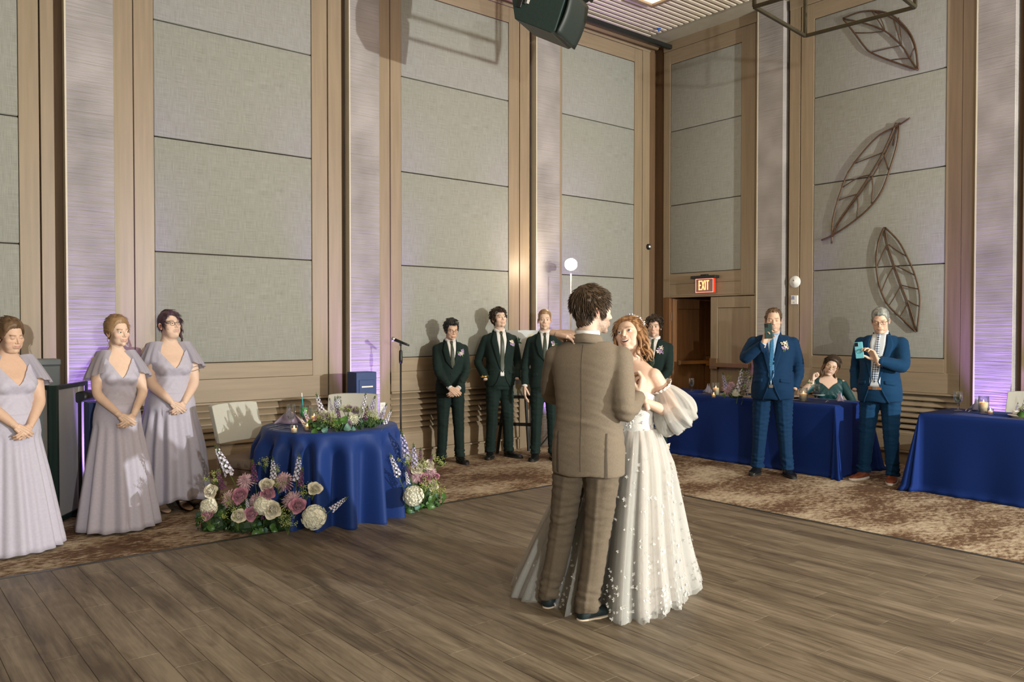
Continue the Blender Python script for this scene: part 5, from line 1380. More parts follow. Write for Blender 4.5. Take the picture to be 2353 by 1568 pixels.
er = MB().ell((-.086, -.006, -.048), (.005, .005, .006), 10, 6); er.v = [tuple(q) for q in posed(er.v, hz_b, Rh_b)]; obj('pearl_earring', er, mat('pearl', (.8, .77, .72), .15), bride, smooth=True)
nk = MB().tube([(math.sin(a)*.056, -.018+math.cos(a)*.060+.02*max(0, math.cos(a)), 1.452-.06*max(0, math.cos(a))**1.5+.01) for a in [k*2*PI/24 for k in range(25)]], .0010, 5, cap=False); obj('necklace', nk, M_gold, bride, smooth=True)
S, E_, W_ = inf_b['R']; ax = (W_-E_).normalized(); u_ = ax.orthogonal().normalized(); v_ = ax.cross(u_); c_ = W_-ax*.018
obj('bracelet', MB().tube([c_+u_*(.027*math.cos(a))+v_*(.027*math.sin(a)) for a in [k*2*PI/24 for k in range(25)]], .0018, 6, cap=False), M_gold, bride, smooth=True)
# ---------------------------------------------------------------- tables and cloths
M_cloth = mat('royal blue satin cloth', (.006, .028, .145), .6, var=.08, nscale=300, bump=.12, bscale=900, bdist=.0005, sheen=.04, spec=.25)
M_cloth2 = mat('deep royal blue cloth', (.0035, .020, .125), .75, var=.1, nscale=300, bump=.12, bscale=900, bdist=.0005, sheen=.02, spec=.15)
M_tbl = mat('table laminate', (.25, .2, .15), .5)
M_glass = glass('clear glass', (.93, .96, .95))
M_wax = mat('ivory candle wax', (.78, .66, .48), .5, var=.04)
M_wax.node_tree.nodes['Principled BSDF'].inputs['Subsurface Weight'].default_value = .3
M_flame = emis('candle flame', (1, .55, .16), 14)
M_china = mat('white china', (.75, .74, .72), .2, var=.02)
M_nap = mat('lavender blue napkin', (.32, .34, .50), .8, var=.05, nscale=200)
M_napl = mat('dusty lavender napkin', (.30, .24, .33), .8, var=.05, nscale=200)
M_water = glass('water', (.85, .9, .9), .0)
def round_table():
    c = Vector((3.17, 6.27, 0)); t = thing('round_table', 'small round sweetheart table hidden under the draped blue cloth', 'table', c)
    obj('table_top', MB().lathe([(0, .735), (.555, .735), (.555, .752), (0, .752)], 40), M_tbl, t)
    for k in range(3):
        a = k*2*PI/3; obj('leg', MB().tube([(.05*math.cos(a), .05*math.sin(a), .4), (.36*math.cos(a), .36*math.sin(a), .0)], .018, 8), M_black, t)
    obj('post', MB().tube([(0, 0, .3), (0, 0, .735)], .03, 10), M_black, t)
    G = []; n = 220; R_ = random.Random(4); rows = 30
    camdir = math.atan2(-c.y, -c.x)
    fold = sorted(R_.uniform(0, 2*PI) for _ in range(17)); ph = []
    for k in range(n):
        a = 2*PI*k/n; f = 0
        f = math.sin(a*17+.9*math.sin(a*3+1)+.5*math.sin(a*5)); ph.append(f)
    for i in range(rows+8):
        row = []
        for k in range(n):
            a = 2*PI*k/n
            if i < 8: r_ = .56*(i/7); z = .757; 
            else:
                u = (i-7)/rows; f = ph[k]; q = sst(0, .35, u)
                r_ = .562+.018*min(1, u*9)+(.012*u)+sst(0, .22, u)*(.055+.055*u)*f*(1 if f > 0 else .8); z = .757-.012*min(1, u*12)-(u*.742)
                z += (.010*math.sin(a*13))*u**4
            row.append((r_*math.cos(a), r_*math.sin(a), z))
        G.append(row)
    cl = obj('tablecloth', MB().grid(np.array(G), closeu=True), M_cloth, smooth=True, solid=.002, loc=c)
    tag(cl, 'round blue satin tablecloth falling in deep folds to the floor', 'tablecloth')
    return c
RTC = round_table()
def long_table(y0, y1, label_t, label_c, rc=(.0, 0.)):
    x0, x1 = 8.04, 8.76; c = ((x0+x1)/2, (y0+y1)/2, 0); hx, hy = (x1-x0)/2, (y1-y0)/2
    t = thing('banquet_table', label_t, 'table', c)
    obj('table_top', MB().box((-hx+.01, -hy+.01, .735), (hx-.01, hy-.01, .755)), M_tbl, t)
    for sx in (-1, 1):
        for sy in (-1, 1): obj('leg', MB().tube([(sx*(hx-.08), sy*(hy-.2), 0), (sx*(hx-.08), sy*(hy-.2), .735)], .014, 8), M_black, t)
    # cloth: rounded rectangle walk, corners fall in cones
    G = []; P = []; seg = []
    r = .012
    per = []
    def add(ax, ay, bx, by, n, cor=False):
        for k in range(n): u = k/n; per.append((ax+(bx-ax)*u, ay+(by-ay)*u, None))
    nl = max(20, int(hy*40)); ns = 16; nc = 14
    corners = [(hx, -hy), (hx, hy), (-hx, hy), (-hx, -hy)]
    nrm = [(1, 0), (0, 1), (-1, 0), (0, -1)]
    per = []
    for i in range(4):
        ax, ay = corners[i]; bx, by = corners[(i+1) % 4]; nn = nl if i % 2 == 0 else ns; nx_, ny_ = nrm[i]; mx_, my_ = nrm[(i+1) % 4]
        for k in range(nn+1): per.append((ax+(bx-ax)*k/nn, ay+(by-ay)*k/nn, nx_, ny_, 0.))
        for k in range(1, nc):
            u = k/nc; a = u*PI/2; per.append((bx, by, nx_*math.cos(a)+mx_*math.sin(a), ny_*math.cos(a)+my_*math.sin(a), math.sin(a*2)))
    rows = 26
    for i in range(rows+2):
        row = []
        for j, (x, y, nx_, ny_, cr) in enumerate(per):
            if i == 0: row.append((x*.5, y*.5, .762)); continue
            if i == 1: row.append((x, y, .762)); continue
            u = (i-1)/rows
            out = .010+.022*u+.010*u*math.sin(j*.55)+.006*u*math.sin(j*.21+2)
            if cr > 0: out += u*(.10*cr+.055*cr*math.sin(cr*0+j*1.45))+.0
            out += .05*max(0, u-.93)/.07*(.4+.6*math.sin(j*.9)**2)*.6
            row.append((x+nx_*out, y+ny_*out, max(.004, .762-.008*min(1, u*10)-u*.752)))
        G.append(row)
    cl = obj('tablecloth', MB().grid(np.array(G), closeu=True), M_cloth2, smooth=True, solid=.002, loc=c)
    tag(cl, label_c, 'tablecloth')
long_table(4.38, 6.95, 'long banquet table behind the men with phones', 'long blue tablecloth on the table the seated woman is at')
long_table(.75, 3.50, 'banquet table at the right edge of the room', 'blue tablecloth with pleated corner on the right edge table')
# ---------------------------------------------------------------- chairs
M_uph = mat('pale grey upholstery', (.42, .41, .36), .8, var=.05, nscale=220, bump=.2, bscale=800, bdist=.0006)
M_seat = mat('taupe seat fabric', (.16, .12, .09), .85, var=.08, nscale=200)
M_leg = mat('walnut chair leg', (.10, .06, .035), .45, var=.2, nscale=5, stretch=(8, 8, .7))
def make_chair(label):
    """seat faces +Y"""
    t = thing('dining_chair', label, 'chair'); W_ = .245
    G = MB(); n = 9; V = []
    obj('seat', MB().box((-W_, -.22, .40), (W_, .25, .49)), M_seat, t, smooth=True, bevel=.03, bseg=4)
    obj('seat_rail', MB().box((-W_+.01, -.21, .345), (W_-.01, .235, .40)), M_leg, t, bevel=.004)
    mb = MB(); mb.box((-W_, -.03, 0), (W_, .03, .36)); mb.v = [(x, y-.06*(x/W_)**2*-1-.10*(z/.36), z) for x, y, z in mb.v]
    bm = MB(); cols = 13; rows = 8; A = []; B = []
    for i in range(rows):
        z = i/(rows-1); ra = []; rb = []
        for k in range(cols):
            x = (k/(cols-1)*2-1); bow = .035*(x*x); rr_ = .0
            top = .93-.012*x**4; zz = .60+(top-.60)*z; yy = -.235-.10*z+bow
            ra.append((x*W_, yy+.028, zz)); rb.append((x*W_, yy-.028, zz))
        A.append(ra); B.append(rb)
    bm.grid(np.array(A), flip=True); o0 = rows*cols; bm.grid(np.array(B))
    idx = [k for k in range(cols)]+[i*cols+cols-1 for i in range(1, rows)]+[(rows-1)*cols+k for k in range(cols-2, -1, -1)]+[i*cols for i in range(rows-2, 0, -1)]
    for a in range(len(idx)):
        p, q = idx[a], idx[(a+1) % len(idx)]; bm.f.append((p, q, q+o0, p+o0)); bm.m.append(0)
    obj('backrest', bm, M_uph, t, smooth=False, bevel=.008, bseg=2)
    for s in (-1, 1):
        obj('leg', MB().tube([(s*(W_-.03), .215, .36), (s*(W_-.03), .215, .0)], [.024, .017], 4), M_leg, t)
        obj('leg', MB().tube([(s*(W_-.02), -.225, .66), (s*(W_-.02), -.205, .42), (s*(W_-.025), -.215, .25), (s*(W_-.03), -.30, 0)], [.022, .026, .024, .018], 4), M_leg, t)
    return t
ch = make_chair('pale upholstered chair with dark legs left of the round table'); cq = at_depth(590, 900, 6.95); ch.location = (cq.x, cq.y, 0); ch.rotation_euler = (0, 0, math.radians(-118))
def aim(v): return math.atan2(v[1], v[0])-PI/2
ch.rotation_euler.z = aim(tuple(R0*.85-Fv*.50)[:2])
cq = at_depth(798, 900, 7.75)
dup(ch, (cq.x, cq.y, 0), aim(tuple(-Fv)[:2]), 'pale upholstered chair pushed in behind the flowers on the round table')
dup(ch, (9.09, 6.22, 0), aim((-1, .05)), 'pale upholstered chair before the door behind the long blue table')
dup(ch, (9.10, 2.95, 0), aim((-1, 0)), 'pale upholstered chair behind the table at the right edge')
ck = dup(ch, (9.22, 5.02, 0), aim((-1, 0)), 'upholstered chair the dark haired woman sits on behind the table')
# ---------------------------------------------------------------- table ware
def goblet(label, loc, fill=True, h=.17, s=1.):
    g = thing('water_goblet', label, 'glass', loc, s=s)
    obj('bowl', MB().lathe([(.006, .060), (.022, .072), (.033, .095), (.036, .125), (.031, h), (.0295, h), (.034, .125), (.031, .097), (.02, .076), (.0, .068)], 24), M_glass, g, smooth=True)
    obj('stem', MB().lathe([(.0, .0), (.034, .0), (.033, .003), (.006, .008), (.005, .045), (.007, .062), (0, .064)], 20), M_glass, g, smooth=True)
    if fill: obj('water', MB().lathe([(0, .070), (.02, .078), (.0305, .098), (.033, .125), (0, .125)], 20), M_water, g, smooth=True)
    return g
def candle(label, loc, r=.036, h=.085, gr=.045, gh=.15, power=.35):
    c = thing('pillar_candle', label, 'candle', loc)
    obj('candle', MB().lathe([(0, .004), (r, .004), (r, h), (r-.006, h+.002), (r-.012, h-.006), (0, h-.008)], 24), M_wax, c, smooth=True)
    obj('glass_cylinder', MB().lathe([(0, 0), (gr, 0), (gr, gh), (gr-.002, gh), (gr-.002, .004), (0, .004)], 28), M_glass, c, smooth=True)
    obj('flame', MB().lathe([(0, 0), (.0045, .006), (.005, .012), (.003, .022), (0, .032)], 10, c=(0, 0, h-.004)), M_flame, c, smooth=True)
    light('POINT', 'candle_light', Vector(loc)+Vector((0, 0, h+.05)), (1, .5, .15), power, .01)
    return c
def votive(label, loc): return candle(label, loc, .022, .034, .027, .062, .15)
def napkin(label, loc, rz, m=None, s=1.):
    b = MB(); n = 8; G = []
    for i in range(n):
        u = i/(n-1); G.append([((v*.10*(1-u*.85)), .05*math.cos(v*2.2)*(1-u)-.02*(1-u), .004+.115*u*(1-.25*abs(v))) for v in np.linspace(-1, 1, 9)])
    b.grid(np.array(G)); G = [[(x*1.02, -y-.02, z) for x, y, z in r] for r in G]; b.grid(np.array(G))
    o = obj('napkin', b, m or M_nap, smooth=True, solid=.003, loc=loc); o.rotation_euler = (0, 0, rz); o.scale = (s, s, s); return tag(o, label, 'napkin')
def plate(label, loc, r=.10):
    o = obj('plate', MB().lathe([(0, .004), (r*.6, .003), (r*.68, .008), (r, .016), (r, .019), (r*.66, .012), (0, .008)], 32), M_china, smooth=True, loc=loc); return tag(o, label, 'plate')
def cutlery(kind, label, loc, rz):
    b = MB().tube([(0, -.10, .002), (0, .02, .003)], [.005, .0035], 6, flat=.4, up=(0, 0, 1))
    if kind == 'fork':
        b.box((-.011, .02, .002), (.011, .045, .004))
        for x in (-.0095, -.003, .0035, .010): b.box((x-.0012, .045, .002), (x+.0012, .085, .004))
    else: b.box((-.008, .02, .002), (.008, .105, .004))
    o = obj(kind, b, M_steel, loc=loc); o.rotation_euler = (0, 0, rz); return tag(o, label, kind)
TZ = .7665
def tt_(px, py, z=TZ): v = on_floor(px, py, z); return (v.x, v.y, z)
# long table ware
goblet('water goblet alone at the door end of the long table', tt_(1589, 900))
napkin('folded blue napkin standing beside the tall candle near the door', tt_(1626, 903), 1.0)
candle('tall ivory pillar candle in glass beside the blue napkin', tt_(1645, 908))
votive('small tea light in front of the pillar candle by the napkin', tt_(1640, 914))
candle('ivory pillar candle between the two men in blue suits', tt_(1846, 922))
goblet('water goblet in front of the seated woman', tt_(1877, 917))
plate('white side plate in front of the seated woman', tt_(1884, 910), .09)
plate('white plate beside the bearded man at the table edge', tt_(1822, 914), .08)
napkin('lavender napkin folded in a fan before the seated woman', tt_(1928, 922), .6, mat('pale lavender napkin', (.42, .38, .50), .8), .9)
cutlery('fork', 'fork beside the lavender fan napkin', tt_(1900, 923), -1.2); cutlery('knife', 'knife near the blue napkin on the long table', tt_(1612, 905), -1.3)
# right table ware
goblet('water goblet at the left corner of the right edge table', tt_(2201, 944), s=1.12)
candle('wide ivory pillar candle on the right edge table', tt_(2260, 950), .040, .105, .047, .165)
votive('tea light beside the wide pillar candle', tt_(2276, 953))
napkin('blue napkin behind the wide pillar candle', tt_(2243, 944), .8, s=1.1)
cutlery('fork', 'fork on the right edge table left of the candle', tt_(2228, 945), -1.3); cutlery('knife', 'knife on the right edge table left of the candle', tt_(2220, 943), -1.25)
plate('white saucer at the right edge of the frame', tt_(2335, 958), .07)
cp = obj('tea_cup', MB().lathe([(0, .002), (.022, .002), (.03, .02), (.036, .045), (.034, .045), (.028, .02), (0, .008)], 24), M_china, smooth=True, loc=Vector(tt_(2335, 958))+Vector((0, 0, .012)))
tag(cp, 'white tea cup on the saucer at the right edge', 'cup')
# round table ware
tz2 = .7605
def rt(px, py): v = on_floor(px, py, tz2); return (v.x, v.y, tz2)
goblet('empty wine glass on the left of the round table', rt(669, 983), False, .19, 1.02)
votive('lit votive candle at the front left edge of the round table', rt(676, 995))
votive('votive candle half hidden behind leaves on the round table', rt(706, 990))
candle('candle in glass cylinder behind the green drink', rt(722, 972), .030, .055, .042, .13, .3)
dr = thing('cocktail', 'green cocktail with turquoise straw on the round table', 'drink', rt(698, 972))
obj('glass', MB().lathe([(0, 0), (.028, 0), (.028, .004), (.006, .01), (.006, .035), (.03, .06), (.036, .10), (.032, .16), (.031, .16), (.034, .10), (.027, .062), (0, .045)], 24), M_glass, dr, smooth=True)
obj('drink', MB().lathe([(0, .046), (.026, .062), (.0325, .10), (.031, .135), (0, .135)], 20), mat('green cocktail', (.08, .36, .14), .15, var=.3, nscale=20), dr, smooth=True)
obj('straw', MB().tube([(.0, .0, .06), (-.012, .0, .20), (-.016, 0, .232)], .004, 8), mat('turquoise straw', (.02, .42, .50), .4), dr, smooth=True)
obj('straw_wrapper', MB().tube([(-.016, 0, .228), (-.018, 0, .262)], .0045, 8), M_china, dr)
napkin('dusty lavender napkin folded behind the empty wine glass', rt(664, 975), aim((-.6, -.8)), M_napl, 1.25)
for k, (x, y) in enumerate(((630, 980), (637, 984), (645, 986))): cutlery('fork' if k < 2 else 'knife', ('outer fork at the left rim of the round table', 'inner fork at the left rim of the round table', 'knife at the left rim of the round table')[k], rt(x, y), aim((.9, .5)))
goblet('wine glass half hidden behind the table flowers', rt(776, 958), False, .19)

# ---------------------------------------------------------------- seated woman
p = (9.15, 5.07, -.40)
def seat_skirt(th, t):
    z = 1.052-.22*t; c, d = math.sin(th), math.cos(th); return ((.15+.09*t)*c, (.12+.16*t)*d+.05*t, z)
t5 = woman('woman', 'smiling seated woman in dark teal sequin dress propping her head on one hand', p, face_cam(p, 4), 1.66,
    dict(skin=SK2, eyes=.35, smile=1.1, open=.30, jaw=1.02, fat=.5, neck=.05, lip=(.48, .16, .14), brow=(.05, .03, .02), hair=female_hair('long', 31)), (-4, -8, -20), H_dark,
    bw=1.08, bd=1.05, bust=1.1, fat=1.1, arms=dict(R=dict(w=(.20, .19, 1.42), hint=(1, .2, -1), f=(-.15, -.1, 1), p=(-1, .2, 0), key=((70, 75, 78, 80), .6, .8, 0)), L=dict(w=(-.20, .30, 1.03), hint=(-1, -.5, -.4), f=(.5, .8, 0), p=(0, 0, -1))),
    dress=mat('teal sequin lace', (.008, .045, .052), .35, var=.6, nscale=120, bump=.6, bscale=200, bdist=.003), sleeves=False, p_legs=False, vup=.085, skirt_fn=seat_skirt, specs=M_gold)
locks(t5, woman.last[3], woman.last[4], [(s*(.075+.003*(k % 3)), .02-.018*k, .02, .22+.02*(k % 3), s*.012, .0) for s in (-1, 1) for k in range(7)], hair_mat('ombre hair', (.05, .03, .018), (.22, .12, .06)), 4, 'hair_locks', .008, .012)
S, E_, W_ = woman.last[2]['R']
cg = MB(); R_ = random.Random(3)
for k in range(26):
    a = R_.uniform(0, 6.28); ax = (W_-E_).normalized(); u_ = ax.orthogonal().normalized(); v_ = ax.cross(u_); q = W_-ax*R_.uniform(.01, .05)+u_*(.034*math.cos(a))+v_*(.034*math.sin(a))
    cg.ell(q, (.009, .009, .008), 7, 5, mi=k % 2)
obj('wrist_corsage', cg, [M_cream, M_leafg], t5)
S, E_, W_ = woman.last[2]['L']; sl = MB(); pts, rad = limb(S, E_, W_, [.060, .057, .050, .048, .042, .034]); sl.tube(pts[:-1], rad[:-1], 16, cap=False); obj('sleeve', sl, bpy.data.materials['teal sequin lace'], t5, smooth=True)
S, E_, W_ = woman.last[2]['R']; sl = MB(); pts, rad = limb(S, E_, W_, [.060, .058, .052, .048, .042, .034]); sl.tube(pts[:6], rad[:6], 16, cap=False); obj('sleeve', sl, bpy.data.materials['teal sequin lace'], t5, smooth=True)

# ---------------------------------------------------------------- microphone stand
m_ = at_depth(921, 900, 8.75); ms = thing('microphone_stand', 'black straight microphone stand between the round table and the groomsmen', 'microphone stand', (m_.x, m_.y, 0))
obj('base', MB().lathe([(0, 0), (.125, 0), (.125, .012), (.03, .03), (0, .03)], 32), M_black, ms, smooth=True)
obj('pole', MB().tube([(0, 0, .02), (0, 0, 1.20)], .010, 10).tube([(0, 0, 1.2), (0, 0, 1.40)], .006, 8), M_black, ms, smooth=True)
obj('grip', MB().lathe([(0, 1.20), (.019, 1.20), (.021, 1.24), (.019, 1.33), (.011, 1.345), (0, 1.345)], 16), M_black, ms, smooth=True)
mr = Vector((R0.x, R0.y, 0)); b0 = Vector((0, 0, 1.41)); d_ = (-mr*.90+Vector((0, 0, .36))).normalized()
obj('clip', MB().tube([b0-Vector((0, 0, .02)), b0+Vector((0, 0, .02))], .013, 10), M_black, ms)
mc = tag(obj('microphone', MB().tube([b0-d_*.10, b0-d_*.06, b0+d_*.07], [.010, .013, .018], 14), M_black, smooth=True, loc=(m_.x, m_.y, .02)), 'black handheld microphone clipped on the stand', 'microphone')
obj('grille', MB().ell(b0+d_*.088, (.026, .026, .026), 16, 10), M_steel, mc, smooth=True)
# ---------------------------------------------------------------- easel and floral sign
M_easel = mat('black easel wood', (.015, .016, .014), .5)
ea = at_depth(1195, 900, 10.15); ez = thing('easel', 'black wooden easel holding the floral sign', 'easel', (ea.x, ea.y, 0), face_cam((ea.x, ea.y, 0), -14))
for x0, x1, y0, y1, z1 in ((-.23, -.13, .10, -.05, 1.25), (.27, .15, .10, -.05, 1.25), (-.06, -.02, -.22, -.10, 1.2)):
    obj('leg', MB().tube([(x0, y0, 0), (x1, y1, z1)], .020, 4), M_easel, ez)
obj('crossbar', MB().box((-.25, .055, .355), (.27, .085, .395)), M_easel, ez, bevel=.003)
obj('shelf', MB().box((-.30, .02, .70), (.30, .10, .735)), M_easel, ez, bevel=.003)
sg = thing('welcome_sign', 'white sign printed with cream roses and grey watercolour on the easel', 'sign', (ea.x, ea.y, 0), ez.rotation_euler.z)
tilt = Matrix.Translation((0, .065, .738)) @ Matrix.Rotation(math.radians(7), 4, 'X')
obj('sign_board', MB().box((-.27, -.006, 0), (.27, .006, .82)).xf(tilt), mat('watercolour sign print', (.50, .53, .53), .5, col2=(.74, .78, .79), nscale=2.2, contrast=(.42, .52), detail=2), sg)
pr = MB(); R_ = random.Random(12); MP = [mat('printed cream rose', (.74, .68, .52), .6, var=.1), mat('printed leaf', (.05, .13, .07), .6), mat('printed gold dot', (.45, .32, .12), .6)]
def prose(cx, cz, r):
    for ring, (n, rr) in enumerate(((7, r), (6, r*.68), (4, r*.38))):
        for k in range(n):
            a = k*2*PI/n+ring*.5; q = Vector((cx+math.cos(a)*rr*.45, .0075+ring*.0008, cz+math.sin(a)*rr*.45)); m0 = []
            for j in range(8):
                b_ = 2*PI*j/8; m0.append(q+Vector((math.cos(b_)*rr*.42, 0, math.sin(b_)*rr*.36)))
            pr.add(m0, [tuple(range(8))], 0)
    pr.add([Vector((cx+math.cos(j)*r*.14, .0105, cz+math.sin(j)*r*.14)) for j in np.linspace(0, 2*PI, 7)[:-1]], [tuple(range(6))], 2)
def pleaf(cx, cz, a, L):
    d = Vector((math.cos(a), 0, math.sin(a))); e = Vector((-d.z, 0, d.x)); o = Vector((cx, .0085, cz)); pr.add([o, o+d*L*.4+e*L*.2, o+d*L, o+d*L*.4-e*L*.2], [(0, 1, 2, 3)], 1)
for cx, cz, r in ((.12, .70, .085), (-.14, .72, .07), (-.17, .10, .085), (0, .08, .09), (.16, .11, .085), (-.07, .20, .065), (.10, .22, .07), (.22, .20, .05), (-.22, .22, .05)): prose(cx, cz, r)
for k in range(22): pleaf(R_.uniform(-.22, .22), R_.choice((R_.uniform(.02, .3), R_.uniform(.58, .78))), R_.uniform(0, 6.28), R_.uniform(.05, .09))
pr.xf(tilt); stuff(obj('printed_flowers', pr, MP, sg))
def text(body, size, M, m, parent, name='lettering', ext=.001):
    c = bpy.data.curves.new(name, 'FONT'); c.body = body; c.size = size; c.extrude = ext; c.align_x = 'CENTER'
    o = bpy.data.objects.new('tmp', c); C.objects.link(o); dg = bpy.context.evaluated_depsgraph_get(); me = bpy.data.meshes.new_from_object(o.evaluated_get(dg)); bpy.data.objects.remove(o)
    me.materials.clear(); me.materials.append(m); me.name = name; q = link(name, me, parent); q.matrix_local = M; return q
flip = Matrix.Rotation(PI, 4, 'Z') @ Matrix.Rotation(PI/2, 4, 'X')
text('a h', .045, tilt @ Matrix.Translation((-.02, .0075, .335)) @ flip, M_belt_k, sg)
# ---------------------------------------------------------------- exit sign, wall devices
M_exit = emis('red exit glow', (1.0, .13, .05), 1.5)
ex_ = thing('exit_sign', 'glowing red EXIT sign above the double door', 'exit sign', (XB-.012, 7.115, 2.14))
obj('housing', MB().box((-.10, -.215, .145), (.0, .215, .185)).box((-.075, -.05, .185), (-.02, .06, .205)), M_black, ex_, bevel=.004)
obj('sign_box', MB().box((-.055, -.155, -.055), (-.01, .155, .145)), emis('red lit housing', (.75, .035, .01), .35), ex_, bevel=.003)
obj('sign_face', MB().box((-.0588, -.150, -.050), (-.0555, .150, .140)), mat('grey mirrored face', (.30, .17, .15), .3), ex_)
b = MB()
for lo, hi in (((-.150, -.053), (.150, -.047)), ((-.150, .137), (.150, .142)), ((-.153, -.053), (-.147, .142)), ((.147, -.053), (.153, .142))): b.box((-.0600, lo[0], lo[1]), (-.0588, hi[0], hi[1]))
obj('lit_border', b, emis('pink lit border', (1, .42, .33), 1.4), ex_)
b = MB(); z0, z1, s_ = -.018, .118, .016
def bar(y0, za, y1, zb, w_=s_):
    d = Vector((0, y1-y0, zb-za)).normalized(); e = Vector((0, -d.z, d.y))*w_/2; a0, a1 = Vector((-.0618, y0, za)), Vector((-.0618, y1, zb)); f = Vector((.0025, 0, 0))
    V = [a0-e, a0+e, a1+e, a1-e]; b.add(V+[v+f for v in V], [(0, 1, 2, 3), (7, 6, 5, 4), (0, 4, 5, 1), (1, 5, 6, 2), (2, 6, 7, 3), (3, 7, 4, 0)])
# text reads left to right towards -Y
bar(.090, z0, .090, z1); bar(.098, z1-.008, .052, z1-.008); bar(.098, .05, .058, .05); bar(.098, z0+.008, .052, z0+.008)
bar(.042, z0, .000, z1); bar(.000, z0, .042, z1); bar(-.018, z0, -.018, z1); bar(-.057, z0, -.057, z1); bar(-.034, z1-.008, -.082, z1-.008)
obj('exit_letters', b, emis('orange red letters', (1.0, .32, .12), 2.6), ex_)
light('AREA', 'exit_sign_glow', (XB-.10, 7.115, 2.18), (1, .12, .05), .5, .25, (XB-1, 7.115, 1.9))
sd_ = thing('alarm_strobe', 'round white alarm device on the wall beside the plaster column', 'alarm', (XB, 5.755, 0)); zc = on_x(1827, 648, XB).z; yc = on_x(1827, 648, XB).y; sd_.location = (XB, yc, zc)
obj('dome', MB().lathe([(0, .035), (.025, .035), (.035, .022), (.070, .018), (.078, .0)], 32).xf(Matrix.Rotation(-PI/2, 4, 'Y')), M_white, sd_, smooth=True)
obj('lens', MB().ell((-.036, .0, .02), (.006, .016, .012), 10, 6), M_steel, sd_, smooth=True)
v = on_x(1827, 689, XB); th_ = thing('wall_thermostat', 'small white control box under the round alarm device', 'thermostat', (XB, v.y, v.z))
obj('case', MB().box((-.025, -.048, -.060), (0, .048, .055)), M_white, th_, bevel=.006, bseg=2); obj('display', MB().box((-.0268, -.005, -.0), (-.025, .040, .045)), mat('blue grey notice print', (.25, .28, .42), .5, var=.6, nscale=60), th_)
obj('button', MB().lathe([(0, .003), (.012, .003), (.013, 0)], 16, c=(0, 0, 0)).xf(Matrix.Translation((-.025, .0, -.035)) @ Matrix.Rotation(-PI/2, 4, 'Y')), mat('grey button', (.45, .45, .46), .5), th_)
v = on_y(1494, 568, YA-.0); kn = thing('wall_camera', 'small black round fitting on the stile at the room corner', 'wall fitting', (9.30, YA, v.z))
obj('dome', MB().lathe([(0, .05), (.02, .05), (.04, .03), (.045, .0)], 20).xf(Matrix.Rotation(PI/2, 4, 'X')), M_black, kn, smooth=True); obj('ring', MB().lathe([(.030, .042), (.012, .056), (0, .056)], 20).xf(Matrix.Rotation(PI/2, 4, 'X')), M_steel, kn, smooth=True)
v = on_y(880, 937, YA); ou = thing('wall_outlet', 'white double socket low on the wall by the round table flowers', 'outlet', (v.x, YA+.012, v.z))
obj('plate', MB().box((-.036, -.008, -.058), (.036, .002, .058)), M_white, ou, bevel=.003)
for z in (-.022, .022): obj('socket', MB().box((-.014, -.0105, z-.014), (.014, -.008, z+.014)).box((-.007, -.0112, z-.004), (-.005, -.0104, z+.006)).box((.005, -.0112, z-.004), (.007, -.0104, z+.006)), mat('ivory socket', (.6, .58, .52), .5), ou)
# ---------------------------------------------------------------- hanging loudspeaker
M_spk = mat('dark green black cabinet', (.016, .034, .031), .5, var=.15, nscale=60, bump=.3, bscale=400, bdist=.001)
ctr = at_depth(1262, 28, 7.6)
sp = thing('loudspeaker', 'pair of dark angled loudspeakers hanging from the ceiling', 'loudspeaker', (0, 0, 0))
fr_ = Vector((R0.x, R0.y, 0)); up_ = Vector((0, 0, 1)); fw_ = Vector((Fv.x, Fv.y, 0)).normalized()
yawS = math.radians(24); xs = (fr_*math.cos(yawS)-fw_*math.sin(yawS)); ysd = (fw_*math.cos(yawS)+fr_*math.sin(yawS))
tl = math.radians(-20); xa = xs*math.cos(tl)+up_*math.sin(tl); za = -xs*math.sin(tl)+up_*math.cos(tl)
sp.matrix_world = Matrix(((xa.x, ysd.x, za.x, ctr.x), (xa.y, ysd.y, za.y, ctr.y), (xa.z, ysd.z, za.z, ctr.z)  , (0, 0, 0, 1)))
for i, (dz, rot) in enumerate(((-.02, .0), (.40, .12))):
    M0 = Matrix.Translation((0, 0, dz)) @ Matrix.Rotation(-rot, 4, 'Y')
    body = [(-.20, -.165), (-.30, .02), (-.215, .18), (.20, .215), (.235, .19), (.235, -.19), (.20, -.215)]
    cab = MB().prism([(x, z) for x, z in body], -.24, .24, M=M0 @ Matrix.Rotation(PI/2, 4, 'X'))
    o = obj('cabinet', cab, M_spk, sp, bevel=.008, bseg=2)
    gr = MB(); G = [[(.245+.035*math.cos(v*1.3), y, .205*v) for v in np.linspace(-1, 1, 12)] for y in np.linspace(-.235, .235, 6)]; gr.grid(np.array(G)); gr.xf(M0)
    obj('grille', gr, mat('perforated grille', (.02, .03, .028), .5, var=.5, nscale=500), sp, smooth=True, solid=.02)
    hb = MB().box((-.215, -.252, -.06), (-.17, -.238, .06)).box((-.165, -.252, -.02), (-.135, -.238, .05)); hb.xf(M0); obj('handle', hb, M_black, sp, bevel=.004)
    lg = MB().box((-.128, -.246, -.01), (-.105, -.24, .03)); lg.xf(M0); obj('badge', lg, M_white, sp)
obj('hanging_bracket', MB().box((-.03, -.26, .1), (.03, -.245, .7)).box((-.03, .245, .1), (.03, .26, .7)), M_black, sp, bevel=.003)
wi = MB().tube([at_depth(1262, 28, 7.6)+Vector((0, 0, .5)), Vector((ctr.x, ctr.y, 6.1))], .012, 8); wo = obj('steel_cable', wi, M_black); wo.parent = sp; wo.matrix_parent_inverse = sp.matrix_world.inverted()
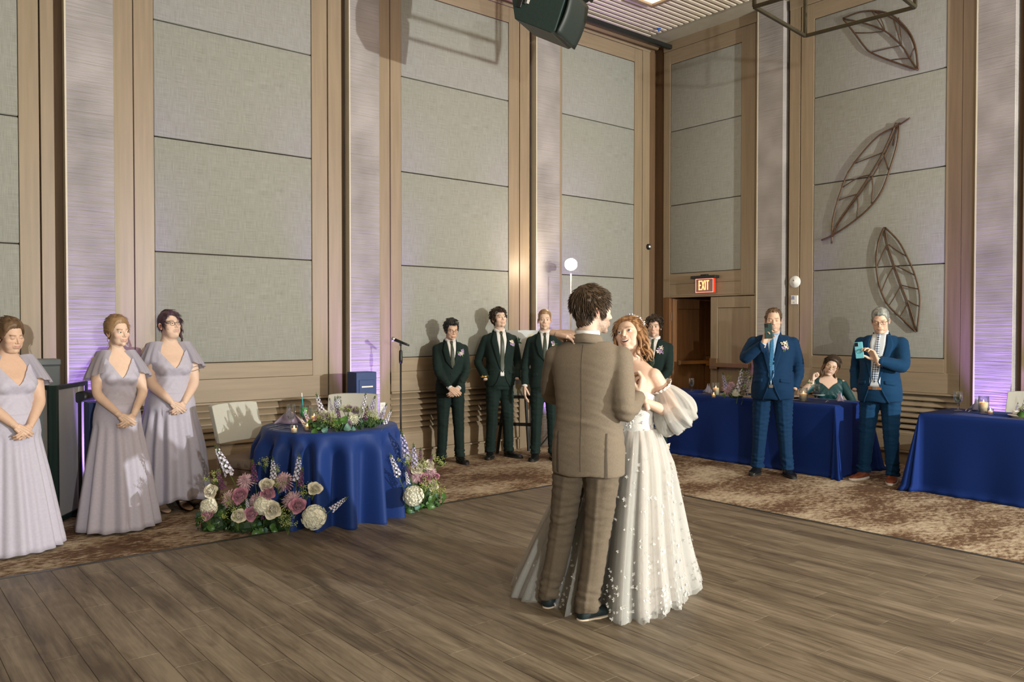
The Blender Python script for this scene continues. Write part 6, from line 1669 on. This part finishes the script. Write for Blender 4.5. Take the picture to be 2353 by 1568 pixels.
# ---------------------------------------------------------------- square frame pendant
pf = thing('pendant_frame', 'black open cube frame pendant hanging at the top right', 'pendant light', (6.2245, 3.418, 4.2), math.radians(5.7))
h_ = .463; r_ = .014; b = MB()
for s in (-1, 1):
    for z in (0, .95):
        b.box((-h_, s*h_-r_, z-r_), (h_, s*h_+r_, z+r_)); b.box((s*h_-r_, -h_, z-r_), (s*h_+r_, h_, z+r_))
    for q in (-1, 1): b.box((s*h_-r_, q*h_-r_, 0), (s*h_+r_, q*h_+r_, .95))
obj('frame', b, mat('aged bronze tube', (.045, .038, .022), .45, metal=.5, var=.2), pf, bevel=.003)
obj('rod', MB().tube([(0, 0, .95), (0, 0, 1.9)], .012, 8).box((-h_, -.012, .938), (h_, .012, .962)), M_black, pf)
# ---------------------------------------------------------------- leaf sculptures on the right wall
M_rod = mat('bronze bent rod', (.085, .048, .026), .5, metal=.3, var=.2, nscale=30)
def leaf_art(label, strokes, ctr_px):
    c = on_x(*ctr_px, XB-.016); t = thing('leaf_wall_sculpture', label, 'wall sculpture', tuple(c))
    for nm, pts, r in strokes:
        P = [on_x(x, y, XB-.016)-c for x, y in pts]
        if len(P) > 2: P, rr = smooth_path(P, [r]*len(P), 5)
        else: rr = [r]*len(P)
        obj(nm, MB().tube(P, rr, 6), M_rod, t, smooth=True)
    pins = MB()
    for nm, pts, r in strokes[:2]:
        q = on_x(*pts[len(pts)//2], XB-.016)-c; pins.tube([q, q+Vector((.018, 0, 0))], .004, 6)
    obj('mounting_pins', pins, M_rod, t)
leaf_art('top bronze wire leaf sculpture behind the hanging cube frame', [
    ('outline_rod', [(1937, 42), (1975, 28), (2012, 25), (2050, 35), (2085, 68), (2103, 105), (2110, 160)], .010), ('outline_rod', [(1938, 44), (1965, 78), (1985, 105), (2002, 121), (2045, 139), (2110, 161)], .010),
    ('outline_rod', [(2010, 27), (2055, 44), (2090, 82), (2104, 118), (2108, 160)], .007), ('midrib_rod', [(1938, 43), (1985, 53), (2033, 71), (2071, 104), (2091, 134), (2109, 161)], .009),
    ('vein_rod', [(1964, 75), (2000, 75), (2033, 71)], .006), ('vein_rod', [(2002, 120), (2036, 112), (2071, 104)], .006), ('vein_rod', [(2045, 139), (2070, 135), (2091, 134)], .006),
    ('vein_rod', [(2005, 26), (2020, 50), (2033, 71)], .006), ('vein_rod', [(2016, 27), (2028, 52), (2034, 70)], .005), ('vein_rod', [(2053, 42), (2062, 72), (2070, 103)], .006), ('vein_rod', [(2065, 40), (2069, 70), (2072, 103)], .005), ('vein_rod', [(2103, 105), (2091, 134)], .006)], (2030, 90))
leaf_art('middle bronze wire leaf sculpture pointing up to the right', [
    ('outline_rod', [(2091, 271), (2065, 288), (2022, 310), (1985, 347), (1950, 395), (1932, 440), (1915, 500), (1911, 560)], .011), ('outline_rod', [(2067, 282), (2062, 330), (2046, 385), (2028, 435), (2000, 475), (1960, 510), (1915, 540), (1888, 552)], .011),
    ('midrib_rod', [(2060, 282), (2030, 350), (1998, 405), (1965, 455), (1925, 512), (1912, 545)], .010), ('midrib_rod', [(2066, 285), (2036, 352), (2004, 407), (1972, 452), (1930, 510), (1914, 543)], .008),
    ('vein_rod', [(1966, 375), (2000, 362), (2030, 350)], .007), ('vein_rod', [(1937, 430), (1970, 410), (1998, 402)], .007), ('vein_rod', [(1928, 460), (1950, 452), (1968, 447)], .007),
    ('vein_rod', [(2042, 391), (2036, 370), (2031, 352)], .007), ('vein_rod', [(2003, 468), (2006, 430), (2003, 404)], .007), ('vein_rod', [(1969, 502), (1972, 475), (1970, 450)], .007), ('vein_rod', [(2062, 290), (2052, 335)], .007)], (1995, 410))
leaf_art('lower bronze wire leaf sculpture above the grey haired man', [
    ('outline_rod', [(2032, 522), (2018, 560), (2014, 610), (2022, 660), (2040, 700), (2075, 735), (2105, 763)], .010), ('outline_rod', [(2034, 523), (2065, 555), (2088, 598), (2105, 640), (2114, 690), (2107, 763)], .010),
    ('midrib_rod', [(2034, 524), (2040, 562), (2056, 612), (2073, 660), (2090, 705), (2107, 762)], .008), ('midrib_rod', [(2030, 524), (2036, 562), (2052, 612), (2069, 660), (2086, 705), (2105, 762)], .006),
    ('vein_rod', [(2016, 612), (2026, 588), (2038, 563)], .006), ('vein_rod', [(2042, 562), (2060, 575), (2084, 590)], .006), ('vein_rod', [(2025, 672), (2038, 640), (2054, 612)], .006), ('vein_rod', [(2057, 611), (2078, 620), (2104, 634)], .006),
    ('vein_rod', [(2043, 702), (2056, 682), (2070, 657)], .006), ('vein_rod', [(2073, 656), (2090, 660), (2112, 665)], .006), ('vein_rod', [(2068, 728), (2078, 712), (2088, 692)], .006), ('vein_rod', [(2087, 691), (2098, 698), (2112, 704)], .006)], (2062, 640))
# ---------------------------------------------------------------- back strobe on its stand
fl = thing('studio_strobe', 'bright strobe on a tall light stand behind the groom', 'strobe light', (FLASH.x, FLASH.y, 0))
obj('pole', MB().tube([(0, 0, .1), (0, 0, FLASH.z-.12)], .011, 8), M_steel, fl, smooth=True)
for k in range(3): a = k*2.1+.3; obj('leg', MB().tube([(0, 0, .55), (.42*math.cos(a), .42*math.sin(a), .012)], .009, 6), M_black, fl)
bw_ = -Fv
obj('lamp_head', MB().tube([Vector((0, 0, FLASH.z))-bw_*.16, Vector((0, 0, FLASH.z))-bw_*.02], [.05, .062], 18), M_black, fl, smooth=True)
obj('flash_tube', MB().ell((0, 0, FLASH.z), (.082, .082, .078), 20, 12), emis('strobe tube glow', (1, .93, .78), 30), fl, smooth=True)
fm = bpy.data.objects['flash_tube']; fm.visible_shadow = True
# ---------------------------------------------------------------- folding screen, blue cabinets
def framed(t, a, b, z0, z1):
    a = Vector(a); b = Vector(b); d = (b-a); L = d.length; d.normalize(); n = Vector((-d.y, d.x, 0)); M0 = Matrix(((d.x, n.x, 0, a.x), (d.y, n.y, 0, a.y), (0, 0, 1, 0), (0, 0, 0, 1)))
    e = M_screenf
    o = obj('screen_panel', MB().box((.03, -.006, z0+.04), (L-.03, .006, z1-.03)).xf(M0), M_screen, t)
    for lo, hi in (((0, -.018, z0), (.035, .018, z1)), ((L-.035, -.018, z0), (L, .018, z1)), ((.035, -.018, z0), (L-.035, .018, z0+.045)), ((.035, -.018, z1-.035), (L-.035, .018, z1))): obj('frame_bar', MB().box(lo, hi).xf(M0), e, t, bevel=.003)
M_screen = mat('white stretched screen fabric', (.42, .41, .40), .75, var=.05, nscale=2); M_screenf = mat('black green frame', (.012, .030, .028), .4)
g0 = on_floor(128, 1205); g1 = on_floor(200, 1168); g2 = on_floor(40, 1185)
fs = thing('folding_screen', 'black framed white folding screen behind the first bridesmaid', 'screen', tuple(g0))
framed(fs, (.0, 0, 0), tuple(g1-g0), .0, 1.12); framed(fs, (-.02, .01, 0), tuple(g2-g0), .0, 1.12)
pm = at_depth(183, 914, 6.86); pl = thing('par_light', 'round black stage light peeping over the folding screen', 'stage light', (pm.x, pm.y, 0))
obj('lamp_can', MB().tube([(0, 0, pm.z), tuple(Fv*.16+Vector((0, 0, pm.z)))], [.05, .058], 18), M_black, pl, smooth=True); obj('yoke', MB().tube([(.0, .0, .0), (0, 0, pm.z-.04)], .014, 8), M_black, pl)
obj('lens', MB().tube([tuple(-Fv*.004+Vector((0, 0, pm.z))), tuple(Fv*.002+Vector((0, 0, pm.z)))], .042, 18), mat('dark lens', (.03, .035, .04), .1), pl)
obj('base', MB().lathe([(0, 0), (.14, 0), (.14, .015), (0, .02)], 24), M_black, pl)
M_bluebox = mat('blue cabinet shell', (.012, .04, .15), .5, var=.1)  # one even dark blue for body and door
def bluebox(label, x0, x1, y0, y1, h):
    t = thing('equipment_cabinet', label, 'cabinet', ((x0+x1)/2, (y0+y1)/2, 0)); hx, hy = (x1-x0)/2, (y1-y0)/2
    obj('body', MB().box((-hx, -hy, 0), (hx, hy, h)), M_bluebox, t, bevel=.006, bseg=2)
    obj('door', MB().box((-hx+.03, -hy-.006, .1), (hx-.03, -hy+.001, h-.08)), M_bluebox, t, bevel=.003); obj('slot', MB().box((-hx*.5, -hy-.008, h-.16), (hx*.6, -hy-.0055, h-.145)), M_steel, t)
    obj('handle', MB().box((-hx+.035, -hy-.016, h-.45), (-hx+.05, -hy-.004, h-.22)), M_black, t)
bluebox('blue cabinet standing in front of the plaster column behind the round table', 4.08, 4.32, 7.48, 7.68, 1.12)
bluebox('blue cabinet partly hidden behind the middle bridesmaid', 1.50, 1.76, 7.18, 7.36, .98)
cs_ = thing('equipment_case', 'grey topped case just visible above the first bridesmaid shoulder', 'case', (at_depth(82, 900, 6.62).x, at_depth(82, 900, 6.62).y, 0))
obj('case_body', MB().box((-.16, -.12, 0), (.16, .12, 1.28)), mat('grey blue case', (.16, .19, .21), .5), cs_, bevel=.01); obj('lid', MB().box((-.165, -.125, 1.28), (.165, .125, 1.33)), mat('grey blue lid', (.20, .24, .27), .5), cs_, bevel=.008)
# ---------------------------------------------------------------- flowers: unit meshes shared by every bloom
PET = {}
def petal_mat(n, c, c2=None, v=.1): PET[n] = mat(n, c, .6, var=v, nscale=60, col2=c2, sheen=.2); return PET[n]
P_white = petal_mat('white rose petal', (.62, .56, .42), (.78, .74, .62)); P_pink = petal_mat('mauve rose petal', (.36, .13, .20), (.52, .25, .33)); P_lilr = petal_mat('lilac rose petal', (.36, .27, .36), (.48, .38, .46))
P_mum = petal_mat('dusty pink mum petal', (.50, .29, .35), (.70, .50, .54)); P_hyd = petal_mat('cream hydrangea petal', (.62, .60, .46), (.78, .76, .66)); P_stock = petal_mat('pale lilac stock', (.50, .48, .60), (.70, .68, .76))
P_del = petal_mat('lavender stock', (.34, .30, .52), (.52, .48, .66)); P_plum = petal_mat('deep plum stock', (.07, .012, .06), (.17, .04, .14)); P_grn = petal_mat('lime green filler', (.20, .26, .05), (.38, .42, .12)); P_wmum = petal_mat('ivory mum', (.66, .68, .48), (.80, .80, .66))
M_stem = mat('flower stem', (.08, .13, .03), .6, var=.2); M_euc = mat('eucalyptus leaf', (.07, .16, .12), .5, var=.25, rand=1.); M_sal = mat('glossy green leaf', (.045, .12, .022), .35, var=.35, rand=1.); M_deep = mat('dark foliage', (.018, .05, .012), .6, var=.3)
def patch(b, c, ax, out, w_, h_, cup, flare, tw=0., nu=4, nv=3, mi=0):
    """a curved petal: foot at c, growing along ax, facing out"""
    side = ax.cross(out).normalized(); G = []
    for i in range(nv+1):
        t = i/nv; row = []
        for j in range(nu+1):
            s = j/nu*2-1; ww = w_*(.45+.75*math.sin(PI*min(1, t*.72+.12)))*(1-.12*(t > .99))
            p = c+ax*(h_*t*(1-.10*s*s*t))+side*(ww*s)+out*(-cup*s*s*(1-.3*t)+flare*t*t)
            row.append(p)
        G.append(row)
    b.grid(np.array([[tuple(p) for p in r] for r in G]), mi=mi)
def mk_rose():
    b = MB(); Z = Vector((0, 0, 1)); n = 26
    for i in range(n):
        u = i/(n-1); a = i*2.39996; r_ = .002+.018*u; out = Vector((math.cos(a), math.sin(a), 0)); ti = -.12+.95*u**1.7
        ax = (Z*math.cos(ti)+out*math.sin(ti)).normalized(); o2 = (out*math.cos(ti)-Z*math.sin(ti)).normalized()
        patch(b, out*r_*.8+Z*(.004*(1-u)), ax, o2, .007+.014*u, .031-.005*u, .006+.006*u, -.003+.013*u*u)
    b.ell((0, 0, .013), (.0075, .0075, .017), 10, 8); b.ell((0, 0, .004), (.016, .016, .012), 10, 6); return mesh_of('rose', b.v, b.f, P_white, b.m, True)
def mk_mum(n=95, L=.046, curl=.018):
    b = MB(); R_ = random.Random(3)
    for i in range(n):
        u = i/n; a = i*2.39996; ti = .12+1.75*u**.8+R_.uniform(-.1, .1); out = Vector((math.cos(a), math.sin(a), 0)); Z = Vector((0, 0, 1)); ax = Z*math.cos(ti)+out*math.sin(ti); l = L*(.55+.5*u)*R_.uniform(.85, 1.1); sd = ax.cross(Z).normalized()
        pts = [ax*l*t+Z*(-curl*t*t*u+.004*math.sin(3*t)) for t in (0, .35, .7, .93, 1.)]; b.tube(pts, [.0012, .0019, .0021, .0024, .001], 3, cap=False)
    b.ell((0, 0, .002), (.008, .008, .008), 8, 5); return mesh_of('mum', b.v, b.f, P_mum, b.m, False)
def mk_hyd():
    b = MB(); n = 95
    for i in range(n):
        z = 1-2*(i+.5)/n*.78; a = i*2.39996; r_ = math.sqrt(max(0, 1-z*z)); d = Vector((r_*math.cos(a), r_*math.sin(a), z*.85)); c = d*(.043+.008*((i*7)%5)/4+.006*math.sin(a*3)*math.sin(z*4)); nrm = d.normalized(); u_ = nrm.orthogonal().normalized(); v_ = nrm.cross(u_)
        for k in range(4):
            q = k*PI/2+i; e = u_*math.cos(q)+v_*math.sin(q); f = nrm.cross(e); b.add([c, c+e*.009+f*.0085+nrm*.006, c+e*.0165+nrm*.004, c+e*.009-f*.0085+nrm*.006], [(0, 1, 2, 3)])
    b.ell((0, 0, 0), (.043, .043, .037), 12, 8); return mesh_of('hydrangea', b.v, b.f, P_hyd, b.m, False)
def mk_spike(n=50, L=.20, top_r=.006, bot_r=.024):
    b = MB(); R_ = random.Random(8); b.tube([(0, 0, -.12), (0, 0, L*.5), (.004, 0, L)], [.003, .0025, .0015], 6, mi=1)
    for i in range(n):
        u = i/(n-1); a = i*2.39996; r_ = bot_r+(top_r-bot_r)*u; c = Vector((r_*math.cos(a), r_*math.sin(a), L*u)); nrm = Vector((math.cos(a), math.sin(a), .35)).normalized(); u_ = nrm.orthogonal().normalized(); v_ = nrm.cross(u_); s = .0135*(1-.6*u)
        if u > .82: b.ell(c*.9, (.004, .004, .006), 6, 4, mi=1); continue
        for k in range(5):
            q = k*2*PI/5+R_.uniform(0, .6); e = u_*math.cos(q)+v_*math.sin(q); f = nrm.cross(e); b.add([c-nrm*.004, c+e*s*.6+f*s*.5+nrm*.002, c+e*s+nrm*.004, c+e*s*.6-f*s*.5+nrm*.002], [(0, 1, 2, 3)])
    return mesh_of('stock', b.v, b.f, [P_stock, M_stem], b.m, False)
def mk_filler():
    b = MB(); R_ = random.Random(5)
    for i in range(11):
        a = R_.uniform(0, 6.28); d = Vector((math.cos(a)*R_.uniform(.1, .8), math.sin(a)*R_.uniform(.1, .8), 1)).normalized(); L = R_.uniform(.05, .095); e = d*L; b.tube([(0, 0, -.03), e*.5, e], .0011, 4, cap=False, mi=1)
        for k in range(13):
            q = e+Vector((R_.gauss(0, .010), R_.gauss(0, .010), R_.gauss(0, .009))); s = R_.uniform(.0022, .0042); b.add([q+Vector((s, 0, 0)), q+Vector((0, s, 0)), q-Vector((s, 0, 0)), q-Vector((0, s, 0)), q+Vector((0, 0, s)), q-Vector((0, 0, s))], [(0, 1, 4), (1, 2, 4), (2, 3, 4), (3, 0, 4), (1, 0, 5), (2, 1, 5), (3, 2, 5), (0, 3, 5)])
    return mesh_of('filler', b.v, b.f, [P_grn, M_stem], b.m, False)
def mk_leaf(L=.075, w_=.026, round_=False):
    b = MB(); G = []
    for i in range(7):
        t = i/6; ww = w_*(math.sin(PI*t**(.8 if not round_ else .6))**(.9 if not round_ else .6)); G.append([(x*ww, L*t, .004+.010*math.sin(PI*t)+.25*abs(x)*ww-.012*t*t) for x in (-1, -.5, 0, .5, 1)])
    b.grid(np.array(G)); b.tube([(0, -.04, -.006), (0, 0, .002)], .0016, 5, mi=0); return mesh_of('leaf', b.v, b.f, M_sal, b.m, True)
ME = dict(rose=mk_rose(), mum=mk_mum(), hydrangea=mk_hyd(), stock=mk_spike(), filler=mk_filler(), leaf=mk_leaf(), round_leaf=mk_leaf(.045, .024, True), ivory_mum=mk_mum(110, .032, .004))
NM = dict(rose='rose', mum='spider_mum', hydrangea='hydrangea', stock='stock_spike', filler='green_filler', leaf='leaf', round_leaf='round_leaf', ivory_mum='ivory_mum')
def bloom(kind, par, org, pos, n, s, m=None, spin=0.):
    q = Vector((0, 0, 1)).rotation_difference(Vector(n).normalized()).to_matrix().to_4x4()
    o = link(NM[kind], ME[kind], par); o.matrix_local = Matrix.Translation(Vector(pos)-Vector(org)) @ q @ Matrix.Rotation(spin, 4, 'Z') @ Matrix.Scale(s, 4)
    if m is not None: o.material_slots[0].link = 'OBJECT'; o.material_slots[0].material = m
    return o
TC = -Fv; DS = .07; SZ = dict(rose=1.38, mum=1.65, hydrangea=1.08, stock=1.15, filler=1.3, ivory_mum=1.3)
def arrangement(name, label, org, items, mound, leaves, seed, cat='flowers'):
    """items: (kind, px, py, D, size, material, tilt dx, dz); mound: list of (centre, radii) of dark foliage"""
    t = thing(name, label, cat, org); R_ = random.Random(seed); Oz = Vector(org)
    for kind, px, py, D, s, m, tx, tz in items:
        p = at_depth(px, py, D-DS); s *= SZ[kind]; n = (TC*(1.0 if kind not in ('stock', 'filler') else .25)+Rv*tx+Vector((0, 0, tz))).normalized(); bloom(kind, t, Oz, p, n, s, m, R_.uniform(0, 6.28))
    fo = MB()
    for c, r in mound:
        c = Vector(c)
        for k in range(int(420*r[0]*r[1]/.04)):
            a, b_ = R_.uniform(0, 6.28), R_.uniform(-.35, 1); rr = math.sqrt(1-b_*b_) if abs(b_) < 1 else 0; d = Vector((math.cos(a)*rr, math.sin(a)*rr, b_))
            p = c+Vector((d.x*r[0], d.y*r[1], d.z*r[2]))*R_.uniform(.7, 1.0); p.z = max(p.z, .018 if org[2] < .1 else org[2]+.01); n = (d+Vector((R_.uniform(-.5, .5), R_.uniform(-.5, .5), R_.uniform(-.2, .5)))).normalized(); u_ = n.orthogonal().normalized(); v_ = n.cross(u_); a2 = R_.uniform(0, 6.28); e = u_*math.cos(a2)+v_*math.sin(a2); f = n.cross(e); L = R_.uniform(.022, .045); q = p-Oz
            fo.add([q-e*L*.5, q+f*L*.28, q+e*L*.5+n*L*.15, q-f*L*.28], [(0, 1, 2, 3)], 0 if k % 3 else 1)
        core = MB().ell(tuple(c-Oz), (r[0]*.78, r[1]*.78, r[2]*.78), 12, 8); fo.add(core.v, core.f, 0)
    fo.v = [(x, y, max(z, .006 if org[2] < .1 else .004)) for x, y, z in fo.v]
    stuff(obj('foliage', fo, [M_deep, M_sal], t))
    for k in range(leaves):
        c, r = mound[R_.randrange(len(mound))]; c = Vector(c); a, b_ = R_.uniform(0, 6.28), R_.uniform(-.25, .9); rr = math.sqrt(1-b_*b_); d = Vector((math.cos(a)*rr, math.sin(a)*rr, b_))
        if d.dot(TC) < -.15: continue
        p = c+Vector((d.x*r[0], d.y*r[1], d.z*r[2]))*1.02; p.z = max(p.z, .03 if org[2] < .1 else org[2]+.02); rd = R_.random() < .3
        bloom('round_leaf' if rd else 'leaf', t, Oz, p, (d+Vector((0, 0, .4))+TC*.3), R_.uniform(.75, 1.25), M_euc if rd else M_sal, R_.uniform(0, 6.28))
    return t
W_, K_, L_, G_, Pm, St, Dl, Pl = P_white, P_pink, P_lilr, P_grn, P_mum, P_stock, P_del, P_plum
def D1(px, py): return 5.95+(px-460)/320*.08+(1220-py)*.0011
rows = [('rose', 488, 1131, 1.15, W_), ('hydrangea', 480, 1165, 1.05, P_hyd), ('rose', 481, 1183, 1.0, K_), ('rose', 551, 1186, 1.1, W_), ('rose', 579, 1182, 1.1, K_), ('rose', 554, 1141, 1.25, K_), ('rose', 617, 1135, 1.15, K_), ('rose', 614, 1117, 1.1, W_),
        ('hydrangea', 604, 1162, 1.15, P_hyd), ('rose', 629, 1173, 1.35, W_), ('rose', 685, 1164, 1.25, K_), ('hydrangea', 722, 1189, 1.45, P_hyd), ('rose', 724, 1126, 1.1, W_),
        ('mum', 527, 1146, 1.0, Pm), ('mum', 590, 1150, .95, Pm), ('mum', 563, 1105, 1.0, Pm), ('mum', 651, 1105, 1.15, Pm), ('mum', 672, 1151, 1.15, Pm),
        ('stock', 512, 1124, .75, Pl), ('stock', 586, 1106, .8, Pl), ('stock', 690, 1118, .75, Pl), ('stock', 605, 1192, .5, Pl), ('stock', 662, 1125, .5, Pl),
        ('stock', 528, 1090, 1.15, St), ('stock', 628, 1100, .8, St), ('stock', 682, 1104, 1.0, St), ('stock', 762, 1172, .75, St), ('stock', 570, 1170, .45, St),
        ('filler', 500, 1118, .9, G_), ('filler', 610, 1080, .7, G_), ('filler', 640, 1128, .8, G_), ('filler', 700, 1150, .9, G_), ('filler', 655, 1205, 1.0, G_), ('filler', 545, 1208, 1.1, G_), ('filler', 535, 1170, .9, G_), ('filler', 480, 1205, .9, G_), ('filler', 662, 1222, .8, G_), ('filler', 636, 1092, .6, G_), ('filler', 718, 1142, .8, G_)]
it = []
for k, px, py, s, m in rows:
    tilt = (px-600)/340; it.append((k, px, py, D1(px, py)-(.05 if k in ('rose', 'hydrangea') else 0), s, m, tilt*.7+(.9 if (k == 'stock' and px == 762) else 0) - (.25 if px == 528 else 0), (.25+(1190-py)*.005) if k not in ('stock', 'filler') else 1.0))
o1 = on_floor(605, 1212); o1 = (o1.x, o1.y, 0)
def mnd(px, py, r, z=.04, dd=.10): v = on_floor(px, py); h = Vector((Fv.x, Fv.y, 0)).normalized(); v = v+h*dd; return ((v.x, v.y, z), r)
arrangement('floor_flower_arrangement', 'large low floor arrangement of roses, mums and hydrangeas left of the round table', o1, it,
    [mnd(490, 1222, (.17, .14, .20)), mnd(560, 1225, (.18, .15, .25)), mnd(640, 1222, (.18, .15, .25)), mnd(715, 1210, (.15, .12, .17))], 95, 1)
def D2(px, py): return 6.55+(px-930)/80*.12+(1180-py)*.0012
rows = [('rose', 960, 1079, 1.05, W_), ('rose', 985, 1071, 1.0, W_), ('rose', 976, 1103, 1.05, K_), ('rose', 995, 1118, .9, W_), ('hydrangea', 950, 1140, 1.35, P_hyd), ('mum', 990, 1085, .8, Pm), ('mum', 955, 1098, .7, Pm), ('stock', 935, 1052, 1.1, Dl), ('stock', 953, 1070, .9, Dl), ('stock', 915, 1092, .9, St), ('stock', 965, 1062, .6, Pl), ('stock', 940, 1096, .5, Pl),
        ('stock', 938, 1112, .55, St), ('filler', 938, 1075, .9, G_), ('filler', 1003, 1078, .9, G_), ('filler', 975, 1140, 1.3, G_), ('filler', 995, 1148, 1.0, G_), ('filler', 970, 1082, .8, G_), ('rose', 1000, 1097, .7, K_), ('stock', 987, 1070, .5, Pl)]
it = [(k, px, py, D2(px, py), s, m, (px-955)/60*.5, .35+(1150-py)*.004 if k not in ('stock', 'filler') else 1.) for k, px, py, s, m in rows]
o2 = on_floor(955, 1172); o2 = (o2.x, o2.y, 0)
arrangement('floor_flower_arrangement', 'smaller floor arrangement of roses and lavender stock right of the round table', o2, it, [mnd(935, 1180, (.15, .15, .30)), mnd(975, 1170, (.15, .15, .30))], 55, 2)
def D3(px, py): return 6.50-(px-800)/110*.10+(985-py)*.003
rows = [('rose', 749, 964, 1.05, L_), ('rose', 798, 979, .95, L_), ('rose', 800, 942, .8, L_), ('rose', 816, 946, .8, L_), ('ivory_mum', 812, 963, 1.3, P_wmum), ('ivory_mum', 745, 950, .9, P_wmum), ('stock', 742, 952, .85, St), ('stock', 833, 945, .75, St), ('stock', 780, 945, .6, St), ('stock', 763, 943, .5, St), ('stock', 851, 948, .7, Dl), ('stock', 775, 950, .6, Dl), ('stock', 780, 968, .55, Pl), ('stock', 838, 965, .6, Pl), ('stock', 712, 972, .6, Dl), ('stock', 704, 985, .5, St), ('stock', 885, 972, .6, St), ('stock', 875, 960, .6, Dl),
        ('filler', 766, 985, 1.0, G_), ('filler', 797, 958, .8, G_), ('filler', 853, 975, .9, G_), ('filler', 740, 975, .8, G_), ('filler', 825, 955, .6, G_), ('filler', 775, 992, .8, G_), ('mum', 728, 962, .6, Pm)]
it = [(k, px, py, D3(px, py), s, m, (px-790)/110*.6, .5+(980-py)*.01 if k not in ('stock', 'filler') else 1.) for k, px, py, s, m in rows]
o3 = on_floor(795, 992, .762); o3 = (o3.x, o3.y, .7605)
def mn3(px, py, r): v = on_floor(px, py, .78); return ((v.x, v.y, .80), r)
arrangement('table_flower_arrangement', 'long low arrangement of lilac roses and stock on the round table', o3, it, [mn3(735, 985, (.10, .09, .05)), mn3(790, 984, (.12, .10, .06)), mn3(850, 978, (.11, .09, .05))], 34, 3)
rows = [('stock', 1698, 895, 1.0, St), ('stock', 1668, 892, .7, Dl), ('stock', 1712, 905, .8, St), ('mum', 1672, 893, .7, Pm), ('mum', 1680, 885, .6, Pm), ('rose', 1700, 893, .8, W_), ('rose', 1704, 905, .8, W_), ('stock', 1708, 885, .8, St), ('filler', 1708, 880, .9, G_), ('filler', 1672, 882, .6, G_), ('hydrangea', 1690, 903, .6, P_hyd)]
it = [(k, px, py, 9.3, s*1.25, m, (px-1690)/40*.5, .6 if k not in ('stock', 'filler') else 1.) for k, px, py, s, m in rows]
o4 = on_floor(1690, 916, .768); o4 = (o4.x, o4.y, .7665); v = Vector(o4)
arrangement('table_flower_arrangement', 'white and mauve centrepiece on the long table beside the bearded man', o4, it, [((v.x+.02, v.y, .83), (.13, .13, .09))], 24, 4)
rows = [('stock', 2352, 938, .6, Dl), ('rose', 2346, 945, .6, L_), ('filler', 2348, 950, .7, G_), ('stock', 2335, 945, .4, Dl)]
it = [(k, px, py, 8.2, s*1.1, m, 0, .8) for k, px, py, s, m in rows]; o5 = on_floor(2372, 960, .768); o5 = (o5.x, o5.y, .7665); v = Vector(o5)
arrangement('table_flower_arrangement', 'small lavender arrangement cut off by the right edge', o5, it, [((v.x, v.y, .81), (.10, .10, .06))], 16, 5)
